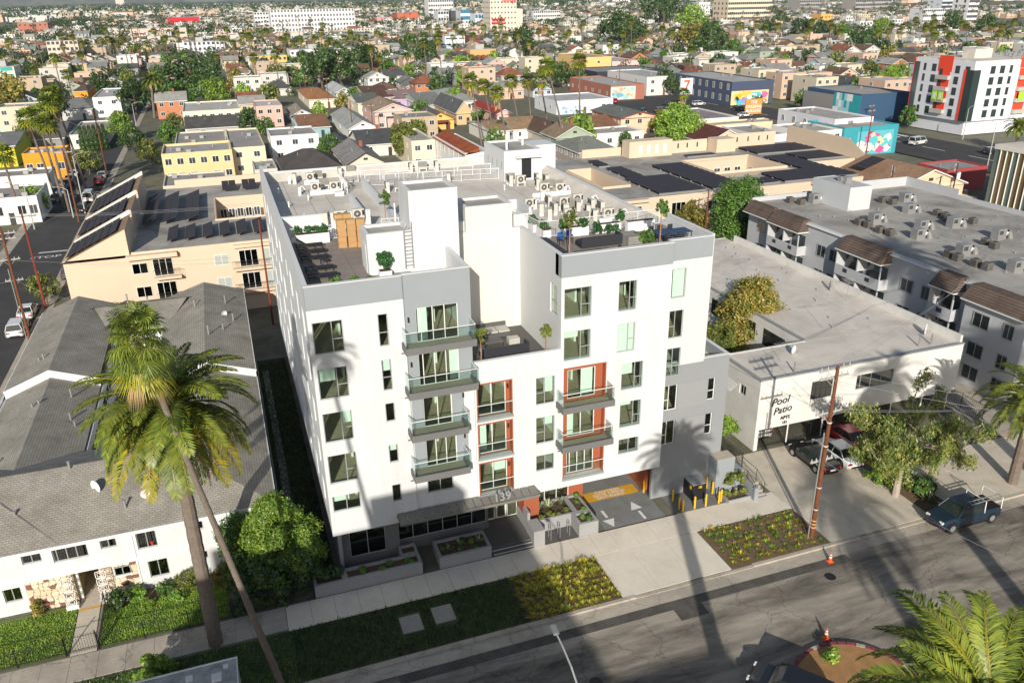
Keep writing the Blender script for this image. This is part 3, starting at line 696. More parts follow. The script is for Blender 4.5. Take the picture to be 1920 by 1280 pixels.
b = MB(); wall(b, 'y', TY, 5.74, 10.0, 12.9, ZP, h4(WT[:2]), .25); b.build('tower_wall', LGREY, APT)
b = MB(); wall(b, 'y', TY, 5.74, 10.0, ZS, 12.897, h4(WT[2:]+WT2), .25); b.build('tower_wall', WHITE, APT)
b = MB()
for f in (4, 3): b.box(5.82, TY-.015, FL[f]+.05, 9.3, TY-.001, FL[f]+2.5)
b.f and None
for (x0, x1, z0, z1, k) in WT[2:]:
    for (a_, c_) in ((x0-.75, x0-.001), (x1+.001, x1+.8)): b2 = MB(); b2.box(a_, TY-.012, z0, c_, TY-.001, z1+.35); b2.build('tower_panel', LGREY, APT)
for t in WT+WT2: window(APT, 'y', TY, *t, fm=FRAMEW if t in WT else FRAME, name='sliding_door' if t in WT else 'window')
b = MB(); b.box(9.75, TY+.25, 12.9, 10.0, 7.78, ZP); b.build('tower_side_wall', WHITE, APT)
b = MB(); wall(b, 'y', 0, 10.0, 16.05, ZS, 14.22, h4(WM)+OC, .25); b.build('front_wall', WHITE, APT)
for t in WM: window(APT, 'y', 0, *t)
XE = 24.13
b = MB(); wall(b, 'y', 0, 16.05, XE, ZS, ZB, h4(WR)+OP, .5); b.build('front_wall', WHITE, APT)
b = MB(); b.box(16.05, 0.003, ZB+.003, 16.3, 1, ZP); b.box(16.3, .003, ZB+.003, XE+.01, .35, ZP); b.box(XE+.01, .5, ZB, 27.5, .8, ZP, skip='')
b.build('parapet_band', LGREY, APT)
b = MB(); b.box(XE-.0, .003, ZB+.003, XE+.012, .5, ZP); b.build('parapet_band', LGREY, APT)
for t in WR:
    o = window(APT, 'y', 0, *t)
    if abs(t[0]-20.18) < .01 and t[3] < 16:
        bb = MB(); bb.box(t[0]+.05, .16, t[2]+.05, t[1]-.05, .19, t[3]-.05); bb.build('blind', BLIND, APT)
        bb = MB()
GX = [(24.35, 25.55, 16.5, 18.62, 'S2'), (24.35, 25.55, 13.5, 15.58, 'R'), (24.35, 25.55, 10.5, 12.72, 'R')]
b = MB(); wall(b, 'y', .5, XE-.1, 27.5, 11.3, ZB, [t[:4] for t in GX[:2]]+[(24.35, 25.55, 11.301, 12.72)], .25); b.build('corner_wall', mat('pale_grey_stucco', (.60, .62, .63), .9, noise=.04, nscale=.6, bump=.2, bscale=30), APT)
for (x0, x1, z0, z1, k) in GX: window(APT, 'y', .5, x0, x1, z0, z1, 'L' if k == 'R' else '1')
bb = MB(); bb.box(24.6, .68, 16.55, 25.5, .7, 18.58); bb.build('blind', BLIND, APT)
LG = [(24.45, 25.75, 7.5, 9.55, 'L'), (24.45, 25.75, 4.6, 6.6, 'L'), (28.35, 28.95, 7.75, 9.55, 'S'), (28.35, 28.95, 4.8, 6.6, 'S')]
b = MB(); wall(b, 'y', .9, XE-.1, 30.0, 0, 11.3, h4(LG)+[(24.45, 25.55, 10.5, 11.299)], .25); b.build('wing_wall', mat('wing_grey_stucco', (.27, .285, .30), .9, noise=.05, nscale=.6, bump=.2, bscale=30), APT)
b = MB(); b.box(25.8, .885, 7.55, 28.3, .899, 9.55); b.box(25.8, .885, 4.65, 28.3, .899, 6.6); b.build('recessed_panel', MGREY, APT)
for t in LG: window(APT, 'y', .9, *t, fm=FRAMEW)
b = MB(); b.box(29.75, 1.15, 0, 30.0, 9, 11.3); b.box(27.5, 9, 0, 30, 9.25, 11.3); b.build('wing_side_wall', LGREY, APT)
b = MB(); b.box(24.3, 1.15, 10.2, 29.75, 9, 10.4, top=0); b.build('wing_roof', ROOFW, APT)
SW = []
for f in (6, 5, 4, 3, 2):
    for (y0, w, h) in ((1.6, 1.6, 2.0), (5.6, 1.0, 2.0), (9.5, 1.7, 2.0), (13.2, .8, 1.3), (18.2, 1.7, 2.0), (22.5, 1.7, 2.0), (27, 1.0, 1.3), (31, 1.7, 2.0), (35.5, 1.7, 2.0)):
        SW.append((y0, y0+w, TOP(f)-h, TOP(f)))
b = MB(); wall(b, 'x', 0, .25, 39.4, ZS, ZP, [s for s in SW], .25); b.build('side_wall', WHITE, APT)
for s in SW: window(APT, 'x', 0, *s, '2' if s[1]-s[0] > 1.2 else '1')
b = MB(); b.box(.3, .3, 0, .55, 39.4, ZS); b.box(.0, .25, ZS-.15, .3, 39.4, ZS); b.build('ground_side_wall', MGREY, APT)
b = MB(); b.box(.25, 39.15, 0, 27.6, 39.4, 19.95); b.build('rear_wall', WHITE, APT)
b = MB(); b.box(27.5, .8, 11.3, 27.75, 7.2, ZP); b.box(27.5, 7.2, 0, 27.75, 39.4, 19.95); b.build('side_wall', WHITE, APT)
COP = mat('parapet_coping', (.66, .67, .67), .6)
b = MB()
for (x0, y0, x1, y1, z) in ((-.02, -.02, 5.74, .27, ZP), (5.72, TY-.02, 10.02, TY+.27, ZP), (-.02, .27, .27, 17.3, ZP), (9.73, TY+.27, 10.02, 4.9, ZP), (16.03, -.02, XE+.02, .37, ZP), (XE+.02, .48, 27.5, .82, ZP), (16.03, .37, 16.32, 7.78, ZP), (27.48, .8, 27.78, 7.2, ZP), (27.48, 7.2, 27.78, 39.4, 19.95), (-.02, 39.13, 27.48, 39.42, 19.95), (10, -.02, 16.03, .27, 14.22), (XE, .88, 30.02, 1.17, 11.3), (29.73, 1.17, 30.02, 9.25, 11.3)):
    b = MB(); b.box(x0, y0, z+.002, x1, y1, z+.05); b.build('coping', COP, APT)
b = MB()
for f in (2, 3, 4): b.box(.26, .52, FL[f]-.3, 24.1, 6.6, FL[f], m=1, top=0); b.box(24.1, 1.16, FL[f]-.3, 27.4, 6.6, FL[f], m=1, top=0)
for (x0, x1) in ((.26, 9.74), (16.31, 24.1)):
    for f in (5, 6): b.box(x0, .52 if x0 > 10 else .42, FL[f]-.3, x1, 6.6, FL[f], m=1, top=0)
b.box(24.1, .76, 12.8, 27.4, 6.6, 13.1, m=1, top=0); b.box(24.1, .76, 15.8, 27.4, 6.6, 16.1, m=1, top=0)
b.build('floor', [WOODF, INWALL], APT)
b = MB()
b.box(.3, 6.6, ZS, 9.74, 6.8, ROOFZ-.3); b.box(9.74, 6.6, ZS, 16.3, 6.8, 12.8); b.box(16.3, 6.6, ZS, 27.4, 6.8, ROOFZ-.3)
for x, z1 in ((3.3, 19), (5.75, 19), (9.7, 12.8), (13.4, 12.8), (16.15, 12.8), (19.75, 19), (24.0, 19)): b.box(x, .55, ZS, x+.12, 6.6, z1-.3)
for x in (1.0, 7.0, 11.0, 17.2, 21.0):
    for f in (2, 3, 4): b.box(x+1.1, 3.4, FL[f], x+1.25, 6.6, FL[f]+2.6)
for x in (1.0, 7.2, 17.4, 21.2):
    for f in (5, 6): b.box(x+1.1, 3.4, FL[f], x+1.25, 6.6, FL[f]+2.6)
b.build('interior_wall', INWALL, APT)
KIT = mat('kitchen_cabinet', (.50, .48, .42), .6)
b = MB()
for f in (2, 3, 4, 5, 6):
    for x in (.6, 7.4, 16.6, 20.4): b.box(x, 5.9, FL[f], x+1.6, 6.55, FL[f]+.9); b.box(x, 6.15, FL[f]+1.5, x+1.6, 6.55, FL[f]+2.3)
b.build('kitchen', KIT, APT)
def bay(x0, x1, z0, z1, doors, jul=True):
    b = MB(); t = .09
    b.box(x0+.002, -.01, z0, x0+t, .5, z1); b.box(x1-t, -.01, z0, x1-.002, .5, z1); b.box(x0+t, -.01, z1-t, x1-t, .5, z1-.002)
    for (d0, d1, e0, e1, k) in doors: pass
    wall(b, 'y', .42, x0+t, x1-t, z0, z1-t, [d[:4] for d in doors], .08)
    b.build('orange_bay', ORANGE, APT)
    for d in doors: window(APT, 'y', .40, d[0], d[1], d[2], d[3], d[4], fm=FRAMEW, name='sliding_door')
def guard(pts, z0, h=1.05, name='glass_guard', parent=None):
    g = MB(); rl = MB()
    for (a, c) in zip(pts[:-1], pts[1:]):
        dx, dy = c[0]-a[0], c[1]-a[1]; L = math.hypot(dx, dy); nx, ny = -dy/L*.012, dx/L*.012
        P = [(a[0]-nx, a[1]-ny), (c[0]-nx, c[1]-ny), (c[0]+nx, c[1]+ny), (a[0]+nx, a[1]+ny)]
        for i in range(4):
            j = (i+1) % 4; g.face([(*P[i], z0), (*P[j], z0), (*P[j], z0+h), (*P[i], z0+h)])
        g.face([(*p, z0+h) for p in P]); g.face([(*p, z0) for p in P[::-1]])
        rl.cyl((*a, z0+h+.02), (*c, z0+h+.02), .025, n=6)
    o = g.build(name, GLASSG, parent or APT); rl.build('rail', METALW, o); return o
for (x0, x1, z0, z1) in OC:
    k = '2'
    bay(x0, x1, z0, z1, [(x0+.14, x1-.34, z0+.05, z1-.16, k)])
    guard([(x0+.02, -.05), (x1-.02, -.05)], z0+.05, .95)
    b = MB(); b.box(x0-.03, -.09, z0-.18, x1+.03, .4, z0-.001); b.build('sill', MGREY, APT)
bay(16.28, 19.46, 4.15, 12.8, [(16.75, 18.85, 10.2, 12.4, '2'), (16.75, 18.85, 7.2, 9.4, '2'), (16.75, 18.85, 4.2, 6.4, '4')])
guard([(16.3, -.05), (19.44, -.05)], 4.2, .95)
b = MB(); b.box(16.25, -.09, 3.97, 19.5, .4, 4.149); b.build('sill', MGREY, APT)
def balcony(x0, x1, z, fy, wy):
    b = MB(); b.box(x0, fy, z, x1, wy, z+.12, m=0, top=1)
    b.box(x0, fy, z+.12, x1, fy+.12, z+.45); b.box(x0, fy+.12, z+.12, x0+.12, wy, z+.45); b.box(x1-.12, fy+.12, z+.12, x1, wy, z+.45)
    b.box(x0+.12, fy+.12, z+.12, x1-.12, wy, z+.22, m=1)
    o = b.build('balcony', [SLAB, mat('balcony_floor', (.30, .27, .20), .9)], APT)
    guard([(x0+.06, wy-.02), (x0+.06, fy+.06), (x1-.06, fy+.06), (x1-.06, wy-.02)], z+.46, .95, parent=o)
    s = MB(); s.cyl((x0-.22, fy+.3, z+.1), (x0, fy+.3, z+.1), .05); s.build('scupper', SLAB, o)
for (x1, z) in ((9.92, 15.98), (9.92, 12.98), (9.2, 9.98), (9.2, 6.98)): balcony(5.45, x1, z, -1.25, TY)
for z in (10.0, 7.0): balcony(15.72, 19.58, z, -1.25, -.001)
lm = MB(); lm.box(0, -.1, 0, .1, 0, .32); lmm = lm.mesh('wall_lamp', METALD)
for (x, y, z) in ((5.95, TY, 17.6), (5.95, TY, 14.6), (9.2, TY, 11.9), (9.2, TY, 8.9), (12.35, .42, 11.9), (12.35, .42, 8.9), (12.35, .42, 5.9), (16.42, .42, 11.5), (16.42, .42, 8.6)):
    inst('wall_lamp', lmm, APT, (x, y, z))
vm = MB(); vm.box(0, -.02, 0, .13, 0, .13); vmm = vm.mesh('vent_cap', COP)
for f in (6, 5, 4, 3, 2):
    for x in (3.1, 13.6, 19.9, 19.5): inst('vent_cap', vmm, APT, (x, -.001, TOP(f)+.35)) if not (f > 4 and 10 < x < 16) else None
b = MB()
for z in (15.75, 12.75, 9.78, 6.78):
    b.box(.0, -.004, z, 5.74, .0005, z+.014)
    if z < 14: b.box(10.0, -.004, z, 10.1, .0005, z+.014); b.box(12.7, -.004, z, 16.2, .0005, z+.014)
    b.box(19.5 if z < 13 else 16.05, -.004, z, XE, .0005, z+.014)
b.build('wall_joint', mat('joint_line_grey', (.45, .45, .45), .9), APT)  # control joints as thin grey strips on the wall face
b = MB(); b.box(10.0, .25, 12.9, 16.05, 7.78, 13.1); b.build('terrace_floor', DECKD, APT)
b = MB(); b.box(10.0, 7.78, 12.9, 16.3, 8.0, ZP); b.build('terrace_back_wall', CREAM, APT)
b = MB(); wall(b, 'x', 16.05, .5, 7.78, 12.9, ZP, [(.7, 1.9, 16.3, 18.4)], .25); b.build('terrace_side_wall', mat('pale_grey_stucco', (.6, .6, .6)), APT)
window(APT, 'x', 16.05, .7, 1.9, 16.3, 18.4, 'S')
b = MB(); b.box(0, .0, ZS-.12, XE, 9, ZS-.003); b.build('soffit', WHITE, APT)
b = MB(); b.box(.55, .9, 0, 1.1, 1.1, ZS-.12); b.box(1.1, .9, 0, 3.55, 1.1, .75); b.box(3.55, .9, 0, 4.3, 1.1, ZS-.12); b.box(4.3, .9, 0, 4.5, 1.6, ZS-.12)
b.box(4.5, 1.4, 0, 11.0, 1.6, .9); b.box(10.95, 1.4, .0, 11.1, 2.2, ZS-.12); b.build('ground_wall', DGREY, APT)
window(APT, 'y', .9, 1.1, 3.55, .75, 3.35, '2', gm=GLASSD)
window(APT, 'y', 1.4, 4.5, 10.95, .9, 3.4, '6', gm=GLASSD, fm=FRAME)
b = MB(); b.box(.6, 4.6, 0, 18.9, 4.8, ZS-.15); b.box(4.3, 1.6, 0, 4.45, 4.6, ZS-.15); b.build('lobby_back_wall', mat('lobby_wall', (.40, .34, .2), .8), APT)
b = MB(); b.box(.6, 2.5, .3, 17.7, 4.6, .36); b.build('lobby_floor', mat('lobby_floor', (.25, .22, .16), .6), APT)
window(APT, 'y', 2.15, 11.1, 11.9, .38, 3.3, '1', fm=FRAMEW, name='entry_door', fw=.1)
window(APT, 'y', 2.15, 11.95, 12.75, .38, 3.3, '1', fm=FRAMEW, name='entry_door', fw=.1)
window(APT, 'y', 2.15, 12.8, 13.6, .38, 3.3, '1', fm=FRAMEW, name='side_light', fw=.05)
b = MB(); b.box(11.1, 2.1, 3.3, 13.65, 2.4, ZS-.12); b.build('door_head', WHITE, APT)
hd = MB(); hd.cyl((11.82, 2.08, 1.2), (11.82, 2.08, 1.7), .02); hd.cyl((12.04, 2.08, 1.2), (12.04, 2.08, 1.7), .02); hd.build('door_handle', METALG, APT)
b = MB(); b.box(13.68, .95, 0, 14.85, 2.2, ZS-.12); b.build('orange_column', ORANGE, APT)
b = MB(); b.box(17.75, 2.3, 0, 18.95, 3.2, ZS-.12); b.build('orange_column', ORANGE, APT)
b = MB(); b.box(24.06, 2.1, 0, 24.97, 4.8, ZS-.12); b.box(24.0, 4.8, 0, 24.1, 9, ZS-.12); b.build('orange_column', ORANGE, APT)
window(APT, 'y', 2.2, 14.85, 17.75, .9, 3.3, '3', fm=FRAMEW)
b = MB(); b.box(14.85, 2.2, 0, 17.75, 2.4, .9); b.box(18.95, 3.0, 0, 19.05, 9, ZS-.12); b.box(19.05, 8.9, 0, 24.0, 9.05, ZS-.12); b.build('garage_wall', MGREY, APT)
CANM = mat('canopy_metal', (.20, .19, .175), .6, noise=.1, nscale=2)
cr = MB(); cr.box(4.3, -1.12, 3.86, 14.15, -1.02, 4.05); cr.box(4.3, -1.02, 3.86, 4.38, 0, 4.02); cr.box(14.07, -1.02, 3.86, 14.15, 0, 4.02)
can = cr.build('canopy', CANM, APT)
n = 17; w = 9.85/n; pm = MB(); pm.face([(0.03, -1.02, 4.0), (w-.03, -1.02, 4.0), (w-.03, 0, 4.16), (0.03, 0, 4.16)]); pm.face([(0.03, -1.02, 3.96), (0.03, 0, 4.12), (w-.03, 0, 4.12), (w-.03, -1.02, 3.96)])
pm.box(.012, -1.03, 3.95, w-.012, -1.02, 4.0); pmm = pm.mesh('canopy_panel', CANM)
for k in range(n): inst('canopy_panel', pmm, can, (4.3+k*w, 0, 0))
for k, ch in enumerate('139'): 
    o = text('number', ch, (11.0+k*.42, -.98, 4.42), (math.radians(78), 0, 0), .80, METALG, APT, extrude=.045, bold=.02)
PL = mat('planter_grey', (.33, .33, .335), .9, noise=.08, nscale=1, bump=.2, bscale=25)
b = MB(); b.box(10.5, -.9, 0, 13.55, 2.15, .36); b.build('porch', DECKD, APT)
for k, (y, z) in enumerate(((-1.18, .24), (-1.46, .12))):
    s = MB(); s.box(10.55, y, 0, 13.5, y+.28, z); s.box(10.55, y, z+.001, 13.5, y+.06, z+.012, m=1); s.build('step', [DECKD, WPAINT], APT)
def planter(x0, y0, x1, y1, z, t=.2, soil=SOIL):
    b = MB(); b.box(x0, y0, 0, x1, y0+t, z); b.box(x0, y1-t, 0, x1, y1, z); b.box(x0, y0+t, 0, x0+t, y1-t, z); b.box(x1-t, y0+t, 0, x1, y1-t, z)
    o = b.build('planter', PL, APT); s = MB(); s.box(x0+t, y0+t, 0, x1-t, y1-t, z-.15); s.build('soil', soil, o); return o
planter(-1.65, -1.45, .35, -.05, .92); planter(.35-.001, -1.45, 5.5, -.25, .92); planter(4.3, -.25, 5.5, .85, .92, t=.18)
planter(6.7, -1.45, 10.4, .55, .92)
planter(13.55, -.0, 17.4, 2.2, 1.05, t=.16); planter(17.0, -1.5, 18.5, -.001, 1.05, t=.22); planter(17.402, 0.001, 18.5, 2.2, 1.05, t=.16)
b = MB(); b.box(13.52, -1.5, 0, 14.35, -.0, 1.3); b.box(13.6, -0.0, 0, 13.8, .94, 1.9); b.build('entry_pier', PL, APT)
sheet('bicycle_bay', 14.35, -1.5, 17.0, 0, .008, DECKD)
b = MB(); b.box(4.3, 1.0, 3.0, 4.5, 1.2, 3.2)
for k, x in enumerate((14.95, 15.65, 16.4)):
    b = MB(); pts = [(x, -1.15, 0), (x, -1.15, .85)]+[(x, -1.15+.22-.22*math.cos(a*math.pi/6), .85+.12*math.sin(a*math.pi/6)) for a in range(1, 6)]+[(x, -.7, .85), (x, -.7, 0)]
    b.tube(pts, .028, 6); tag(b.build('bicycle_rack', METALG), 'steel hoop bicycle rack beside the entrance, '+('left', 'middle', 'right')[k]+' one of three', 'bicycle rack', 'bicycle racks in the paved bay')
AG = [grass_tuft(30+i, 26, .75, .11, .55, L_AGAVE, 'agave') for i in range(3)]
for k, (x, y, z, s) in enumerate(((14.1, 1.2, .9, 1), (14.95, 1.35, .9, 1.05), (15.8, 1.45, .9, 1.05), (16.8, 1.5, .9, .95), (7.5, -.7, .8, .8), (8.4, -.3, .8, .8), (9.8, -.6, .8, .9))):
    tag(inst('agave', AG[k % 3], None, (x, y, z), (0, 0, k), (s, s, s)), ('spiky pale agave in the sunny raised planter, number %s from the orange column' % ('one', 'two', 'three', 'four')[k] if k < 4 else 'spiky grey agave in the shaded planter left of the steps, '+('left', 'middle', 'right')[k-4]+' one').replace('number one', 'first').replace('number two', 'second').replace('number three', 'third').replace('number four', 'fourth'), 'agave', 'agaves in the front planters')
def cover(name, x0, y0, x1, y1, z, n, size, m, seed, h=.3, lab=None):
    o = inst(name, hedge_mesh(x0, y0, z, x1, y1, z+h, m, n, size, seed)); o['kind'] = 'stuff'; o['label'] = lab or 'low planting in a front planter'; o['category'] = 'plants'; return o
cover('planting', 13.8, .2, 17.2, 1.0, .85, 2600, .07, L_OLIVE, 3, lab='low green planting below the agaves in the raised planter')
cover('planting', 17.5, -1.2, 18.3, 2.0, .85, 2200, .07, L_GREEN, 4, lab='low green planting in the corner planter by the driveway')
cover('planting', .6, -1.2, 5.2, -.5, .75, 5200, .09, L_GREEN, 5, lab='dark planting in the long shaded planter')
cover('planting', -1.4, -1.2, .2, -.3, .75, 1200, .10, L_DARK, 6, h=.9, lab='dark bushy planting in the corner planter by the hedge')
cover('planting', 7.0, -1.2, 10.1, .3, .72, 4200, .09, L_GREEN, 7, lab='dark planting in the planter left of the steps')
t = empty('transformer', (27.5, .25, 0), 'black utility transformer box with grey lid inside yellow bollards', 'transformer')
b = MB(); b.box(-.6, -.68, 0, .6, .68, 1.35); b.build('cabinet', METALD, t)
b = MB(); b.box(-.62, -.7, 1.352, -.02, .7, 1.42); b.build('lid', MGREY, t); b = MB(); b.box(.02, -.7, 1.352, .62, .7, 1.42); b.build('lid', MGREY, t)
b = MB(); b.box(-.608, -.5, .9, -.601, -.25, 1.2); b.box(-.1, -.688, 1.0, .2, -.681, 1.22); b.build('warning_label', YELLOW, t)
bm_ = MB(); bm_.cyl((0, 0, 0), (0, 0, 1.02), .075, n=10); bm_.cyl((0, 0, 1.02), (0, 0, 1.07), .075, .04, n=10); bolm = bm_.mesh('bollard', YELLOW)
for k, (x, y, lb) in enumerate(((25.54, 1.1, 'far left by the wall'), (25.5, .05, 'middle of the left side'), (25.45, -1.0, 'front left corner, rear of the pair'), (25.54, -1.38, 'front left corner, nearest the pavement'), (26.57, -1.36, 'front row, left of the box corner'), (27.52, -1.38, 'front row, right of centre'), (28.93, -.08, 'right side, middle'), (28.67, -1.38, 'front right corner, left of the pair'), (28.95, -1.25, 'front right corner, right of the pair'), (28.9, .72, 'behind the transformer box'), (24.02, 1.95, 'against the orange column'))):
    tag(inst('bollard', bolm, None, (x, y, 0)), 'yellow steel bollard, '+lb, 'bollard', 'yellow bollards by the transformer')
b = MB(); b.box(29.0, -.25, 0, 30.6, .9, 3.0, m=0, top=1); b.box(30.6, -.1, 0, 31.6, 6, 1.6); b.build('utility_enclosure', [LGREY, mat('beige_panel', (.46, .41, .33), .8)], APT)
for k in range(3):
    for j in range(2):
        b = MB(); b.box(29.02+k*.53, -.23+j*.56, 3.003, 29.52+k*.53, .30+j*.56, 3.03); b.build('cap_tile', mat('beige_panel', (.46, .41, .33)), APT)
b = MB(); b.box(31.35, -1.95, 0, 31.6, -.1, 1.0); b.box(31.3, -2.15, 0, 31.65, -1.95, 1.15); b.box(31.6, -1.9, 0, 32.7, 6, .02); b.build('stair_wall', LGREY, APT)
for k in range(4):
    s = MB(); s.box(31.62, -1.7+k*.3, 0, 32.6, -1.4+k*.3, .16*(k+1)); s.build('step', CONC2, APT)
b = MB(); b.box(31.62, -.5, 0, 32.6, 6, .64); b.build('side_landing', CONC2, APT)
b = MB()
for x in (31.7, 32.55):
    b.tube([(x, -1.9, .95), (x, -1.6, 1.05), (x, -.5, 1.65), (x, 3.5, 1.65)], .022, 5); b.tube([(x, -1.7, .55), (x, -.5, 1.15), (x, 3.5, 1.15)], .018, 5)
    for (y, z0, z1) in ((-1.6, .0, 1.05), (-.5, .3, 1.65), (1.5, .6, 1.65), (3.5, .6, 1.65)): b.cyl((x, y, z0), (x, y, z1), .022, n=5)
tag(b.build('stair_railing', METALD), 'black metal handrails beside the stair at the right of the white building', 'railing')
planter(29.3, -1.75, 31.3, -.3, .25, t=.12, soil=MULCH)
cover('planting', 29.4, -1.6, 31.2, -.5, .25, 1500, .08, L_OLIVE, 8, lab='low olive planting right of the bollards')
tree('shrub', 'silvery green shrub growing between the bollards and the side stair', (30.4, -.7, .2), 1.9, .8, m=L_OLIVE, n=2600, size=.07, nc=22, seed=91, cat='shrub', r0=.04)
tree('shrub', 'tall green vine bush filling the gap between the white building and the side yard', (31.5, 7.5, 0), 5.0, 1.4, 3.0, m=L_OLIVE, n=4200, size=.14, nc=30, seed=92, cat='shrub', r0=.08)
tree('shrub', 'bright green creeper along the fence behind the side stair', (33.6, 6.0, 0), 2.6, 1.5, 1.8, m=L_BRIGHT, n=2600, size=.13, nc=20, seed=93, cat='shrub', r0=.06)
def flat(name, x0, y0, x1, y1, z0, z1, m, parent=APT, **k):
    b = MB(); b.box(x0, y0, z0, x1, y1, z1); o = b.build(name, m, parent); return o
DZ = 19.25
flat('roof_slab', .25, .25, 9.74, 39.15, 18.9, 19.12, ROOFW); flat('roof_slab', 9.76, 8.0, 16.3, 39.15, 18.9, 19.13, ROOFW); flat('roof_slab', 16.32, .8, 27.5, 39.15, 18.9, 19.125, ROOFW)
def pavers(x0, y0, x1, y1, nx, ny, z, m, parent):
    w = (x1-x0)/nx; h = (y1-y0)/ny; b = MB(); b.box(.01, .01, -.05, w-.01, h-.01, 0); me = b.mesh('paver', m)
    for i in range(nx):
        for j in range(ny): inst('paver', me, parent, (x0+i*w, y0+j*h, z))
dk = flat('sun_deck', .26, .28, 7.4, 14.8, 19.125, DZ-.06, DECK); pavers(.27, .29, 7.38, 14.8, 6, 12, DZ, DECK, dk)
D2 = 19.75; dk2 = flat('lounge_deck', 16.33, .82, 27.48, 7.8, 19.13, D2-.06, DECK); pavers(16.34, .83, 27.46, 7.8, 9, 6, D2, DECK, dk2)
ml = MB()
for i in range(4): ml.box(.3+i*1.62, 18.2, 19.121, .3+i*1.62+.05, 38.5, 19.135)
for j in range(6): ml.box(.3, 20+j*3.2, 19.121, 6.9, 20.04+j*3.2, 19.134)
for i in range(4): ml.box(20.2+i*1.8, 9.5, 19.126, 20.25+i*1.8, 29, 19.14)
ml.build('roof_seam', mat('roof_seam', (.36, .345, .32), .9), APT)
b = MB(); b.box(.25, 17.05, 19.1, 7.0, 17.3, ZP); b.box(6.75, 17.3, 19.1, 7.0, 26.5, 20.0)
b.face([(.25, 17.3, 20.55), (6.75, 17.3, 20.55), (6.75, 18.3, 19.15), (.25, 18.3, 19.15)])
b.box(8.9, 13.6, 19.1, 9.15, 32.5, 20.0); b.box(9.15, 13.6, 19.1, 9.3, 14, 20); b.build('roof_upstand', WHITE, APT)
b = MB(); b.box(6.7, 16.99, ZP+.001, 7.03, 17.33, ZP+.04); b.box(.25, 17.0, ZP+.001, 6.7, 17.33, ZP+.04); b.build('coping', COP, APT); b = MB(); b.box(8.87, 13.6, 20.001, 9.18, 32.5, 20.04); b.build('coping', COP, APT)
b = MB(); b.face([(26.3, 9.0, 19.14), (27.5, 9.0, 19.85), (27.5, 39, 19.85), (26.3, 39, 19.14)][::-1]); b.face([(26.3, 9.0, 19.14), (27.5, 9.0, 19.14), (27.5, 9.0, 19.85)])
b.face([(.3, 38.2, 19.14), (.3, 39.1, 19.85), (22, 39.1, 19.85), (22, 38.2, 19.14)][::-1]); b.build('parapet_cricket', ROOFW, APT)
def hut(name, x0, y0, x1, y1, z1, wm, z0=19.1, rec=.14, roof=ROOFG):
    b = MB(); t = .2
    wall(b, 'y', y0, x0, x1, z0, z1, [], t); b.box(x0, y1-t, z0, x1, y1, z1); b.box(x0, y0+t, z0, x0+t, y1-t, z1); b.box(x1-t, y0+t, z0, x1, y1-t, z1)
    o = b.build(name, wm, APT); flat('hut_roof', x0+t, y0+t, x1-t, y1-t, z1-.5, z1-rec, roof, o)
    c = MB(); e = .02
    c.box(x0-e, y0-e, z1+.001, x1+e, y0+t+e, z1+.05); c.box(x0-e, y1-t-e, z1+.001, x1+e, y1+e, z1+.05); c.box(x0-e, y0+t+e, z1+.001, x0+t+e, y1-t-e, z1+.05); c.box(x1-t-e, y0+t+e, z1+.001, x1+e, y1-t-e, z1+.05)
    c.build('coping', COP, o); return o
hut('access_hut', 4.65, 5.0, 7.5, 7.5, 21.95, WHITE)
hut('lift_tower', 7.505, 4.95, 10.75, 8.1, 24.5, WHITE)
hut('stair_box', 12.05, 7.76, 15.5, 10.6, 22.4, CREAM, z0=18.9)
hut('light_well_wall', 10.76, 8.12, 12.04, 13.5, 21.3, WHITE)
b = MB(); b.box(10.75, 13.3, 19.1, 17.9, 13.5, 21.3); b.box(15.5, 10.3, 19.1, 18.0, 10.5, 20.9); b.box(17.8, 10.5, 19.1, 18.0, 13.3, 21.3); b.box(12.0, 13.5, 19.1, 17.9, 16.8, 20.3); b.build('light_well_wall', WHITE, APT)
st = hut('rear_stair_house', 22.4, 29.5, 26.3, 35.9, 22.0, WHITE); 
b = MB(); b.box(26.305, 31.5, 19.1, 28.6, 34.4, 22.05); b.build('rear_stair_house_wing', WHITE, APT)
b = MB(); b.box(24.2, 29.46, 19.3, 25.2, 29.49, 21.4); b.build('doorway', METALD, st)
b = MB(); b.box(23.5, 29.0, 21.35, 26.2, 29.49, 21.5); b.build('door_canopy', COP, st)
b = MB(); b.cyl((23.2, 31, 21.9), (23.2, 31, 23.4), .12, n=8); b.cyl((25.6, 33, 21.9), (25.6, 33, 23.4), .12, n=8); b.build('vent_pipe', METALW, st)
b = MB()
for k in range(4): b.box(22.385, 30.2+k*1.4, 20.2, 22.399, 30.4+k*1.4, 20.9)
b.build('slot_window', METALG, st)
b = MB(); b.box(7.0, 4.78, 19.5, 7.05, 4.84, 22.6); b.box(7.52, 4.78, 19.5, 7.57, 4.84, 22.6); la = b.build('ladder', METALG, APT)
rm = MB(); rm.box(7.05, 4.79, 0, 7.52, 4.83, .04); rmm = rm.mesh('rung', METALG)
for k in range(11): inst('rung', rmm, la, (0, 0, 19.7+k*.25))
b = MB(); b.box(4.62, 5.6, 19.2, 4.648, 6.5, 21.2); b.build('hut_door', FRAMEW, APT)
b = MB(); b.box(7.5, 8.3, 19.2, 7.504, 8.4, 21); b.cyl((7.3, 8.6, 19.2), (7.3, 8.6, 23), .06); b.build('downpipe', METALW, APT)
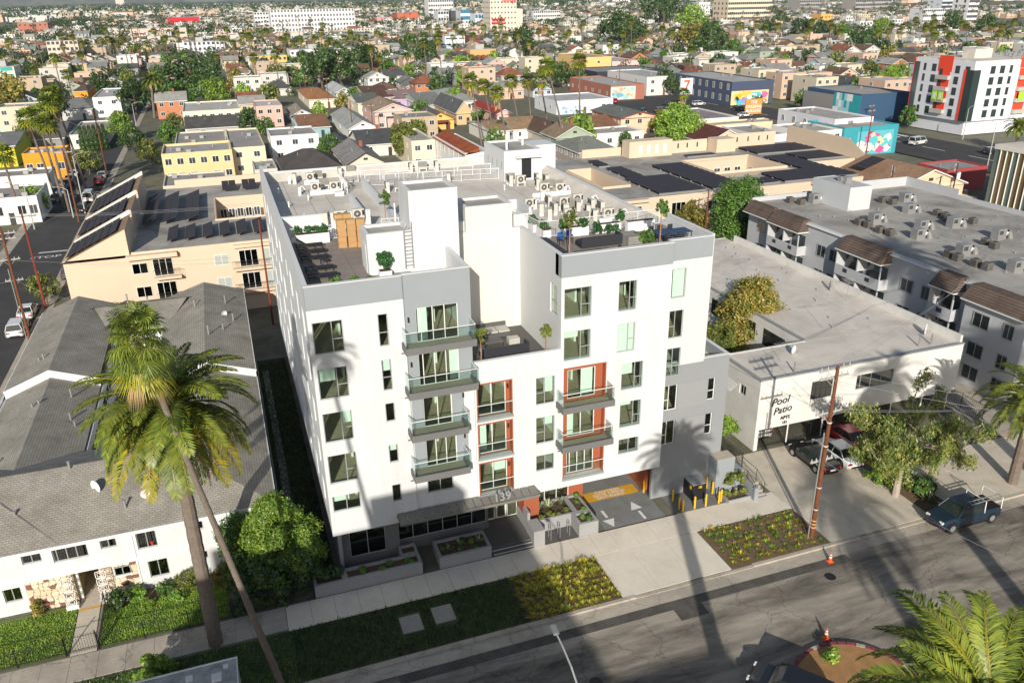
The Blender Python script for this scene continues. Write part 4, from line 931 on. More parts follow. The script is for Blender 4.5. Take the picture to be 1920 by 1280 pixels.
def railing(pts, z, h, label, m=METALW, step=.13):
    t = empty('railing', (pts[0][0], pts[0][1], z), label, 'railing', 'white roof railings')
    f = MB(); p = MB(); ox, oy = pts[0]
    for a, c in zip(pts[:-1], pts[1:]):
        L = math.hypot(c[0]-a[0], c[1]-a[1]); ax, ay, cx_, cy_ = a[0]-ox, a[1]-oy, c[0]-ox, c[1]-oy
        f.cyl((ax, ay, h), (cx_, cy_, h), .03, n=4); f.cyl((ax, ay, .1), (cx_, cy_, .1), .025, n=4)
        n = max(1, int(L/1.8))
        for k in range(n+1): q = k/n; f.cyl((ax+(cx_-ax)*q, ay+(cy_-ay)*q, 0), (ax+(cx_-ax)*q, ay+(cy_-ay)*q, h+.03), .03, n=4)
        n = int(L/step)
        for k in range(n): q = (k+.5)/n; p.cyl((ax+(cx_-ax)*q, ay+(cy_-ay)*q, .1), (ax+(cx_-ax)*q, ay+(cy_-ay)*q, h), .011, n=3, caps=False)
    f.build('frame', m, t); o = p.build('pickets', m, t); o['kind'] = 'stuff'; return t
railing([(.6, 15.0), (5.3, 15.0)], 19.15, 1.1, 'white railing behind the box shrubs of the sun deck')
railing([(7.2, 30), (7.2, 34.8), (9.0, 34.8)], 19.15, 1.1, 'white railing around the far end of the roof walkway')
railing([(9.3, 34.9), (22.2, 33.2)], 19.15, 1.1, 'long white railing across the rear roof, farther one')
railing([(9.3, 32.6), (22.2, 30.6)], 19.15, 1.1, 'long white railing across the rear roof, nearer one')
railing([(17.0, 12.4), (17.2, 11.7), (17.6, 7.9), (18.9, 7.6), (21.8, 7.7), (27.4, 7.85)], D2-.1, 1.2, 'white railing between the lounge deck and the condenser field')
railing([(7.5, 15.2), (8.8, 15.0)], 19.2, 1.1, 'short white railing beside the small potted tree on the walkway')
cb = MB(); cb.box(-.45, -.17, .25, .45, .17, 1.0); cbm = cb.mesh('body', ACB)
cs = MB(); cs.box(-.40, -.16, 0, -.33, .16, .25); cs.box(.33, -.16, 0, .40, .16, .25); csm = cs.mesh('stand', METALW)
cg = MB(); R_ = .27
cg.face([(-.08+R_*math.cos(a*math.pi/8), -.176, .64+R_*math.sin(a*math.pi/8)) for a in range(16)]); cgm = cg.mesh('fan_grille', ACD)
ch_ = MB(); ch_.cyl((-.08, -.18, .64), (-.08, -.19, .64), .08, n=8); 
for k in range(8): a = k*math.pi/4; ch_.cyl((-.08, -.182, .64), (-.08+R_*math.cos(a), -.182, .64+R_*math.sin(a)), .008, n=3)
chm = ch_.mesh('fan_guard', ACB)
cl_ = MB()
for k in range(9): cl_.box(-.42+k*.1, .172, .40, -.36+k*.1, .18, 1.0)
clm = cl_.mesh('coil_fins', ACD)
cab = MB(); cab.box(.30, -.18, .5, .44, -.172, .9); cabm = cab.mesh('valve_cover', METALD)
ACC = [0]
def condenser(x, y, z, rz, label, group='condensers on the roof of the white building', s=1.0):
    t = empty('condenser', (x, y, z), label, 'air conditioner', group, rz); t.scale = (s, s, s)
    inst('body', cbm, t); inst('stand', csm, t); g = inst('fan_grille', cgm, t); inst('fan_guard', chm, g); inst('coil_fins', clm, t); inst('valve_cover', cabm, t); ACC[0] += 1
Zr = 19.15
for k, (x, y, a, w) in enumerate(((3.1, 36.8, 1.4, 'leftmost of the far left group'), (4.6, 36.4, 0, 'facing forward in the far left group'), (4.5, 31.6, 0, 'front left pair, left one'), (6.2, 31.4, 0, 'front left pair, right one'), (5.5, 33.2, 3.1, 'turned away behind the front left pair'), (7.7, 38.0, 1.5, 'beside the walkway railing, side on'), (8.9, 38.6, 3.1, 'beside the walkway railing, back turned'), (5.4, 37.2, 3.1, 'far left group, back turned'))):
    condenser(x, y, Zr, a, 'beige mini split condenser on the left rear roof, '+w)
for k, (x, y, a, w) in enumerate(((14.9, 37.5, 1.5, 'side on, left'), (16.2, 37.6, 3.1, 'back turned, middle'), (17.6, 37.4, 1.5, 'side on, right'), (23.4, 38.2, 1.5, 'alone by the rear stair house'), (10.8, 29.4, 1.5, 'behind the lift tower, side on'), (11.9, 29.3, 3.1, 'behind the lift tower, back turned'), (12.3, 28.0, 0, 'behind the lift tower, front facing'), (17.2, 30.9, 1.2, 'beyond the light well'))):
    condenser(x, y, Zr, a, 'beige condenser along the rear railings, '+w)
for k, (x, y, a, w) in enumerate(((22.3, 27.6, 1.5, 'at the door of the rear stair house, side on'), (23.2, 27.0, 0, 'at the door of the rear stair house, front facing'), (22.6, 28.4, 3.1, 'at the door of the rear stair house, back turned'), (24.9, 27.2, 1.5, 'tall side on pair by the stair house, left'), (25.5, 26.4, 1.5, 'tall side on pair by the stair house, right'), (24.1, 25.0, 1.4, 'small one below the side on pair'), (24.0, 23.0, 0, 'front facing, left of the middle row'), (25.0, 24.2, 3.1, 'behind the middle row, back turned'), (25.3, 22.4, 0, 'front facing on a white curb, middle row'), (25.6, 23.6, 3.0, 'behind the white curb'),
      (20.6, 17.8, 0, 'beside the light well wall'), (20.9, 15.8, 1.2, 'side on below the light well'), (20.9, 14.0, 1.2, 'side on near the planters'), (22.4, 18.0, 1.5, 'near cluster, back left side on'), (23.5, 17.2, 0, 'near cluster, back row front facing, left'), (25.0, 17.8, 0, 'near cluster, back row front facing, right'), (21.9, 15.6, 1.6, 'near cluster, left side on'), (22.6, 15.0, 1.4, 'near cluster, left side on, second'), (22.3, 13.3, 0, 'near cluster, front left front facing'), (23.9, 15.2, 1.3, 'near cluster, centre side on'), (24.2, 13.9, 1.3, 'near cluster, centre side on, second'), (24.0, 16.0, 3.1, 'near cluster, centre back turned'), (25.3, 15.6, 1.5, 'near cluster, right side on'), (25.7, 14.6, 1.5, 'near cluster, right side on, second'), (25.2, 12.2, 0, 'near cluster, front right on the white curb'), (24.0, 12.2, 1.3, 'near cluster, front centre side on'), (22.9, 11.9, 3.1, 'near cluster, front row back turned'), (21.2, 11.4, 3.1, 'near cluster, front left back turned'))):
    condenser(x, y, Zr, a, 'beige condenser on the right roof, '+w)
for (x, y, z, w) in ((3.55, 16.7, 20.0, 'left'), (4.6, 16.75, 20.0, 'middle'), (6.0, 16.75, 20.0, 'right')): condenser(x, y, z-.1, 0 if w != 'left' else 1.3, 'condenser on the white wall behind the cardboard boxes, '+w)
cu = MB()
for (x0, y0, x1, y1) in ((3.9, 35.9, 5.6, 36.1), (3.9, 31.0, 6.8, 31.2), (22.5, 22.0, 26.2, 22.2), (22.8, 16.6, 24.4, 16.8), (24.2, 11.6, 26.2, 11.8), (21.3, 12.6, 23, 12.8), (6.0, 29.6, 6.8, 30.2)): cu.box(x0, y0, 19.12, x1, y1, 19.5)
cu.build('service_curb', METALW, APT)
vn = MB(); vn.cyl((0, 0, 0), (0, 0, .45), .07, n=7); vn.cyl((0, 0, .45), (0, 0, .5), .1, n=7); vnm = vn.mesh('roof_vent', METALW)
for (x, y) in ((1.2, 33), (1.6, 27), (2.4, 22), (3.5, 29), (21, 20), (26.0, 20), (26.1, 28), (19.2, 19), (11.5, 35), (13, 36), (19.5, 36), (21.2, 26)): inst('roof_vent', vnm, APT, (x, y, 19.12))
pp = MB()
for (x, y) in ((2.6, 37), (3.0, 31.5), (6.9, 32), (25.6, 22), (26.3, 17.6), (26.4, 12.2), (21.2, 18.1), (22.9, 20.8)):
    pp.box(x-.12, y-.12, 19.12, x+.12, y+.12, 19.85)
    pp.tube([(x, y, 19.8), (x+.3, y-.1, 19.95), (x+.5, y-.1, 19.6)], .04, 5)
pp.build('pipe_housing', METALW, APT)
fl_ = MB(); r = random.Random(3)
for (x, y) in ((7.3, 30.4), (8.1, 33), (24.4, 23.5), (23.2, 14.5), (25.6, 13.2), (23.0, 17.6)):
    for k in range(3):
        p = [(x+r.uniform(-.3, .3), y+r.uniform(-.3, .3), 19.2+r.uniform(0, .6)) for q in range(4)]; fl_.tube(p, .025, 4)
fl_.build('refrigerant_line', METALD, APT)
LT = mat('lounger_black', (.03, .032, .04), .7)
def lounger(x, y, label, table):
    t = empty('sun_lounger', (x, y, DZ), label, 'sun lounger', 'black sun loungers on the left roof deck', 0)
    b = MB()
    for s in (-.3, .3): b.box(-.0, s-.03, .22, 1.95, s+.03, .28); 
    for (px) in (.1, 1.35, 1.85):
        for s in (-.3, .3): b.cyl((px, s, 0), (px, s, .24), .025, n=4)
    b.build('frame', METALD, t)
    b = MB(); b.face([(.75, -.3, .30), (1.95, -.3, .30), (1.95, .3, .30), (.75, .3, .30)]); b.face([(.75, -.3, .28), (.75, .3, .28), (1.95, .3, .28), (1.95, -.3, .28)]); b.build('seat', LT, t)
    b = MB(); b.face([(.1, -.3, .78), (.75, -.3, .30), (.75, .3, .30), (.1, .3, .78)]); b.face([(.1, .3, .76), (.75, .3, .28), (.75, -.3, .28), (.1, -.3, .76)]); b.build('backrest', LT, t)
    return t
ys = [13.0, 11.4, 9.8, 7.3, 5.6]
for k, y in enumerate(ys): lounger(.75, y, 'black sun lounger on the deck beside the grey parapet, %s from the front' % ('farthest', 'fourth', 'third', 'second', 'nearest')[k], 0)
for k, y in enumerate((8.6, 4.5)):
    b = MB(); b.box(-.25, -.25, .36, .25, .25, .40)
    for sx in (-.2, .2):
        for sy in (-.2, .2): b.cyl((sx, sy, 0), (sx, sy, .37), .02, n=4)
    tag(b.build('side_table', LT, loc=(2.2, y, DZ)), 'small black side table between the sun loungers, '+('farther one' if k == 0 else 'nearest the street parapet'), 'side table', 'side tables on the left deck')
BX = [leaves('foliage', *clumps(200+i, 14, .3, .3, .3, .35, (.35, .5)), 900, .055, SHRUB, 210+i) for i in range(3)]
pb = MB(); pb.box(0, 0, 0, 2.2, .6, .75)
def trough(x, y, z, w, d, h, label, rz=0, soil=True):
    t = empty('planter_box', (x, y, z), label, 'planter', 'white planters on the roof', rz)
    b = MB(); b.box(0, 0, 0, w, d, h); b.build('box', METALW, t); b = MB(); b.box(.04, .04, h+.001, w-.04, d-.04, h+.015); b.build('soil', SOIL, t); return t
def ball(x, y, z, s, label, sz=1.0, group='clipped box shrubs on the roof decks', k=0):
    t = inst('box_shrub', BX[k % 3], None, (x, y, z), (0, 0, k), (s, s, s*sz)); tag(t, label, 'shrub', group); return t
trough(.95, 14.0, DZ, 2.4, .6, .75, 'long white planter of four round shrubs on the left deck')
for k, x in enumerate((1.15, 1.9, 2.45, 3.0)): ball(x, 14.3, DZ+.7, 1.0, 'round green shrub in the white planter of the left deck, %s of four' % ('leftmost', 'second', 'third', 'rightmost')[k], k=k)
trough(5.2, 4.3, DZ, .8, .6, .4, 'small white planter at the foot of the roof ladder'); 
tag(inst('tall_shrub', leaves('foliage', *clumps(220, 22, .42, .42, .7, .75, (.25, .4)), 2200, .07, SHRUB, 221), None, (5.6, 4.5, DZ+.3)), 'tall green shrub in front of the roof access hut', 'shrub')
cover('planting', .9, .6, 5.0, 1.2, DZ+.7, 1000, .1, L_GREEN, 23, h=.6, lab='low planting tips behind the front parapet of the left deck')
trough(17.5, 8.9, D2, .6, 2.2, .6, 'white planter with a green mound, farther of two by the lounge deck edge', -.1); trough(17.7, 7.3, D2-.2, .6, 1.5, .75, 'white planter with a green mound, nearer of two by the lounge deck edge')
for k, (x, y, s) in enumerate(((17.8, 9.6, 1.2), (17.9, 10.5, 1.2), (18.0, 7.8, 1.2), (18.05, 8.4, 1.1))): ball(x, y, D2+.45, s, 'green mound shrub in the planters along the lounge deck edge, '+('third', 'fourth', 'nearest', 'second')[k]+' from the street', k=k, sz=.8)
trough(18.9, 6.9, D2, 2.2, .5, .65, 'white planter behind the blue chairs'); trough(21.6, 6.9, D2, 2.1, .5, .65, 'white planter behind the dark sofa'); trough(24.0, 6.4, D2, 2.2, .5, .75, 'empty white planter box at the right of the lounge deck')
for k, (x, s) in enumerate(((19.2, 1.2), (20.7, 1.2))): ball(x, 7.1, D2+.5, s, 'round shrub behind the small tree of the lounge deck, '+('left' if k == 0 else 'right'), k=k)
for k, (x, y, s) in enumerate(((21.5, 6.3, 1.1), (22.3, 6.1, .9), (22.9, 6.1, .9), (23.7, 7.1, 1.1))): ball(x, y, D2+(.15 if k < 3 else .6), s, 'pointed green shrub by the white railing of the lounge deck, %s of four' % ('leftmost', 'second', 'third', 'rightmost')[k], k=k, sz=1.3)
def small_tree(x, y, z, label, m, s=1.0, h=2.6):
    t = empty('potted_tree', (x, y, z), label, 'tree', 'young trees on the roof decks')
    b = MB(); b.tube([(0, 0, 0), (.03, .02, h*.5), (0, 0, h*.8)], [.045, .04, .02], 6); b.build('trunk', mat('young_bark', (.34, .2, .13), .9), t)
    C, R = clumps(int(x*10), 20, .45*s, .45*s, .7*s, h*.8, (.2, .38)); inst('crown', leaves('crown', C, R, 900, .085, m, int(x*7), shell=.2), t)
    b = MB(); b.box(-.45, -.45, 0, .45, .45, .35); b.build('pot', METALW, t); return t
small_tree(17.0, 1.0, D2+.25, 'young yellow green tree standing at the front left of the right roof deck', L_OLIVE, 1.1, 3.4)
small_tree(23.6, 1.0, D2+.25, 'young dark green tree standing at the front of the right roof deck', L_GREEN, 1.0, 3.4)
small_tree(8.25, 17.6, 19.15, 'small dark tree on the roof walkway', L_GREEN, 1.1, 2.6)
small_tree(9.3 +.3, 15.0, 19.15, 'low dark bush by the lift tower', L_GREEN, .9, 1.0)
small_tree(10.75, .8, 13.1, 'thin young tree in a white pot at the left front corner of the terrace', L_OLIVE, .9, 3.1)
small_tree(15.3, .8, 13.1, 'thin young tree in a white pot at the right front corner of the terrace', L_OLIVE, .9, 2.8)
def sofa(x0, y0, x1, y1, z, back, label, m=None, cush=None):
    t = empty('outdoor_sofa', (x0, y0, z), label, 'sofa', 'dark outdoor sofas'); w, d = x1-x0, y1-y0; m = m or LT
    b = MB(); b.box(0, 0, .08, w, d, .38); b.build('base', m, t)
    b = MB()
    if 'f' in back: b.box(0, 0, .38, w, .12, .78)
    if 'k' in back: b.box(0, d-.12, .38, w, d, .78)
    if 'l' in back: b.box(0, .12, .38, .12, d-.12, .78)
    if 'r' in back: b.box(w-.12, .12, .38, w, d-.12, .78)
    b.build('backrest', m, t)
    if cush:
        n = max(1, round(max(w, d)/.9))
        for k in range(n):
            c = MB()
            if w > d: c.box(w*k/n+.05, .14, .382, w*(k+1)/n-.02, d-.14, .50)
            else: c.box(.14, d*k/n+.05, .382, w-.14, d*(k+1)/n-.02, .50)
            c.build('cushion', cush, t)
    return t
CUS = mat('pale_cushion', (.50, .49, .46), .9, noise=.15, nscale=6); CUSD = mat('dark_cushion', (.045, .05, .06), .9)
sofa(11.0, 5.9, 14.6, 7.2, 13.1, 'kl', 'grey cushioned sofa against the back wall of the terrace', mat('sofa_frame', (.10, .10, .10), .7), CUS)
sofa(11.4, 2.6, 14.8, 3.5, 13.1, 'fr', 'black sofa with pale cushions seen from behind on the terrace', LT, CUS)
def table(x, y, z, w, d, h, label, m=LT, top=None):
    t = empty('table', (x, y, z), label, 'table'); b = MB(); b.box(0, 0, h-.05, w, d, h); b.build('table_top', top or m, t)
    for (px, py) in ((.04, .04), (w-.09, .04), (.04, d-.09), (w-.09, d-.09)):
        l_ = MB(); l_.box(px, py, 0, px+.05, py+.05, h-.05); l_.build('leg', m, t)
    return t
table(12.2, 4.4, 13.1, 1.4, .9, .4, 'low dark coffee table between the two sofas of the terrace', top=mat('slate_top', (.12, .12, .12), .7))
b = MB(); b.box(0, 0, 0, .8, .6, .42); tag(b.build('ottoman', CUS, loc=(14.0, 4.5, 13.1)), 'pale square ottoman beside the terrace coffee table', 'ottoman')
sofa(16.4, 1.7, 17.5, 5.9, D2, 'l', 'long dark sofa along the inner parapet of the right deck', LT, CUSD); sofa(17.7, .9, 19.8, 2.1, D2, 'f', 'dark sofa directly behind the front parapet of the right deck', LT, CUSD)
sofa(19.1, 3.7, 22.2, 4.8, D2, 'fr', 'dark sofa in the middle of the right deck seen from behind', LT, CUSD); sofa(20.7, .86, 22.8, 1.5, D2, 'fl', 'short dark bench left of the dark young tree', LT, CUSD)
b = MB(); b.box(0, 0, 0, 1.2, 1.5, .7); tag(b.build('fire_table', ROOFG, loc=(22.3, 3.0, D2)), 'square grey concrete table right of the middle sofa', 'table')
bt = mat('navy_table', (.03, .06, .14), .45)
table(24.3, 2.4, D2, 2.7, 1.2, .8, 'long navy blue bar table at the right end of the deck', LT, bt)
for k, (x, y) in enumerate(((24.7, 4.0), (25.4, 4.05), (26.2, 4.0), (24.9, 1.9), (25.9, 1.9), (18.1, 5.0), (18.9, 5.3))):
    t = empty('deck_chair', (x, y, D2), ('black bar stool at the navy table, ' if k < 5 else 'blue chair beside the white railing, ')+('far side left', 'far side middle', 'far side right', 'near side left', 'near side right', 'left one', 'right one')[k], 'chair', 'chairs of the right deck')
    b = MB(); b.box(-.2, -.2, .6, .2, .2, .64); b.build('seat', LT if k < 5 else BLUE, t); b = MB(); b.box(-.2, .17, .64, .2, .2, .95); b.build('backrest', LT if k < 5 else BLUE, t)
    for (px, py) in ((-.18, -.18), (.15, -.18), (-.18, .15), (.15, .15)): l_ = MB(); l_.box(px, py, 0, px+.03, py+.03, .6); l_.build('leg', METALD, t)
tag(inst('leafy_bush', leaves('foliage', *clumps(230, 20, .8, .6, .5, .5, (.25, .4)), 1600, .09, L_GREEN, 231), None, (23.7, 3.4, D2)), 'leafy bush at the left end of the navy table', 'bush')
bx = MB(); bx.box(0, 0, 0, .60, .55, .40); bxm = bx.mesh('carton', BOXM); tp = MB(); tp.box(-.001, .24, .402, .601, .30, .405); tpm = tp.mesh('tape', mat('tape', (.55, .42, .26), .5))
r = random.Random(4)
for i, nz in enumerate((5, 5, 5)):
    for j in range(nz):
        t = empty('cardboard_box', (3.75+i*.66+r.uniform(-.03, .03), 12.1-i*.12+r.uniform(-.03, .03), DZ+j*.41), 'brown cardboard box in the %s column of the stack on the left deck, %s row' % (('left', 'middle', 'right')[i], ('bottom', 'second', 'third', 'fourth', 'top')[j]), 'cardboard box', 'cardboard boxes stacked on the left deck', r.uniform(-.04, .04))
        inst('carton', bxm, t); inst('tape', tpm, t)
for k in range(2):
    t = empty('cardboard_box', (3.7+k*.62, 12.9, DZ+5*.41-.2), 'brown cardboard box on top of the rear of the stack, '+('left' if k == 0 else 'right'), 'cardboard box', 'cardboard boxes stacked on the left deck'); inst('carton', bxm, t); inst('tape', tpm, t)
# ------------------------------------------------------------------ generic houses
BUILT = []      # footprints, to keep procedural houses and trees off them
def rectmark(x0, y0, x1, y1, pad=2): BUILT.append((min(x0, x1)-pad, min(y0, y1)-pad, max(x0, x1)+pad, max(y0, y1)+pad))
PAINT = {}
def paint(c, kind='wall'):
    k = (kind,)+tuple(round(v, 2) for v in c)
    if k not in PAINT:
        if kind == 'wall': PAINT[k] = mat('painted_wall_%d' % len(PAINT), c, .9, noise=.06, nscale=.5, bump=.15, bscale=20)
        elif kind == 'flat': PAINT[k] = mat('flat_roof_%d' % len(PAINT), c, .9, noise=.15, nscale=.4, stains=.4, sscale=.25)
        else: PAINT[k] = uvmat('shingle_roof_%d' % len(PAINT), c, tuple(v*.8 for v in c), tuple(v*.5 for v in c), .4, .22, bump=.4)
    return PAINT[k]
HWIN = {}
def hwin(w, h, fm=None):
    """small window: casing proud of the wall and dark glass, one per opening"""
    key = (round(w, 1), round(h, 1), fm.name if fm else '')
    if key not in HWIN:
        b = MB(); e = .09
        b.box(-w/2-e, -.06, -e, w/2+e, .0, 0); b.box(-w/2-e, -.06, h, w/2+e, 0, h+e); b.box(-w/2-e, -.06, 0, -w/2, 0, h); b.box(w/2, -.06, 0, w/2+e, 0, h)
        b.box(-.03, -.045, 0, .03, 0, h)
        g = MB(); g.box(-w/2, -.02, 0, w/2, .0, h)
        HWIN[key] = (b.mesh('window', fm or FRAMEW), g.mesh('pane', HGL))
    return HWIN[key]
HGL = mat('house_glass', (.045, .055, .06), .12, spec=.8, var=.6)
def put_win(parent, x, y, z, w, h, side, fm=None, pane=True):
    rz = {'f': 0, 'l': -math.pi/2, 'r': math.pi/2, 'k': math.pi}[side]
    a, g = hwin(w, h, fm); o = inst('window', a, parent, (x, y, z), (0, 0, rz))
    inst('pane', g, o)
def house(name, label, cat, x0, y0, x1, y1, z, kind='gable', ridge='x', rise=None, wc=(.7, .68, .62), rc=(.3, .29, .28), over=.45, group=None, win=(2, 1), floors=None, parapet=.35, chim=False, z0=0, trim=None, porch=None, seed=1, winh=1.1, winw=1.2, solar=False, sidewin='l'):
    r = random.Random(seed+int(x0*7)+int(y0)); w = x1-x0; d = y1-y0; rectmark(x0, y0, x1, y1)
    t = empty(name, (x0, y0, z0), label, cat, group); W_ = paint(wc); h = z
    b = MB()
    if kind == 'flat':
        R = paint(rc, 'flat'); p = parapet; q = .22
        b.box(0, 0, 0, w, d, h-.05, skip='tb'); b.box(0, 0, h-.05, w, q, h+p); b.box(0, d-q, h-.05, w, d, h+p); b.box(0, q, h-.05, q, d-q, h+p); b.box(w-q, q, h-.05, w, d-q, h+p)
        b.build('wall', W_, t); b = MB(); b.box(q, q, h-.3, w-q, d-q, h); ro = b.build('roof', R, t)
        b = MB()
        for k in range(r.randint(2, 4)):
            x, y = r.uniform(1, max(1.1, w-1.5)), r.uniform(1, max(1.1, d-1.5))
            if r.random() < .5: b.box(x, y, h, x+.9, y+.7, h+.7)
            else: b.cyl((x, y, h), (x, y, h+.6), .12, n=6)
        o = b.build('roof_equipment', METALG, ro); o['kind'] = 'stuff'
    else:
        b.box(0, 0, 0, w, d, h, skip='b'); rise = rise or (.25*min(w, d) if ridge == 'x' else .25*min(w, d))
        R = paint(rc, 'roof'); o_ = over; rf = MB(); fa = MB(); th = .12
        if ridge == 'x':
            s = rise/(d/2); ez = h-s*o_; ym = d/2
            if kind == 'hip':
                k = min(d/2, w*.4); A = (-o_, -o_, ez); B_ = (w+o_, -o_, ez); C_ = (w+o_, d+o_, ez); D_ = (-o_, d+o_, ez); P = (k, ym, h+rise); Q = (w-k, ym, h+rise)
                rf.face([A, B_, Q, P]); rf.face([B_, C_, Q]); rf.face([C_, D_, P, Q]); rf.face([D_, A, P])
            else:
                A = (-o_, -o_, ez); B_ = (w+o_, -o_, ez); C_ = (w+o_, d+o_, ez); D_ = (-o_, d+o_, ez); P = (-o_, ym, h+rise); Q = (w+o_, ym, h+rise)
                rf.face([A, B_, Q, P]); rf.face([C_, D_, P, Q])
                b.face([(0, 0, h), (0, ym, h+rise-.05), (0, d, h)][::1]); b.face([(w, 0, h), (w, d, h), (w, ym, h+rise-.05)])
        else:
            s = rise/(w/2); ez = h-s*o_; xm = w/2
            if kind == 'hip':
                k = min(w/2, d*.4); A = (-o_, -o_, ez); B_ = (w+o_, -o_, ez); C_ = (w+o_, d+o_, ez); D_ = (-o_, d+o_, ez); P = (xm, k, h+rise); Q = (xm, d-k, h+rise)
                rf.face([A, B_, P]); rf.face([B_, C_, Q, P]); rf.face([C_, D_, Q]); rf.face([D_, A, P, Q])
            else:
                A = (-o_, -o_, ez); B_ = (w+o_, -o_, ez); C_ = (w+o_, d+o_, ez); D_ = (-o_, d+o_, ez); P = (xm, -o_, h+rise); Q = (xm, d+o_, h+rise)
                rf.face([B_, C_, Q, P]); rf.face([D_, A, P, Q])
                b.face([(0, 0, h), (w, 0, h), (xm, 0, h+rise-.05)]); b.face([(w, d, h), (0, d, h), (xm, d, h+rise-.05)])
        # fascia boards and underside
        def fas(p, q): fa.face([(p[0], p[1], p[2]-.2), (q[0], q[1], q[2]-.2), (q[0], q[1], q[2]-.002), (p[0], p[1], p[2]-.002)]); 
        if kind == 'hip': 
            for p, q in ((A, B_), (B_, C_), (C_, D_), (D_, A)): fas(p, q)
        elif ridge == 'x':
            for p, q in ((A, B_), (B_, Q), (Q, C_), (C_, D_), (D_, P), (P, A)): fas(p, q)
        else:
            for p, q in ((A, P), (P, B_), (B_, C_), (C_, Q), (Q, D_), (D_, A)): fas(p, q)
        fa.face([(-o_, -o_, ez-.19), (-o_, d+o_, ez-.19), (w+o_, d+o_, ez-.19), (w+o_, -o_, ez-.19)])
        b.build('wall', W_, t); ro = rf.build('roof', R, t); fa.build('eaves', trim or FRAMEW, ro)
        if chim:
            c = MB(); cx, cy = w*.6, d*.5; c.box(cx-.35, cy-.35, h, cx+.35, cy+.35, h+rise+.9); c.build('chimney', mat('brick_red', (.33, .12, .07), .9, noise=.2, nscale=5), ro)
        vp = MB(); vp.cyl((w*.3, d*.35, h+.1), (w*.3, d*.35, h+rise*.7+.5), .07, n=5); vp.build('vent', METALG, ro)
        if ridge == 'y' and kind == 'gable' and w > 5:
            g = MB(); g.box(w/2-.45, -.03, h+rise*.25, w/2+.45, 0, h+rise*.25+.5); g.build('gable_vent', FRAMED, t)
    if solar:
        sp = MB(); sp.box(0, 0, 0, 1.0, 1.6, .04); spm = sp.mesh('solar_panel', SOLAR)
        ang = 0 if kind == 'flat' else math.atan2(rise, (d/2 if ridge == 'x' else w/2))
        for i in range(4):
            for j in range(2): inst('solar_panel', spm, ro, (w*.25+i*1.04, .6+j*1.63*math.cos(ang), h+.25+(.6+j*1.63)*math.sin(ang)), (ang, 0, 0))
    floors = floors or max(1, int(h/2.8)); fh = h/floors
    for f in range(floors):
        zz = f*fh+fh*.38
        for k in range(win[0]):
            xx = w*(k+.5)/win[0]
            if f == 0 and k == win[0]//2 and win[0] > 1:
                d_ = MB(); d_.box(xx-.45, -.05, 0, xx+.45, 0, 2.05); d_.build('door', FRAMED if r.random() < .5 else mat('brown_door', (.2, .09, .04), .6), t)
            else: put_win(t, xx, 0, zz, winw, min(winh, fh*.5), 'f')
        for k in range(win[1]):
            yy = d*(k+.5)/win[1]
            if 'l' in sidewin: put_win(t, 0, yy, zz, winw*.9, min(winh, fh*.5), 'l')
            if 'r' in sidewin: put_win(t, w, yy, zz, winw*.9, min(winh, fh*.5), 'r')
    if porch:
        pc = MB(); pw = w*.5; px = w*.25
        for xx in (px, px+pw): pc.box(xx-.15, -1.8, 0, xx+.15, -1.5, h*.75)
        pc.box(px-.3, -2.0, h*.75, px+pw+.3, 0, h*.75+.15); pc.build('porch', trim or FRAMEW, t)
    return t

# ------------------------------------------------------------------ left neighbour: white two storey courtyard building
NB = empty('courtyard_apartments', (-15, 3.46, 0), 'white two storey building with grey shingle roofs around a courtyard and stone entrance panels', 'building'); rectmark(-24, 3, -3, 49)
def NBpart(b, name, m): o = b.build(name, m); o.parent = NB; o.location = (15, -3.46, 0); return o
fy = 3.46; EZ = 4.9
NW = [(-18.6, -17.5, 3.75, 4.45), (-16.9, -14.9, 3.45, 4.6), (-14.15, -13.2, 3.75, 4.45), (-12.05, -10.85, 3.15, 4.45), (-8.65, -7.95, 3.75, 4.45)]
NW1 = [(-20.2, -19.2, 1.0, 2.0), (-13.75, -12.75, 1.45, 2.1), (-11.7, -10.5, .8, 2.1), (-8.6, -8.0, 1.4, 2.0)]
b = MB(); wall(b, 'y', fy, -24, -3.7, 2.55, EZ, NW, .2); wall(b, 'y', fy+.004, -12.3, -3.7, 0, 2.549, NW1[2:], .2); wall(b, 'y', fy+.3, -24, -18.9, 0, 2.549, [NW1[0]], .2)
b.box(-3.9, fy+.2, 0, -3.7, 47, EZ); b.box(-24, fy+.2, 0, -23.8, 47, EZ)
NBpart(b, 'wall', WHITE)
b = MB(); b.box(-24, fy-.08, 2.42, -3.65, fy+.3, 2.6); b.box(-12.35, fy-.05, 0, -12.25, fy-.004, EZ); NBpart(b, 'trim_band', FRAMEW)
b = MB(); b.box(-18.9, fy+.45, 0, -15.9, fy+.6, 2.5); b.box(-14.6, fy+.2, 0, -12.3, fy+.4, 1.44); b.box(-14.6, fy+.2, 1.44, -13.76, fy+.4, 2.42); b.box(-12.74, fy+.2, 1.44, -12.3, fy+.4, 2.42); b.box(-13.76, fy+.2, 2.1, -12.74, fy+.4, 2.42); NBpart(b, 'wall', CREAM)
def win_nb(x0, x1, z0, z1, k, y=fy, **kw):
    o = window(NB, 'y', y, x0, x1, z0, z1, k, fm=FRAME, gm=GLASSD, **kw); o.location = (o.location[0]+15, o.location[1]-3.46, o.location[2])
for q in NW: win_nb(*q, '2' if q[1]-q[0] < 1.6 else '4')
for q in NW1: win_nb(*q, '2', y=fy+(.3 if q[0] < -19 else 0))
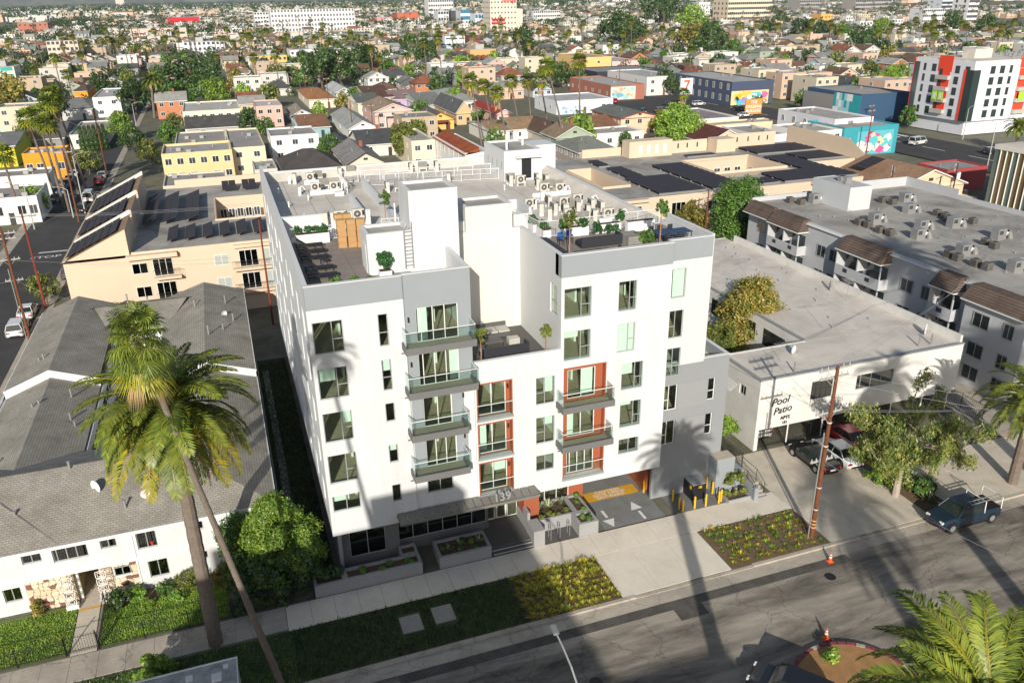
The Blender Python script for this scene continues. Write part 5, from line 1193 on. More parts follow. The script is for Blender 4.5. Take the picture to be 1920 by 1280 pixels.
b = MB(); b.box(-11.8, fy+.3, 3.2, -11.5, fy+.33, 4.4); b.box(-16.8, fy+.3, 3.5, -16.2, fy+.33, 4.55); b.box(-11.6, fy+.3, .85, -11.1, fy+.33, 2.05); b.box(-11.0, fy+.3, .85, -10.55, fy+.33, 2.05); NBpart(b, 'curtain', mat('curtain', (.6, .58, .52), .9))
b = MB(); b.cyl((-11.2, fy+.2, 3.2), (-11.2, fy+.2, 3.5), .1, .14, 8); NBpart(b, 'flower_pot', RED)
STN = [mat('pale_field_stone', (.68, .56, .40), .9, noise=.15, nscale=5), mat('cream_field_stone', (.74, .64, .50), .9, noise=.15, nscale=5), mat('brown_field_stone', (.25, .12, .09), .9, noise=.2, nscale=5)]
def stones(x0, x1, z0, z1, y, seed, holes=()):
    r = random.Random(seed); root = bpy.data.objects.new('stone_panel', None); link(root, NB); root.location = (15, -3.46, 0)
    nx = int((x1-x0)/.33); nz = int((z1-z0)/.29); J = {}
    for i in range(nx+1):
        for j in range(nz+1):
            J[i, j] = (x0+(x1-x0)*i/nx+(r.uniform(-.11, .11) if 0 < i < nx else 0), z0+(z1-z0)*j/nz+(r.uniform(-.09, .09) if 0 < j < nz else 0))
    for i in range(nx):
        for j in range(nz):
            q = [J[i, j], J[i+1, j], J[i+1, j+1], J[i, j+1]]; cx = sum(p[0] for p in q)/4; cz = sum(p[1] for p in q)/4
            if any(h[0]-.1 < cx < h[1]+.1 and h[2]-.1 < cz < h[3]+.1 for h in holes): continue
            P = []
            for k in range(4):
                a, c = q[k], q[(k+1) % 4]
                for t in (.22, .78): P.append((a[0]*(1-t)+c[0]*t, a[1]*(1-t)+c[1]*t))
            P = [(cx+(p[0]-cx)*.93, cz+(p[1]-cz)*.93) for p in P]; o = .05+r.uniform(0, .05)
            m = MB(); m.face([(p[0], y-o, p[1]) for p in P])
            for k in range(8):
                a, c = P[k], P[(k+1) % 8]; a2 = (cx+(a[0]-cx)*1.04, cz+(a[1]-cz)*1.04); c2 = (cx+(c[0]-cx)*1.04, cz+(c[1]-cz)*1.04)
                m.face([(a2[0], y, a2[1]), (c2[0], y, c2[1]), (c[0], y-o, c[1]), (a[0], y-o, a[1])])
            m.build('stone', STN[2] if r.random() < .17 else r.choice(STN[:2]), root)
b = MB(); b.box(-18.9, fy+.18, 0, -16.15, fy+.449, 2.42); NBpart(b, 'mortar', mat('mortar', (.45, .38, .28), .95))
stones(-18.85, -16.2, .02, 2.38, fy+.18, 4); stones(-14.6, -12.38, .02, 2.38, fy+.2, 5, [NW1[1]])
b = MB(); b.box(-16.1, fy+.6, 0, -16.0, 12, 2.5); b.box(-14.7, fy+.4, 0, -14.6, 12, 2.5); b.box(-16, 12, 0, -14.6, 12.1, 2.5); NBpart(b, 'passage_wall', mat('khaki_wall', (.35, .30, .17), .9))
sheet('entry_path', -16.1, -1.5, -14.65, 12, .03, CONC); sheet('yellow_step_edge', -16.1, 2.6, -14.65, 2.78, .05, YPAINT)
def screen(x, label_y=None):
    b = MB(); w = .62
    for k in range(4):
        z = .35+k*.55
        for (u0, v0, u1, v1) in ((0, 0, w, .04), (0, .48, w, .52), (0, 0, .04, .52), (w-.04, 0, w, .52), (.12, .1, w-.12, .13), (.12, .38, w-.12, .41), (.12, .1, .15, .41), (w-.15, .1, w-.12, .41)): b.box(x+u0, fy-.55, z+v0, x+u1, fy-.51, z+v1)
    b.box(x-.05, fy-.58, .0, x+w+.05, fy-.2, .35); o = NBpart(b, 'metal_screen', METALW)
screen(-16.75); screen(-14.75)
b = MB(); b.box(-16.95, fy-.45, .9, -16.9, fy-.4, 1)
def roofpoly(faces, name='roof', m=SHINGLE, thick=.16):
    b = MB()
    for f in faces: b.face(f)
    o = NBpart(b, name, m); return o
s_ = (6.25-4.9)/4.0
RXL, RXR, RXM = -11.4, -3.2, -7.25
def wing(xl, xm, xr, y0, y1, ez, rz, hipf=None):
    F = []
    if hipf is None: F += [[(xl, y1, ez), (xl, y0, ez), (xm, y0, rz), (xm, y1, rz)], [(xr, y0, ez), (xr, y1, ez), (xm, y1, rz), (xm, y0, rz)]]
    else: F += [[(xl, y1, ez), (xl, y0, ez), (xm, hipf, rz), (xm, y1, rz)], [(xr, y0, ez), (xr, y1, ez), (xm, y1, rz), (xm, hipf, rz)], [(xl, y0, ez), (xr, y0, ez), (xm, hipf, rz)]]
    return F
roofpoly(wing(RXL, RXM, RXR, 3.1, 24.1, 4.88, 6.25, 7.0))
roofpoly(wing(-23.6, -19.9, -16.2, 3.1, 27.2, 4.87, 6.3, 7.0))
roofpoly([[(-30, 3.1, 4.86), (-7.4, 3.1, 4.86), (-11.5, 9.3, 7.0), (-30, 9.3, 7.0)], [(-9, 14.6, 5.2), (-30, 14.6, 5.2), (-30, 9.3, 7.0), (-11.5, 9.3, 7.0)], [(-7.4, 3.1, 4.86), (-9, 14.6, 5.2), (-11.5, 9.3, 7.0)]])
roofpoly(wing(RXL, RXM, RXR, 24.1, 47.2, 5.6, 6.95)); roofpoly(wing(-23.6, -19.9, -16.2, 27.2, 47.2, 5.6, 7.0))
roofpoly([[(-16.4, 38.5, 5.5), (-11, 38.5, 5.5), (-9, 43.3, 6.7), (-18, 43.3, 6.7)], [(-3.3, 47.6, 5.5), (-23.6, 47.6, 5.5), (-18, 43.3, 6.7), (-9, 43.3, 6.7)]])
b = MB()
for (xl, xm, xr, y, rz0) in ((RXL, RXM, RXR, 24.1, 6.25), (-23.6, -19.9, -16.2, 27.2, 6.3)):
    b.face([(xl, y-.02, 5.6), (xm, y-.02, 6.95 if xl > -15 else 7.0), (xm, y-.02, rz0-.1), (xl, y-.02, 4.7)][::-1]); b.face([(xr, y-.02, 5.6), (xm, y-.02, 6.95 if xl > -15 else 7.0), (xm, y-.02, rz0-.1), (xr, y-.02, 4.7)])
NBpart(b, 'step_wall', WHITE)
b = MB()
for (x, y0, y1) in ((-3.2, 3.1, 24.1), (-3.2, 24.1, 47.2), (-23.6, 3.1, 27.2), (-23.6, 27.2, 47.2)):
    z = 4.88 if y0 < 20 else 5.6; b.box(x-.06, y0, z-.22, x+.06, y1, z-.003)
b.box(-30, 3.02, 4.66, -3.14, 3.1, 4.885); b.box(-16.15, 14.7, 4.0, -16.05, 38, 4.75); b.box(-11.5, 14.7, 4.0, -11.38, 38, 4.75); NBpart(b, 'gutter', FRAMEW)
b = MB(); b.box(-30, 3.1, 4.6, -3.2, 47, 4.64); b.f = [f for f in b.f]; 
b = MB(); b.box(-16.25, 14.0, 0, -16.2, 38.5, 4.6); b.box(-11.4, 14.0, 0, -11.35, 38.5, 4.6); b.box(-16.2, 38.5, 0, -11.4, 38.6, 5.5); NBpart(b, 'courtyard_wall', WHITE)
for k in range(10):
    for x, sd in ((-16.2, 'r'),): put_win(NB, x+15, 16+k*2.2-3.46, 2.9, 1.3, 1.2, 'r', FRAMED)
b = MB(); r = random.Random(8)
for (x, y, z) in ((-20.5, 22, 6.0), (-20.0, 22.1, 6.0), (-20.9, 31, 6.5), (-21.3, 31, 6.4), (-17.6, 20, 5.6), (-18, 24, 5.6), (-17.2, 19, 5.3), (-21.5, 14, 5.6), (-19, 6, 5.8), (-20.6, 4.7, 5.4), (-6.9, 31, 7.0), (-5.6, 33, 6.6), (-4.6, 36, 6.2), (-5.2, 41, 6.4), (-8.8, 20, 5.9), (-8.4, 20.3, 5.9), (-6.5, 13, 6.2), (-12.5, 5, 5.5), (-16, 9.0, 6.9), (-8.2, 40, 6.8), (-15, 45, 6.5), (-13, 44.5, 6.5)):
    h = r.choice((.35, .55, .7)); b.cyl((x, y, z-.4), (x, y, z+h), .075, n=6); b.cyl((x, y, z+h), (x, y, z+h+.06), .12, n=6)
NBpart(b, 'roof_vent', METALG)['kind'] = 'stuff'
def dish(x, y, z, rz, label, s=.35, m=None):
    t = empty('satellite_dish', (x, y, z), label, 'satellite dish', 'satellite dishes', rz)
    b = MB(); n = 12
    for k in range(n):
        a0, a1 = 2*math.pi*k/n, 2*math.pi*(k+1)/n
        b.face([(0, .12, .55), (s*math.cos(a1), 0, .55+s*math.sin(a1)), (s*math.cos(a0), 0, .55+s*math.sin(a0))]); b.face([(0, .13, .55), (s*math.cos(a0), .01, .55+s*math.sin(a0)), (s*math.cos(a1), .01, .55+s*math.sin(a1))])
    b.build('dish', m or METALW, t); b = MB(); b.cyl((0, .12, 0), (0, .12, .5), .03, n=5); b.cyl((0, .1, .3), (0, -.35, .45), .015, n=4); b.box(-.04, -.4, .42, .04, -.32, .5); b.build('mount', METALG, t)
dish(-5.4, 37.2, 5.9, .6, 'small white satellite dish on the rear right roof slope of the shingled building')
dish(-14.3, 6.8, 5.9, -.8, 'grey satellite dish on the front roof slope left of the date palm trunk', .45)
dish(-11.2, 5.4, 5.5, .2, 'small white satellite dish hidden beside the date palm trunk')
def iron_fence(pts, h, label, m=METALD, step=.14, z=0, name='iron_fence', cat='fence', group=None, solid=False):
    ox, oy = pts[0]; t = empty(name, (ox, oy, z), label, cat, group); f = MB(); p = MB()
    for a, c in zip(pts[:-1], pts[1:]):
        L = math.hypot(c[0]-a[0], c[1]-a[1]); ax, ay, bx_, by_ = a[0]-ox, a[1]-oy, c[0]-ox, c[1]-oy
        for zz in (.15, h-.15): f.cyl((ax, ay, zz), (bx_, by_, zz), .022, n=4)
        n = max(1, int(L/2.4))
        for k in range(n+1): q = k/n; f.cyl((ax+(bx_-ax)*q, ay+(by_-ay)*q, 0), (ax+(bx_-ax)*q, ay+(by_-ay)*q, h+.05), .035, n=4)
        n = int(L/step)
        for k in range(n): q = (k+.5)/n; p.cyl((ax+(bx_-ax)*q, ay+(by_-ay)*q, 0.02), (ax+(bx_-ax)*q, ay+(by_-ay)*q, h), .012, n=3, caps=False)
    f.build('frame', m, t); o = p.build('pickets', m, t); o['kind'] = 'stuff'; return t
iron_fence([(-24, -1.35), (-16.3, -1.35)], 1.25, 'black iron fence left of the garden gate by the pavement'); iron_fence([(-14.5, -1.38), (-6.8, -1.4)], 1.25, 'black iron fence right of the garden gate along the lawn')
iron_fence([(-14.5, -1.38), (-14.5, 2.6)], 1.1, 'black iron fence beside the entry path of the courtyard building'); iron_fence([(-16.25, -1.3), (-14.55, -1.3)], 1.35, 'black iron garden gate across the entry path', name='garden_gate', cat='gate')
iron_fence([(-6.7, -1.45), (-1.7, -1.5)], 1.5, 'black iron fence in front of the tall hedge')
sheet('front_lawn', -24, -1.3, -16.15, 3.4, .02, LAWN); sheet('front_lawn', -14.6, -1.3, -7.0, 2.2, .02, LAWN); sheet('flower_bed', -14.6, 2.2, -4, 3.4, .03, SOIL)
grass_cover('grass', -24, -1.25, -16.2, 3.0, .02, 9000, .09, L_BRIGHT, 31); grass_cover('grass', -14.5, -1.25, -7.1, 2.2, .02, 9000, .09, L_BRIGHT, 32)
def bush(x, y, z, rx, rz, m, label, n=1400, size=.07, seed=1, ry=None):
    t = inst('bush', leaves('foliage', *clumps(seed, 22, rx, ry or rx, rz, rz*.95, (.3, .45), low=-.9), n, size, m, seed, .95), None, (x, y, z)); tag(t, label, 'bush'); return t
bush(-9.4, 2.3, 0, .85, .75, L_OLIVE, 'round clipped reddish green bush left of the date palm trunk', 3200, .06, 41)
bush(-13.6, 2.1, 0, .75, .65, L_DARK, 'dark leafy bush at the corner of the entry path', 1600, .1, 42); bush(-12.6, 2.6, 0, .55, .45, L_BRIGHT, 'bright green low bush below the stone panel', 1200, .08, 43)
bush(-11.9, 1.4, 0, .42, .42, L_BRIGHT, 'small clipped green ball on the front lawn', 1400, .04, 44); bush(-10.9, 2.5, 0, .6, .4, L_GREEN, 'leafy green bush between the ball and the round bush', 1300, .08, 45)
bush(-10.1, 1.6, 0, .5, .35, L_BRIGHT, 'low yellow green bush in front of the round clipped bush', 1000, .07, 46); bush(-7.3, 2.4, 0, .8, .5, L_AUTUMN, 'orange green flowering bush right of the date palm trunk', 1600, .07, 47); bush(-18.4, 3.1, 0, .35, .7, L_AUTUMN, 'small autumn coloured shrub against the stone panel', 800, .07, 48)
T = empty('tree', (-3.6, 1.2, 0), 'large bright green leafy tree between the shingled roof building and the white apartments', 'tree')
inst('trunk', limb_mesh(5.5, 2.2, .22, 7, BARKD, 9, .2), T)
C = []; R_2 = []; rr = random.Random(12)
for k in range(120):
    a = rr.uniform(0, 6.28); q = rr.uniform(.1, 1)**.6; z = rr.uniform(1.2, 6.3); f = (1 if z < 3.5 else max(.12, 1-(z-3.5)/3.2)); C.append((2.9*q*math.cos(a)*f, 2.3*q*math.sin(a)*f, z)); R_2.append(rr.uniform(.45, .8))
inst('crown', leaves('crown', C, R_2, 34000, .09, L_BRIGHT, 13, 1.0, shell=.45), T)
for k, (x, y) in enumerate(((-6.5, 1.6), (-5.7, 2.4))):
    t = empty('columnar_tree', (x, y, 0), 'slender green columnar tree left of the big bright tree, '+('left one' if k == 0 else 'right one'), 'tree', 'columnar trees by the courtyard building')
    Cc = [(rr.uniform(-.45, .45), rr.uniform(-.45, .45), .6+j*.17) for j in range(26)]; inst('trunk', limb_mesh(4.6, .4, .09, 5+k, BARKD, 3), t); inst('crown', leaves('crown', Cc, [.5]*26, 3600, .1, L_GREEN, 14+k), t)
o = inst('hedge', hedge_mesh(-6.4, -1.1, .1, -1.9, .3, 3.1, L_DARK, 12000, .12, 15)); tag(o, 'tall dark shaded hedge behind the iron fence at the pavement', 'hedge')
bush(-10.9, -5.4, 0, 1.0, .9, L_BRIGHT, 'bright green shrub on the verge at the lower left edge', 2600, .13, 49)
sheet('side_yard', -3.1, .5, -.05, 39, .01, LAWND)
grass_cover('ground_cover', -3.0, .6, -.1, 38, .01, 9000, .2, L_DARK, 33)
o = MB(); o.box(-3.05, .5, 0, -2.95, 36, 1.3); tag(o.build('side_fence', mat('blue_grey_fence', (.16, .20, .20), .8)), 'low blue grey wall along the side yard left of the white building', 'wall')
sheet('painted_sun_verge', -13, -8.3, -10.2, -4.0, .015, LAWN)  # lighter grass sheet: the sunlit patch of the verge is put into its colour
date_palm((-7.86, -3.35, 0), 16.1, 'tall date palm with a thick trunk and wide drooping crown over grey shingle roofs', 3, 1.2, .42, .32, n=88, dry=30, gold=.5)
fan_palm((-4.4, -8.0, 0), at(256, 636, 21.5), 'tall leaning fan palm with a slender trunk and hanging dry leaves', 5, n=66, scale=.74)
date_palm((at(1860, 1360, 20).x, at(1860, 1360, 20).y, 0), 20, 'bright green date palm crown at the lower right corner', 8, .9, .5, .45, n=84, dry=6, bright=True)
# ------------------------------------------------------------------ solar panel fields
CURT = mat('curtained_glass', (.42, .45, .43), .25, spec=.6)
SPM = MB(); SPM.box(0, 0, 0, 1.0, 1.62, .04); SPM = SPM.mesh('solar_panel', SOLAR)
def solar_rect(parent, ox, oy, x0, y0, x1, y1, z, tilt=.09, cap=300, count=[0]):
    """rows of tilted modules; parent's origin at (ox, oy)"""
    ny = int((y1-y0)/1.66); nx = int((x1-x0)/1.03); rest = MB(); n = 0
    for j in range(ny):
        for i in range(nx):
            x = x0+i*1.03-ox; y = y0+j*1.66-oy
            if parent.get('panels', 0) < cap:
                parent['panels'] = parent.get('panels', 0)+1; inst('solar_panel', SPM, parent, (x, y, z), (tilt, 0, 0))
            else: rest.box(x, y, z, x+1.0, y+1.6, z+.05); n += 1
    if n: o = rest.build('solar_panels', SOLAR, parent); o['kind'] = 'stuff'
    b = MB()
    for j in range(0, ny+1, 2): b.box(x0-ox, y0-oy+j*1.66-.03, z-.3, x0-ox+nx*1.03, y0-oy+j*1.66, z-.02)
    b.build('solar_rack', METALG, parent)
def balcony_small(parent, x0, x1, y, z, d=1.0, m=None, rail=METALD):
    b = MB(); b.box(x0, y-d, z-.2, x1, y, z); b.box(x0, y-d, z, x1, y-d+.06, z+.12); o = b.build('balcony', m or PEACH, parent)
    r_ = MB(); n = int((x1-x0)/.16)
    for k in range(n+1): r_.box(x0+k*(x1-x0)/n-.01, y-d, z+.12, x0+k*(x1-x0)/n+.01, y-d+.02, z+1.0)
    r_.box(x0, y-d-.01, z+1.0, x1, y-d+.03, z+1.05); q = r_.build('balcony_rail', rail, o); q['kind'] = 'stuff'
# ------------------------------------------------------------------ peach building behind the shingled roofs
PA = empty('peach_apartments', (-22.3, 56, 0), 'peach stucco apartment building with tilted solar panels and three slanted roof wings, left background', 'building'); rectmark(-23, 55, 2.5, 94)
def PP(b, name, m): return b.build(name, m, PA, loc=(22.3, -56, 0))
b = MB(); Z = 8.5
b.box(-22.3, 56, 0, 2.2, 69, Z); b.box(-22.3, 82.3, 0, 2.2, 93.2, Z); b.box(-22.3, 69, 0, -5.2, 82.3, Z); b.box(1.6, 69, 0, 2.2, 82.3, Z); b.box(-5.2, 69, 0, 1.6, 82.3, 2.6)
for (x0, y0, x1, y1) in ((-15, 56, 2.2, 56.25), (1.95, 56.25, 2.2, 93), (-11, 92.9, 1.95, 93.2), (-5.4, 68.8, 1.8, 69.0), (-5.4, 82.3, 1.8, 82.5), (-5.4, 69, -5.2, 82.3)): b.box(x0, y0, Z, x1, y1, Z+(.25 if y0 < 90 else 1.3))
PP(b, 'wall', PEACH)
b = MB(); b.box(-15, 56.3, Z, 1.9, 68.7, Z+.04); b.box(-15, 82.6, Z, 1.9, 92.8, Z+.04); b.box(-15, 68.7, Z, -5.5, 82.6, Z+.041); PP(b, 'roof', ROOFG)
for k, (y0, y1) in enumerate(((56.0, 64.0), (66.2, 76.0), (78.5, 90))):
    b = MB(); x0, x1, z0, z1 = -22.3, -15.2, 8.3, 11.6
    b.face([(x0, y0, Z-.3), (x1, y0, Z-.3), (x1, y0, z1), (x0, y0, z0)]); b.face([(x1, y0, Z), (x1, y1, Z), (x1, y1, z1), (x1, y0, z1)]); b.face([(x0, y1, Z-.3), (x0, y1, z0), (x1, y1, z1), (x1, y1, Z-.3)]); b.face([(x0, y0, Z-.3), (x0, y0, z0), (x0, y1, z0), (x0, y1, Z-.3)])
    o = PP(b, 'slanted_wing', PEACH)
    b = MB(); b.face([(x0-.3, y0-.05, z0-.1), (x1+.1, y0-.05, z1+.08), (x1+.1, y1, z1+.08), (x0-.3, y1, z0-.1)]); b.build('roof', paint((.33, .23, .16), 'roof'), o)
    b = MB(); sl = (z1-z0)/(x1-x0); b.face([(x0+.4, y1-.5, z0+.5*sl+.4), (x0+.4, y1-.1, z0+.5*sl+.4), (x1+.1, y1-.1, z1+.6), (x1+.1, y1-.5, z1+.6)][::-1]); b.face([(x0+.4, y1-.5, z0+.1), (x1+.1, y1-.5, z1), (x1+.1, y1-.5, z1+.6), (x0+.4, y1-.5, z0+.6)]); b.build('parapet', CREAM, o)
    sp = math.atan(sl); nx = 6; ny = int((y1-y0-1.4)/1.65)
    for i in range(nx-0):
        for j in range(ny): inst('solar_panel', SPM, o, (x0+.35+i*.98, y0+.4+j*1.65, z0+.3+(.35+i*.98)*sl), (0, -sp, 0))
for (x0, x1) in ((-14.5, -12.6), (-12.0, -9.9), (-9.2, -7.0)):
    q = bpy.data.objects.new('solar_array', None); link(q, PA); q.location = (x0+22.3, 68.6-56, Z+.5); q.rotation_euler = (0, -.33, 0)
    for i in range(2):
        for j in range(10): inst('solar_panel', SPM, q, (i*1.03, j*1.65, 0))
for k in range(6):
    q = bpy.data.objects.new('solar_array', None); link(q, PA); q.location = (-11.1+k*2.05+22.3, 59.0-56, Z+.4); q.rotation_euler = (0, -.3, 0)
    for i in range(1):
        for j in range(4): inst('solar_panel', SPM, q, (i*1.03, j*1.66, 0)); inst('solar_panel', SPM, q, (.62, j*1.66, 0.002), (0, 0, 0), (.7, 1, 1))
for k in range(2):
    q = bpy.data.objects.new('solar_array', None); link(q, PA); q.location = (-4+k*3+22.3, 86.5-56, Z+.4); q.rotation_euler = (.25, 0, 0)
    for i in range(2): inst('solar_panel', SPM, q, (i*1.03, 0, 0)); inst('solar_panel', SPM, q, (i*1.03, 1.66, 0))
for z in (5.7, 2.8):
    for (x, w) in ((-19.6+3.2, 1.5), (-12.9+3, 1.9)): pass
def pw(x, z, w, h, k='2'):
    o = window(PA, 'y', 55.93, x, x+w, z, z+h, k, fm=FRAMEW, gm=CURT if int(x*3+z) % 3 else GLASSD, depth=.1); o.location = (x+22.3, -.09, z)
for z in (5.6, 2.7):
    pw(-15.2, z+.5, 1.7, 1.3); pw(-12.9, z, 2.2, 2.1, '3'); pw(-6.0, z+.5, 1.7, 1.3); pw(-3.4+.3, z, 2.2, 2.1, '3'); pw(-.3, z, 1.7, 2.1, '2')
    balcony_small(PA, -12.9+22.3, -9.9+22.3, -.0, z-.05); balcony_small(PA, -4.0+22.3, 1.6+22.3, -.0, z-.05)
b = MB(); b.box(-15.6, 55.2, 8.0, -10, 56, 8.5); b.box(-3.6, 55.5, 8.1, 1.8, 56, 8.5); PP(b, 'eyebrow', PEACH)
for k in range(5): put_win(PA, 18+k*1.2, 25, 6, .8, 1.2, 'f')
# ------------------------------------------------------------------ peach complex at the right rear
PB = empty('peach_complex', (47.5, 61.5, 0), 'long peach apartment complex covered with dark solar panels around open courtyards, right background', 'building'); rectmark(46, 60, 108, 96)
def PQ(b, name, m): return b.build(name, m, PB, loc=(-47.5, -61.5, 0))
b = MB(); Z = 7.6
for (x0, y0, x1, y1) in ((47.5, 61.5, 96, 69.5), (47.5, 69.5, 52.5, 84), (57, 69.5, 75, 84), (89, 69.5, 96, 84), (47.5, 84, 106, 95), (96, 75, 106, 84)): b.box(x0, y0, 0, x1, y1, Z)
b.box(52.5, 69.5, 0, 57, 84, 1.5); b.box(75, 69.5, 0, 89, 84, 1.5); b.box(75, 69.5, 1.5, 89, 72.4, Z)
for (x0, y0, x1, y1) in ((75, 83.8, 89, 84.0), (75, 72.4, 89, 72.6), (74.8, 72.4, 75, 84), (89, 72.4, 89.2, 84), (52.3, 69.3, 57.2, 69.5), (52.3, 84, 57.2, 84.2), (52.3, 69.5, 52.5, 84), (57, 69.5, 57.2, 84)): b.box(x0, y0, Z, x1, y1, Z+.4)
PQ(b, 'wall', PEACH)
b = MB(); b.box(47.6, 61.6, Z, 95.9, 69.2, Z+.04); b.box(57.3, 69.2, Z, 74.7, 84.3, Z+.04); b.box(47.6, 84.3, Z, 105.9, 94.9, Z+.04); b.box(89.3, 69.2, Z, 95.9, 84.3, Z+.04); b.box(95.9, 75.1, Z, 105.9, 84.3, Z+.041); b.box(47.6, 69.2, Z, 52.2, 84.3, Z+.041); PQ(b, 'roof', ROOFG)
b = MB(); b.box(68, 91, Z, 77.0, 94, Z+3.0); b.box(77, 92.5, Z, 85.5, 92.8, Z+2.3); b.box(85.8, 89.5, Z, 90, 92.8, Z+2.5); b.box(90, 92.3, Z, 101, 92.6, Z+2.8); b.box(105.8, 77, Z, 106.1, 95, Z+3.2); b.face([(105.8, 70, Z), (105.8, 77, Z), (105.8, 77, Z+3.2)]); b.box(60, 94.4, Z, 68, 94.7, Z+1.6); PQ(b, 'parapet_wall', PEACH)
for (x, z) in ((79, .9), (81, .9), (83.2, .9), (92, 1.2), (94.5, 1.2), (97, 1.2), (99, 1.2)):
    b = MB(); b.box(x, 92.27 if x > 90 else 92.47, Z+z, x+.3, 92.3 if x > 90 else 92.5, Z+z+.9); PQ(b, 'slot_window', FRAMED)
for k in range(4):
    b = MB(); b.box(70+k*1.7, 90.97, Z+.6, 70.7+k*1.7, 91, Z+2.2); PQ(b, 'arched_window', FRAMEW)
for (q) in ((58.3, 62.2, 66.9, 74.2), (59.2, 74.5, 62.8, 83.5), (59.0, 85, 61.5, 91.5), (67.6, 62.0, 73.8, 82.5), (81, 62.2, 95.5, 69), (77, 62.3, 80.7, 66), (90, 69.3, 95.8, 82), (91.5, 84.4, 105, 91.8), (96.2, 76, 105, 84), (78, 87, 85, 89.5)):
    solar_rect(PB, 47.5, 61.5, *q, Z+.35)
def pq(x, z, w, h, k='2'):
    o = window(PB, 'y', 61.4, x, x+w, z, z+h, k, fm=FRAMEW, gm=CURT if int(x) % 2 else GLASSD, depth=.1); o.location = (x-47.5, -.09, z)
for z in (4.4,):
    for x in (50.5, 58, 66.5, 73, 84): pq(x, z+.5, 1.7, 1.3); pq(x+2.2, z, 2.4, 2.1, '3')
b = MB()
for x in (50, 66, 84): b.box(x+1.5, 60.7, 7.2, x+6, 61.5, 7.6)
PQ(b, 'eyebrow', PEACH)
for k in range(6): put_win(PB, 28.5+k*2.2, 22.45, 4.5, 1.2, 1.4, 'f'); put_win(PB, 41.4, 12+k*1.8, 4.5, .9, 1.4, 'l')
house('gabled_hall', 'peach hall with a wide brown shingle roof behind the gravel roof building', 'building', 97.5, 56, 112, 70.5, 6.5, 'gable', 'y', rise=2.6, wc=(.72, .54, .38), rc=(.40, .25, .16), win=(2, 0), seed=3)
t_ = empty('hall_solar_panels', (99, 64.5, 8.0), 'dark solar panel block on the brown roof of the peach hall', 'solar panels')
for i in range(4):
    for j in range(2): inst('solar_panel', SPM, t_, (i*1.03, j*1.65, i*.35), (0, -.33, 0))
# ------------------------------------------------------------------ white carport building with the script sign
PT = empty('patio_apartments', (35.6, 4.15, 0), 'white two storey carport apartment building with script lettering on its front wall', 'building'); rectmark(35, 3, 58, 48)
def PPt(b, name, m): return b.build(name, m, PT, loc=(-35.6, -4.15, 0))
WHG = mat('weathered_white_stucco', (.72, .71, .68), .9, noise=.1, nscale=.5, stains=.2, sscale=.5, bump=.15, bscale=25)
b = MB(); wall(b, 'y', 4.15, 35.6, 57.05, 1.95, 6.6, [(40.8, 43.0, 3.9, 5.6), (45.5, 49.5, 4.0, 5.4)], .25); wall(b, 'x', 35.6, 4.4, 10.0, 1.95, 6.6, [(6.0, 6.9, 4.3, 5.2)], .25); b.box(56.8, 4.4, 1.5, 57.05, 40, 7.3)
b.box(35.85, 9.8, 0, 44.4, 10.0, 6.55); b.box(44.3, 10.0, 0, 44.5, 42, 6.45); b.box(44.5, 41.8, 0, 56.8, 42, 6.5); b.box(35.6, 4.4, 0, 35.8, 9.8, 1.95); b.box(35.6, 4.15, 0, 35.95, 4.4, 1.95); b.box(44.6, 11, 0, 56.7, 11.2, 2.4)
b.box(35.8, 4.45, 1.95, 56.8, 41.7, 2.1) if False else b.box(35.85, 4.42, 1.97, 56.79, 11, 2.1)
PPt(b, 'wall', WHG)
b = MB(); b.box(35.86, 4.42, 6.3, 56.78, 9.79, 6.5); b.box(44.52, 9.8, 6.3, 56.78, 41.7, 6.502); PPt(b, 'roof', ROOFW)
b = MB(); b.box(35.55, 4.08, 6.55, 57.1, 4.42, 6.66); b.box(35.55, 4.42, 6.55, 35.85, 10, 6.66); b.box(44.25, 9.9, 6.5, 44.5, 42, 6.64); PPt(b, 'roof_edge', MGREY)
for (a0, a1, z0, z1, k, ax, c) in ((40.8, 43.0, 3.9, 5.6, 'G', 'y', 4.15), (45.5, 49.5, 4.0, 5.4, '4', 'y', 4.15), (6.0, 6.9, 4.3, 5.2, '2', 'x', 35.6)):
    o = window(PT, ax, c, a0, a1, z0, z1, k, fm=FRAMED if k == 'G' else FRAME, gm=GLASSD); o.location = (o.location[0]-35.6, o.location[1]-4.15, o.location[2])
b = MB()
for k in range(6): b.box(44.33-.05, 12.5+k*4.6, 3.9, 44.3, 15.8+k*4.6, 5.6)
PPt(b, 'window_band', HGL)['kind'] = 'stuff'
b = MB()
for x in (39.0, 42.6, 46.5, 50, 53.5, 56.5): b.cyl((x, 4.3, 0), (x, 4.3, 1.95), .06, n=6)
PPt(b, 'carport_post', METALW)
aw = MB()
for k in range(9): aw.face([(35.6, 7.2+k*.2, 4.9), (34.9, 7.2+k*.2, 4.4), (34.9, 7.31+k*.2, 4.4), (35.6, 7.31+k*.2, 4.9)])
PPt(aw, 'striped_awning', METALW)['kind'] = 'stuff'
for (s, u_, v_, sz, sh) in (('Pool', 1463, 752, .95, .3), ('Patio', 1467, 768, .9, .3), ('APTS', 1472, 782, .42, 0), ('131', 1471, 791, .34, 0)):
    p_ = aty(u_, v_, 4.1); text('sign_lettering' if s != '131' else 'sign_number', s, (p_.x-35.6, -.06, p_.z), (math.pi/2, -.1 if sh else 0, 0), sz, METALD, PT, shear=sh, extrude=.02, bold=0 if sh else .01)
b = MB(); r = random.Random(6)
for k in range(16): x, y = r.uniform(45.5, 56), r.uniform(11, 40); b.cyl((x, y, 6.5), (x, y, 6.5+r.choice((.25, .4))), .06, n=5)
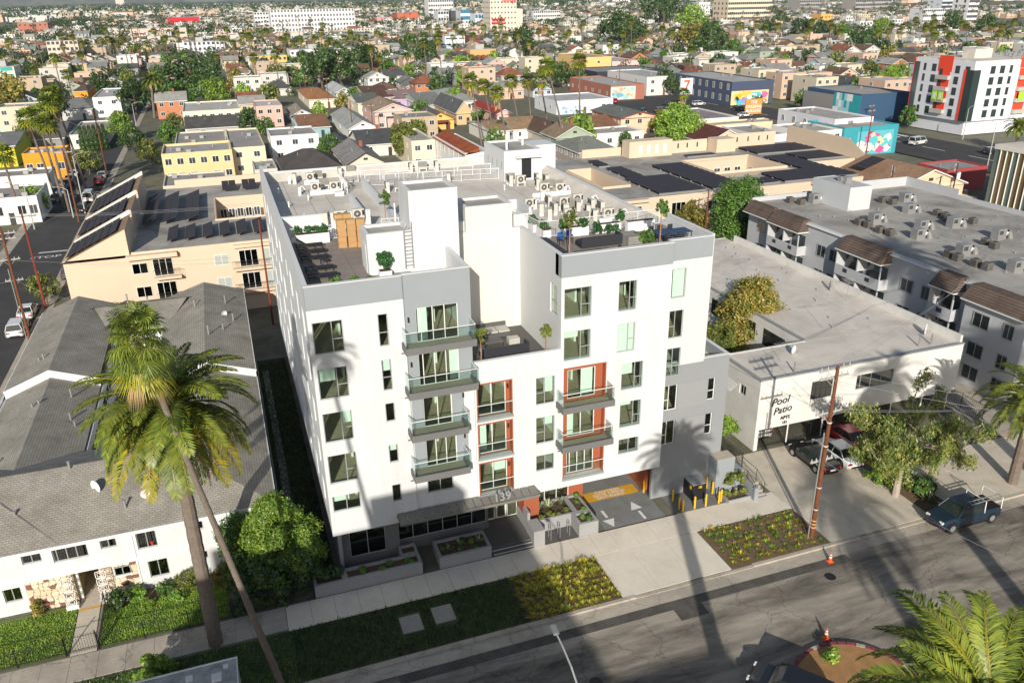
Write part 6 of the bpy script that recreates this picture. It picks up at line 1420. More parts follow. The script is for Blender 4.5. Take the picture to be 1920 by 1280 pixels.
b.cyl((39.3, 4.8, 6.5), (39.3, 4.8, 7.4), .07, n=6); b.cyl((53.0, 5.3, 6.5), (53.0, 5.3, 7.5), .07, n=6); b.cyl((54.3, 5.2, 6.5), (54.3, 5.2, 7.5), .07, n=6)
PPt(b, 'roof_vent', METALG)['kind'] = 'stuff'
def antenna(x, y, z, h, label, rz=0):
    t = empty('tv_antenna', (x, y, z), label, 'antenna', 'television antennas on the flat roofs', rz); b = MB(); b.cyl((0, 0, 0), (0, 0, h), .02, n=4); b.build('mast', METALG, t)
    b = MB(); b.cyl((-.9, 0, h-.05), (.9, 0, h-.05), .015, n=4)
    for k in range(8): l = .25+.06*k; b.cyl((-.85+k*.24, -l, h-.05), (-.85+k*.24, l, h-.05), .01, n=3)
    b.build('boom', METALG, t)
antenna(50.5, 28, 6.5, 1.8, 'television antenna at the middle of the white roof', .5); antenna(55.0, 17, 6.5, 2.2, 'tall television antenna at the right of the white roof', 1); antenna(39.6, 7.0, 6.5, 1.8, 'television antenna on the front left roof corner of the carport building'); antenna(48.0, 12.0, 6.5, 2.4, 'guyed television antenna near the front of the white roof')
dish(41.5, 7.8, 6.45, .4, 'small round satellite dish on the front roof of the carport building', .4); dish(55.6, 7.2, 6.5, .6, 'large satellite dish at the right front corner of the carport building roof', .55); dish(55.8, 20.5, 6.5, .9, 'round mesh satellite dish at the right edge of the white roof', .6, METALG)
iron_fence([(36.0, 4.3), (44.5, 4.6)], 1.9, 'dark gate fence below the script sign', step=.2)
iron_fence([(33.0, 2.0), (33.0, 10.5)], 1.6, 'chain link fence at the foot of the side stair', METALD, .16)
iron_fence([(57.4, 1.0), (57.5, 30)], 1.9, 'dark fence along the right side driveway', METALD, .2)
b = MB(); b.box(42.4, 4.2, 1.6, 43.2, 4.24, 2.2); tag(b.build('notice_board', mat('pink_sign', (.55, .35, .4), .7)), 'small pale pink sign hanging from the carport edge', 'sign')
# ------------------------------------------------------------------ grey apartment house with brown mansards
GA = empty('mansard_apartments', (63.5, 2, 0), 'large pale grey three storey apartment building with brown tiled mansard bays, right side', 'building'); rectmark(62, 0, 92, 48)
def PG(b, name, m): return b.build(name, m, GA, loc=(-63.5, -2, 0))
GW = mat('pale_blue_grey_stucco', (.50, .515, .54), .9, noise=.08, nscale=.6, bump=.15, bscale=25)
b = MB(); b.box(63.5, 2.6, 0, 90, 46.5, 9.5); b.box(63.5, 2.6, 9.5, 63.7, 46.5, 9.75); b.box(89.8, 2.6, 9.5, 90, 37, 10.2); b.box(80, 46.3, 9.5, 90, 46.5, 10.9); b.box(89.8, 37, 9.5, 90, 46.3, 10.9); b.box(63.7, 46.3, 9.5, 80, 46.5, 10.2)
PG(b, 'wall', GW)
b = MB(); b.box(63.7, 2.8, 9.5, 89.8, 46.3, 9.6); PG(b, 'roof', ROOFG)
b = MB(); b.box(63.2, 2.5, 9.45, 63.49, 46.6, 9.58); PG(b, 'gutter', FRAMEW)
def mansard(y0, y1, x=62.2):
    b = MB(); b.face([(x-.25, y1+.1, 8.55), (x-.25, y0-.1, 8.55), (x+.7, y0+.2, 9.95), (x+.7, y1-.2, 9.95)]); b.face([(x-.25, y0-.1, 8.55), (63.9, y0-.1, 8.55), (63.9, y0+.2, 9.95), (x+.7, y0+.2, 9.95)]); b.face([(x-.25, y1+.1, 8.55), (x+.7, y1-.2, 9.95), (63.9, y1-.2, 9.95), (63.9, y1+.1, 8.55)])
    b.face([(x+.7, y0+.2, 9.95), (63.9, y0+.2, 9.95), (63.9, y1-.2, 9.95), (x+.7, y1-.2, 9.95)]); o = PG(b, 'mansard', MANSARD)
    e = MB(); e.box(x-.27, y0-.12, 8.42, 63.5, y1+.12, 8.549); e.build('eave', FRAMEW, o)
def bayy(y0, y1, floors=(5.75, 2.95, .2), split=None, x=62.2):
    mansard(y0, y1, x)
    for f in floors:
        b = MB(); b.box(x, y0, f-.25, 63.5, y1, f-.001); b.box(x, y0, f, x+.1, y1, f+.95); b.box(x+.1, y0, f, 63.5, y0+.1, f+.95); b.box(x, y0+.001, f+.95, x+.12, y0+.13, f+2.4); b.box(x, y1-.13, f+.95, x+.12, y1-.001, f+2.4); b.box(x+.1, y1-.1, f, 63.5, y1, f+2.6)
        if split: b.box(x+.05, split-.08, f+.95, 63.5, split+.08, f+2.4)
        PG(b, 'balcony', GW)
        for (a, c) in (((y0+.25, split-.3), (split+.3, y1-.25)) if split else ((y0+.25, y1-.3),)):
            w = MB(); w.box(63.45, a, f+.05, 63.49, c, f+2.1); PG(w, 'sliding_door', HGL)
            w = MB(); w.box(x-.01, (a+c)/2-.35, f+.3, x-.001, (a+c)/2+.35, f+.75); PG(w, 'balcony_opening', FRAMED)
bayy(34.3, 40.5, split=37.3); mansard(40.7, 46.3, 62.6); bayy(20.4, 27.4, split=24.0); bayy(10.6, 13.6); mansard(2.4, 9.4, 62.0)
b = MB(); b.box(62.3, 2.6, 0, 63.499, 9.3, 8.5); PG(b, 'front_bay', GW)
for z in (6.2, 3.2, .8):
    for (y, w) in ((43.5, 1.5), (31.5, 1.4), (29.2, 1.4), (17.8, 1.6), (15.2, 1.0)): put_win(GA, 0, y-2, z, w, 1.3, 'l', FRAME)
    put_win(GA, -1.2, 5.2, z, 1.7, 1.3, 'l', FRAME); put_win(GA, -1.2, 2.2, z, 1.0, 1.3, 'l', FRAME); put_win(GA, 6, .6, z, 1.6, 1.3, 'f', FRAME)
ub = MB(); ub.box(-.42, -.42, 0, .42, .42, .95); ubm = ub.mesh('body', mat('brown_grey_condenser', (.17, .155, .14), .6, noise=.1, nscale=6)); uf = MB(); uf.face([(.33*math.cos(a*math.pi/6), .33*math.sin(a*math.pi/6), .955) for a in range(12)]); ufm = uf.mesh('fan', ACD)
ul = MB()
for k in range(6): ul.box(-.43, -.44, .12+k*.13, .43, -.425, .18+k*.13); ul.box(-.44, -.43, .12+k*.13, -.425, .43, .18+k*.13)
ulm = ul.mesh('louvres', ACD)
db = MB(); db.box(-.6, -.5, 0, .6, .5, 1.25); dbm = db.mesh('body', METALG); df = MB(); df.box(-.45, -.52, .6, .1, -.501, 1.05); dfm = df.mesh('grille', ACD)
dd = MB(); dd.tube([(.6, -.1, .3), (1.0, -.2, .75), (1.35, -.3, .55), (1.5, -.35, -.05)], .3, 10); ddm = dd.mesh('duct', METALG, True)
wp = ('far left pair', 'front', 'rear', 'middle row', 'right')
def squnit(x, y, z, lb, grp): t = empty('rooftop_condenser', (x, y, z), lb, 'air conditioner', grp); t.scale = (.9, .9, .85); inst('body', ubm, t); inst('fan', ufm, t); inst('louvres', ulm, t)
def ductunit(x, y, z, lb, grp, rz=0): t = empty('ducted_air_unit', (x, y, z), lb, 'air conditioner', grp, rz); inst('body', dbm, t); inst('grille', dfm, t); inst('duct', ddm, t)
grp = 'machines on the grey apartment roof'
rowname = lambda y: 'in the far row' if y > 36 else 'in the second row' if y > 29 else 'in the middle row' if y > 24 else 'in the fourth row' if y > 16 else 'nearest the front edge'
sq = [(79.2, 39.3), (79.6, 37.9), (80.4, 31.2), (80.2, 29.7), (79.4, 28.5), (81.2, 26.5), (68.5, 31.4), (68.6, 30.0), (68.2, 27.6), (68.4, 26.2), (75.2, 19.2), (74.9, 17.8), (68.0, 17.3), (67.8, 16.0), (68.0, 13.9), (68.0, 12.5), (68.0, 44.0), (68.6, 42.5)]
for k, (x, y) in enumerate(sq): squnit(x, y, 9.6, 'square roof condenser %s, %s one of its pair, %s' % (rowname(y), 'left' if k % 2 == 0 else 'right', 'right half' if x > 74 else 'left half'), grp)
for k, (x, y) in enumerate(((82.3, 38.6), (78.3, 33.7), (77.9, 26.3), (70.9, 31.5), (70.3, 24.0), (78.6, 20.6), (70.0, 17.4), (70.2, 11.2), (71.0, 42.8), (73.6, 26.9))): ductunit(x, y, 9.6, 'grey ducted air unit %s, %s side of the roof' % (rowname(y), 'right' if x > 74 else 'left'), grp)
house('roof_shed', 'pale plywood stair shed on the grey apartment roof', 'shed', 71.8, 37.3, 75.3, 44.5, 12.6, 'flat', wc=(.55, .58, .6), rc=(.5, .5, .5), z0=0, win=(0, 0), parapet=.05, floors=1)
b = MB(); r = random.Random(9)
for k in range(46): x, y = r.uniform(66, 88), r.uniform(8, 44); b.cyl((x, y, 9.6), (x, y, 9.6+r.choice((.15, .3))), .07, n=5)
b.tube([(72.5, 23, 9.7), (74.5, 18.5, 9.7), (75, 17.5, 9.7)], .12, 5); b.box(73, 14, 9.6, 84, 14.15, 9.75)
PG(b, 'roof_fittings', METALG)['kind'] = 'stuff'
# ------------------------------------------------------------------ finned office block at the right edge
OB = empty('office_block', (110, 14, 0), 'office block with tall vertical fins and bronze and green strips at the right edge', 'building'); rectmark(108, 12, 140, 52)
b = MB(); b.box(1.5, 1, 0, 26, 35.5, 4.0); b.box(0, 0, 4.0, 26, 36, 4.6); b.box(0, 0, 12.9, 26, 36, 13.6); b.box(.3, 0, 4.6, 26, .3, 12.9); b.box(.3, 35.7, 4.6, 26, 36, 12.9); b.build('wall', CREAM, OB)
b = MB(); b.box(.2, .2, 13.601, 25.8, 35.8, 13.63); b.build('roof', ROOFW, OB)
OG = [mat('bronze_glass', (.16, .11, .045), .25, spec=.6), mat('green_glass_strip', (.10, .16, .14), .25, spec=.6)]
for k in range(34):
    b = MB(); b.box(.02, k*1.05+.1, 4.602, .24, k*1.05+.17, 12.898); b.build('fin', FRAMEW, OB)
    b = MB(); b.box(.2, k*1.05+.2, 4.61, .25, k*1.05+1.15, 12.89); b.build('glazing_strip', OG[0 if k % 3 else 1], OB)
# ------------------------------------------------------------------ the houses beyond, each where the photograph shows it
def HP(name, label, cat, fl, fr, bk, z, kind='flat', **k):
    a, c, d = at(*fl, z), at(*fr, z), at(*bk, z); x0, x1 = a.x, c.x; y0 = (a.y+c.y)/2; y1 = max(d.y, y0+5)
    return house(name, label, cat, x0, y0, x1, y1, z, kind, **k)
GH = 'houses of the neighbourhood'
HP('orange_building', 'bright orange two storey building behind the leaning palms at the left', 'building', (38, 294), (122, 284), (130, 275), 5.5, wc=(.80, .32, .03), rc=(.45, .44, .43), win=(4, 0), winh=1.4)
HP('house', 'grey gabled house with cream trim beyond the orange building', 'house', (38, 262), (117, 258), (115, 236), 3.4, 'gable', ridge='x', wc=(.3, .3, .3), rc=(.2, .19, .18), chim=True)
HP('flat_roofed_house', 'low house with a worn grey flat roof behind the cypress hedge', 'house', (128, 256), (195, 252), (210, 227), 3.4, wc=(.7, .68, .64), rc=(.38, .35, .32))
HP('cream_villa', 'long cream two storey house with a pale flat roof', 'house', (342, 212), (451, 206), (446, 189), 6.0, wc=(.78, .72, .56), rc=(.52, .51, .47), win=(7, 2), over=.6)
HP('low_building', 'low building with a wide grey roof behind the yellow house', 'building', (328, 272), (425, 267), (428, 245), 4.0, wc=(.65, .6, .52), rc=(.36, .34, .31))
HP('beige_building', 'beige two storey block with a grey roof right of the yellow house', 'building', (430, 281), (497, 276), (480, 242), 5.8, wc=(.72, .62, .46), rc=(.36, .34, .32), win=(2, 1))
HP('yellow_house', 'pale yellow two storey building with grey trimmed windows and a stepped parapet', 'building', (302.5, 294), (435, 284), (430, 267), 6.0, wc=(.72, .56, .30), rc=(.40, .39, .38), win=(6, 0), winh=1.2, parapet=.5)
HP('low_wing', 'low grey roofed wing in front of the yellow building', 'building', (306, 352), (425, 344), (425, 322), 3.4, wc=(.6, .55, .45), rc=(.34, .33, .31), win=(2, 0))
HP('white_store', 'white single storey store with a curved front at the left edge', 'building', (-40, 378), (68, 371), (87, 346), 4.4, wc=(.78, .77, .74), rc=(.36, .33, .31), win=(5, 1), winh=1.5)
HP('white_store', 'white building with roof vents behind the curved front store', 'building', (-40, 336), (90, 331), (92, 316), 4.4, wc=(.76, .75, .72), rc=(.34, .31, .29), win=(4, 1))
HP('lime_house', 'lime yellow house at the far left edge', 'house', (-30, 278), (28, 270), (30, 246), 5.0, 'gable', ridge='x', wc=(.6, .58, .05), rc=(.25, .25, .25))
HP('blue_house', 'blue grey house at the left edge in tree shade', 'house', (-40, 225), (20, 220), (30, 205), 4.0, 'gable', ridge='x', wc=(.45, .55, .66), rc=(.28, .28, .28))
HP('house', 'dark roofed bungalow in front of the cream villa', 'house', (350, 240), (470, 234), (468, 225), 3.0, 'gable', ridge='x', wc=(.5, .48, .44), rc=(.10, .10, .10))
HP('white_block', 'white two storey block left of the big dark trees', 'building', (172, 186), (225, 182), (240, 166), 6.2, wc=(.78, .78, .77), rc=(.5, .49, .47))
HP('house', 'grey hipped roof house below the white block', 'house', (108, 208), (172, 202), (170, 188), 3.5, 'hip', ridge='x', wc=(.6, .6, .58), rc=(.27, .28, .27))
HP('orange_house', 'orange house with a brown roof among the distant palms at the left', 'house', (137, 172), (164, 170), (165, 160), 5.0, 'hip', ridge='x', wc=(.85, .35, .04), rc=(.2, .13, .09))
HP('pink_building', 'salmon pink two storey building with a white parapet', 'building', (480, 203), (528, 198), (525, 188), 6.0, wc=(.66, .44, .37), rc=(.55, .54, .52), win=(3, 1))
HP('white_cottage', 'small white gabled cottage with a tan roof', 'house', (548, 216), (586, 214), (598, 200), 3.0, 'gable', ridge='y', wc=(.8, .79, .76), rc=(.38, .34, .28))
HP('teal_house', 'teal house with a brown shingle roof', 'house', (560, 236), (622, 240), (620, 214), 3.0, 'gable', ridge='x', wc=(.30, .46, .48), rc=(.33, .18, .11), rise=2)
HP('white_block', 'white two storey house with a grey flat roof directly behind the white building', 'building', (507, 258), (597, 253), (590, 238), 5.9, wc=(.8, .8, .79), rc=(.37, .36, .33), win=(3, 1))
HP('white_house', 'white house with a pale grey gabled roof beside a red brown pole', 'house', (655, 242), (706, 237), (662, 211), 3.2, 'gable', ridge='y', wc=(.8, .79, .76), rc=(.44, .45, .43), porch=True)
HP('pink_house', 'pink two storey gabled house with a front balcony', 'house', (702, 209), (772, 205), (760, 190), 5.6, 'gable', ridge='y', wc=(.70, .48, .43), rc=(.42, .31, .22), win=(3, 2), rise=2.0, porch=True)
HP('craftsman_house', 'yellow craftsman house with a charcoal roof and red trim', 'house', (800, 224), (852, 222), (845, 199), 3.1, 'gable', ridge='y', wc=(.78, .52, .16), rc=(.15, .15, .14), trim=mat('maroon_trim', (.28, .06, .04), .7), porch=True)
HP('grey_house', 'grey roofed bungalow with a dark barge board gable just behind the white building', 'house', (650, 307), (722, 303), (712, 272), 3.2, 'gable', ridge='y', wc=(.7, .6, .5), rc=(.31, .30, .29), trim=FRAMED, chim=True, rise=2.2)
HP('charcoal_house', 'charcoal roofed bungalow with a brick chimney', 'house', (675, 272), (748, 265), (742, 249), 3.1, 'gable', ridge='x', wc=(.75, .72, .64), rc=(.10, .105, .11), chim=True)
HP('charcoal_house', 'small bungalow with a patched charcoal roof beside the feathery tree', 'house', (627, 277), (668, 274), (660, 252), 3.0, 'hip', ridge='y', wc=(.6, .5, .4), rc=(.11, .11, .12))
HP('dark_roof_house', 'house with a dark brown hipped roof and a pale skylight strip', 'house', (533, 320), (640, 311), (633, 288), 3.0, 'hip', ridge='x', wc=(.78, .77, .74), rc=(.11, .10, .095))
HP('grey_shed', 'long grey roofed garage at the left rear of the white building', 'garage', (478, 322), (520, 318), (515, 300), 2.8, wc=(.6, .57, .5), rc=(.34, .34, .33), win=(0, 0))
HP('beige_block', 'beige two storey block with a grey flat roof beside the yellow green tree', 'building', (772, 268), (815, 264), (812, 241), 6.0, wc=(.78, .68, .50), rc=(.40, .39, .36), win=(2, 2))
t = HP('spanish_building', 'white building with a red clay tile roof edge and scalloped wall', 'building', (872, 291), (920, 287), (812, 256), 6.6, wc=(.8, .79, .76), rc=(.5, .5, .48), win=(2, 7), winh=1.6)
a_, c_ = at(872, 291, 6.6), at(812, 256, 6.6); dy = c_.y-a_.y
b = MB(); b.face([(-.3, dy, 6.5), (-.3, 0, 6.5), (3.0, 0, 8.0), (3.0, dy, 8.0)]); b.face([(-.3, 0, 6.5), (3, 0, 6.9), (3, 0, 8.0)]); b.face([(3, dy, 8), (3, 0, 8), (3, 0, 6.9), (3, dy, 6.9)][::-1]); b.build('tile_roof', TERRA, t)
HP('white_house', 'white house with a tan roof left of the tall palm row', 'house', (915, 243), (962, 246), (955, 222), 3.4, 'gable', ridge='x', wc=(.8, .76, .68), rc=(.42, .28, .17))
HP('red_roof_house', 'pink house with a bright red roof beside the palms', 'house', (925, 210), (967, 214), (950, 191), 3.4, 'gable', ridge='y', wc=(.78, .5, .42), rc=(.42, .07, .05))
HP('grey_gable_house', 'steep dark grey gabled house behind the craftsman house', 'house', (850, 207), (890, 210), (880, 188), 4.0, 'gable', ridge='y', wc=(.6, .45, .25), rc=(.15, .155, .16), rise=3)
HP('brown_roof_house', 'long brown roofed house right of centre in the upper third', 'house', (690, 184), (737, 181), (732, 161), 4.0, 'gable', ridge='x', wc=(.6, .5, .4), rc=(.17, .10, .07), rise=2.2)
HP('purple_house', 'lilac painted house beside the long brown roof', 'house', (735, 186), (785, 184), (783, 174), 3.2, 'gable', ridge='x', wc=(.5, .38, .62), rc=(.3, .22, .22))
HP('grey_roof_house', 'house with a plain grey gabled roof left of two leaning palms', 'house', (790, 198), (836, 194), (833, 173), 3.2, 'gable', ridge='x', wc=(.5, .48, .46), rc=(.27, .28, .26))
HP('pale_roof_house', 'house with a pale grey roof right of the leaning palms', 'house', (838, 192), (892, 187), (888, 168), 3.2, 'hip', ridge='x', wc=(.7, .68, .62), rc=(.42, .44, .42))
HP('orange_roof_house', 'cream house with an orange brown hipped roof', 'house', (578, 186), (629, 185), (620, 165), 3.2, 'hip', ridge='x', wc=(.78, .70, .56), rc=(.48, .23, .11))
HP('white_roof_house', 'house with a bright white corrugated roof', 'house', (628, 172), (664, 173), (655, 158), 3.0, 'gable', ridge='y', wc=(.6, .62, .6), rc=(.62, .64, .63))
HP('dark_roof_house', 'cream two storey house with a dark green roof left of the pink house', 'house', (672, 194), (712, 190), (706, 177), 4.6, 'gable', ridge='x', wc=(.74, .66, .5), rc=(.16, .18, .17))
HP('tan_roof_house', 'tan roofed house beneath the palm cluster right of the stair house', 'house', (960, 241), (1022, 239), (1015, 224), 3.2, 'gable', ridge='x', wc=(.8, .78, .74), rc=(.4, .27, .17))
HP('brown_roof_house', 'dark brown roofed house crossed by thin palm trunks', 'house', (1030, 256), (1087, 250), (1075, 223), 3.2, 'gable', ridge='y', wc=(.6, .52, .42), rc=(.16, .105, .08))
HP('brown_roof_house', 'red brown roofed house left of the peach two storey block', 'house', (1103, 243), (1166, 239), (1150, 220), 3.2, 'gable', ridge='x', wc=(.6, .52, .42), rc=(.30, .16, .10))
HP('white_flat_house', 'low white building with a pale flat roof left of the round tree', 'building', (1108, 256), (1203, 246), (1198, 236), 3.4, wc=(.78, .77, .73), rc=(.44, .43, .40), win=(4, 1))
HP('green_roof_house', 'two storey brown house with a green grey hipped roof behind the stair house', 'house', (1087, 285), (1157, 279), (1046, 265), 5.6, 'hip', ridge='x', wc=(.40, .34, .30), rc=(.25, .265, .235), win=(3, 5), rise=2)
HP('peach_block', 'peach two storey block with a dark green gabled roof and maroon eaves', 'building', (1169, 222), (1230, 215), (1121, 205), 5.6, 'gable', ridge='y', wc=(.76, .55, .38), rc=(.20, .22, .20), win=(3, 4), trim=mat('maroon_trim', (.28, .06, .04)), rise=1.3)
t = HP('brick_store', 'long red brick store with a pastel mural on its end wall', 'building', (1147, 163), (1207, 159), (1078, 146), 5.0, wc=(.40, .16, .11), rc=(.46, .46, .44), win=(0, 6))
MUR = {}
def mural(t, w, z0, z1, pal, seed, side='f', y=-.03, n=26, x0=0):
    r = random.Random(seed); root = MB(); root.face([(x0, y, z0), (x0+w, y, z0), (x0+w, y, z1), (x0, y, z1)], 0); ms = [mat('mural_paint_%02d%02d%02d' % tuple(int(c*99) for c in p), p, .8) for p in pal]
    for k in range(n):
        cx, cz = x0+r.uniform(.1, .9)*w, z0+r.uniform(.15, .85)*(z1-z0); rr = r.uniform(.3, .9)*(z1-z0)*.3; m = 5+r.randint(0, 4); a0 = r.uniform(0, 6)
        root.face([(min(max(cx+rr*(1.6 if i % 2 else .9)*math.cos(a0+i*2*math.pi/m), x0), x0+w), y-.002-k*.0006, min(max(cz+rr*math.sin(a0+i*2*math.pi/m), z0), z1)) for i in range(m)], 1+k % (len(pal)-1))
    root.build('mural', ms, t)
mural(t, 10, .3, 4.8, [(.62, .68, .66), (.35, .6, .6), (.7, .4, .3), (.75, .7, .45), (.2, .4, .5)], 3)
t = HP('graffiti_store', 'white low store covered with blue graffiti left of the brick store', 'building', (1050, 194), (1142, 184), (1135, 173), 4.0, wc=(.72, .74, .76), rc=(.5, .5, .49), win=(3, 2)); mural(t, 12, .2, 2.6, [(.55, .62, .7), (.2, .35, .6), (.7, .7, .75), (.4, .5, .7)], 9, n=18)
HP('yellow_tower', 'yellow stucco tower building beside a pink one', 'building', (1102, 110), (1143, 107), (1140, 98), 8.0, wc=(.82, .55, .22), rc=(.5, .4, .3), win=(1, 1)); HP('pink_building', 'long pale pink single storey building with small windows', 'building', (1143, 118), (1196, 114), (1190, 106), 5.0, wc=(.85, .55, .52), rc=(.5, .48, .46), win=(5, 0))
HP('black_store', 'long black painted store behind the brick store', 'building', (1126, 138), (1232, 130), (1228, 122), 4.5, wc=(.04, .045, .06), rc=(.3, .3, .31), win=(2, 0))
HP('white_corner_block', 'off white two storey corner block beside a dark green tree', 'building', (1221, 148), (1271, 142), (1262, 128), 6.5, wc=(.68, .68, .66), rc=(.45, .45, .44), win=(3, 2))
t = HP('navy_building', 'navy blue two storey building with white arched windows and a bright mural', 'building', (1372, 156), (1453, 152), (1272, 138), 7.5, wc=(.07, .09, .15), rc=(.48, .47, .45), win=(0, 9), winh=2.0); mural(t, 15, .2, 4.8, [(.75, .6, .3), (.1, .5, .6), (.8, .5, .1), (.6, .15, .35), (.2, .35, .7), (.8, .8, .75)], 5, n=34)
t = HP('teal_gallery', 'large flat roofed gallery with navy front and teal and white checkered corner', 'building', (1624, 181), (1697, 173), (1485, 167), 8.0, wc=(.04, .09, .17), rc=(.40, .37, .33), win=(0, 0))
a_, c_ = at(1624, 181, 8), at(1485, 167, 8); L_ = c_.y-a_.y; r = random.Random(2)
for i in range(10):
    for j in range(4):
        b = MB(); b.box(-.05, i*L_*.045, j*2, -.01, (i+1)*L_*.045-.02, j*2+1.98); b.build('wall_panel', [mat('teal_panel', (.03, .34, .38), .7), mat('white_panel', (.75, .78, .78), .7), mat('pale_teal_panel', (.35, .62, .66), .7)][0 if i < 3 else r.randint(0, 2)], t)
b = MB(); b.box(-.05, L_*.45, 0, -.01, L_-.1, 7.2); b.build('metal_siding', METALG, t)
HP('maroon_hall', 'peach hall with a dark maroon roof right of the round tree', 'building', (1335, 268), (1392, 258), (1312, 232), 5.0, 'gable', ridge='y', wc=(.76, .58, .42), rc=(.15, .055, .05), rise=2.4, win=(0, 0))
HP('mauve_roof_store', 'low store with a mauve grey roof and graffiti wall', 'building', (1310, 226), (1386, 221), (1372, 200), 3.8, wc=(.7, .68, .66), rc=(.30, .26, .27), win=(0, 0))
HP('warehouse', 'white walled warehouse with a wide grey flat roof', 'building', (1430, 258), (1478, 252), (1385, 237), 5.6, wc=(.74, .73, .71), rc=(.38, .36, .33), win=(0, 0))
HP('white_studio', 'pale violet white studio building with barred windows', 'building', (1562, 226), (1642, 222), (1469, 206), 7.3, wc=(.70, .70, .76), rc=(.42, .40, .37), win=(3, 5), winh=1.4)
t = house('mural_building', 'flat roofed building with four square windows and a large teal mural wall', 'building', 122, 109.5, 132.3, 122, 6.1, 'flat', wc=(.78, .77, .72), rc=(.44, .42, .39), win=(4, 0), winh=1.3)
t = house('teal_mural_building', 'teal painted wall with a colourful mural facing the parking lot', 'building', 132.5, 109, 148.2, 122, 6.4, 'flat', wc=(.05, .33, .40), rc=(.44, .42, .39), win=(0, 0)); mural(t, 10.5, .3, 5.6, [(.12, .45, .52), (.75, .6, .35), (.45, .04, .2), (.6, .1, .3), (.8, .7, .6), (.1, .5, .55), (.75, .72, .65)], 11, n=30, x0=4)
HP('red_store', 'low store with a bright red fascia near the street corner', 'building', (1786, 324), (1842, 312), (1800, 301), 4.0, wc=(.36, .07, .07), rc=(.36, .36, .35), win=(0, 0))
HP('cream_store', 'cream store at the foot of the utility poles', 'building', (1820, 372), (1840, 378), (1800, 345), 4.0, wc=(.7, .62, .45), rc=(.4, .38, .34), win=(1, 0))
HP('diner', 'small yellow wall strip building behind the mauve roof', 'building', (1345, 238), (1455, 228), (1450, 222), 3.6, wc=(.78, .62, .42), rc=(.5, .45, .38), win=(0, 0))
# ------------------------------------------------------------------ six storey red and white apartment block
RB = empty('red_white_apartments', (181.5, 121, 0), 'six storey white apartment block with red balconies and lime green squares, upper right', 'building'); rectmark(178, 118, 235, 170)
WP = mat('white_panel_cladding', (.70, .71, .77), .7, noise=.04, nscale=.4); RP = mat('vermilion_panel', (.80, .07, .03), .7); LP = mat('lime_panel', (.36, .70, .05), .7); BP = mat('balcony_taupe', (.46, .44, .41), .8)
b = MB(); b.box(0, 0, 3.6, 50, 20, 18.5); b.box(1, 1, 0, 50, 20, 3.6) ; b.build('wall', WP, RB)
b = MB(); b.box(.3, .3, 18.5, 49.7, 19.7, 18.7); b.box(8, 8, 18.7, 14, 12, 21); b.build('roof', ROOFW, RB)
for k in range(6):
    b = MB(); b.box(-.12, 19.6, 3.7+k*2.45, 0, 20.05, 6.1+k*2.45); b.build('red_stripe', RP, RB)
b = MB(); b.box(-.25, 18, 3.7, 0, 19.5, 17.6); b.build('glazed_corner', HGL, RB)
def rw(x, y, z, w, h, s): 
    b = MB()
    if s == 'l': b.box(-.06, y-w/2, z, -.001, y+w/2, z+h)
    else: b.box(x-w/2, -.06, z, x+w/2, -.001, z+h)
    b.build('window', mat('dark_green_glass', (.03, .05, .05), .15, spec=.8), RB)
for f in range(5):
    z = 4.4+f*2.75
    for y in (16.2, 13.0, 5.2, 4.0-2.4+.4): rw(0, y, z, .8 if y == 16.2 else 1.4, 1.9, 'l')
    for x in (1.8+4.5, 9.5, 12.5, 21.5, 24.5, 33, 36): rw(x, 0, z, 1.0 if x in (12.5, 24.5) else 1.6, 1.9, 'f')
b = MB(); b.box(-.08, 7.0, 15.6, 0, 11.6, 19.6); b.build('red_panel', RP, RB)
for f in range(4):
    z = 4.9+f*2.9
    b = MB(); b.box(-.9, 7.2, z, 0, 11.4, z+1.0); b.build('balcony', BP, RB)
    b = MB(); b.box(-.07, 7.4, z+1.0, -.001, 11.2, z+2.8); b.build('red_panel', RP, RB); b = MB(); b.box(-.09, 9.9, z+1.0, -.071, 11.0, z+2.6); b.build('window', FRAMED, RB)
for (y) in (7.6, 9.6): b = MB(); b.box(-1.1, y, 8.3, -.95, y+1.6, 10.6); b.build('lime_square', LP, RB); 
for (y) in (7.6, 9.6): b = MB(); b.box(-1.13, y+.4, 8.7, -1.101, y+1.2, 10.2); b.build('banner_face', WP, RB)
b = MB(); b.box(-.1, 2.2, 3.7, 0, 3.0, 16.5); b.build('orange_stripe', RP, RB); b = MB(); b.box(-.13, -.13, 3.7, 2.2, 2.1, 16.5); b.build('glazed_corner', mat('dark_green_glass', (.03, .05, .05)), RB)
for x in (15.5, 28):
    for f in range(4):
        z = 4.9+f*2.9; b = MB(); b.box(x, -.9, z, x+4.2, 0, z+1.0); b.build('balcony', BP, RB); b = MB(); b.box(x+.2, -.07, z+1, x+4, -.001, z+2.8); b.build('red_panel', RP, RB)
    b = MB(); b.box(x, -.08, 16.5, x+4.2, 0, 19.3); b.build('red_panel', RP, RB); b = MB(); b.box(x+.5, -1.1, 8.3, x+2.2, -.95, 10.6); b.build('lime_square', LP, RB)
b = MB(); r = random.Random(3)
for k in range(60): x, y = r.uniform(14, 48), r.uniform(2, 18); b.box(x, y, 18.7, x+.8, y+.4, 19.5)
b.build('roof_condensers', METALG, RB)['kind'] = 'stuff'
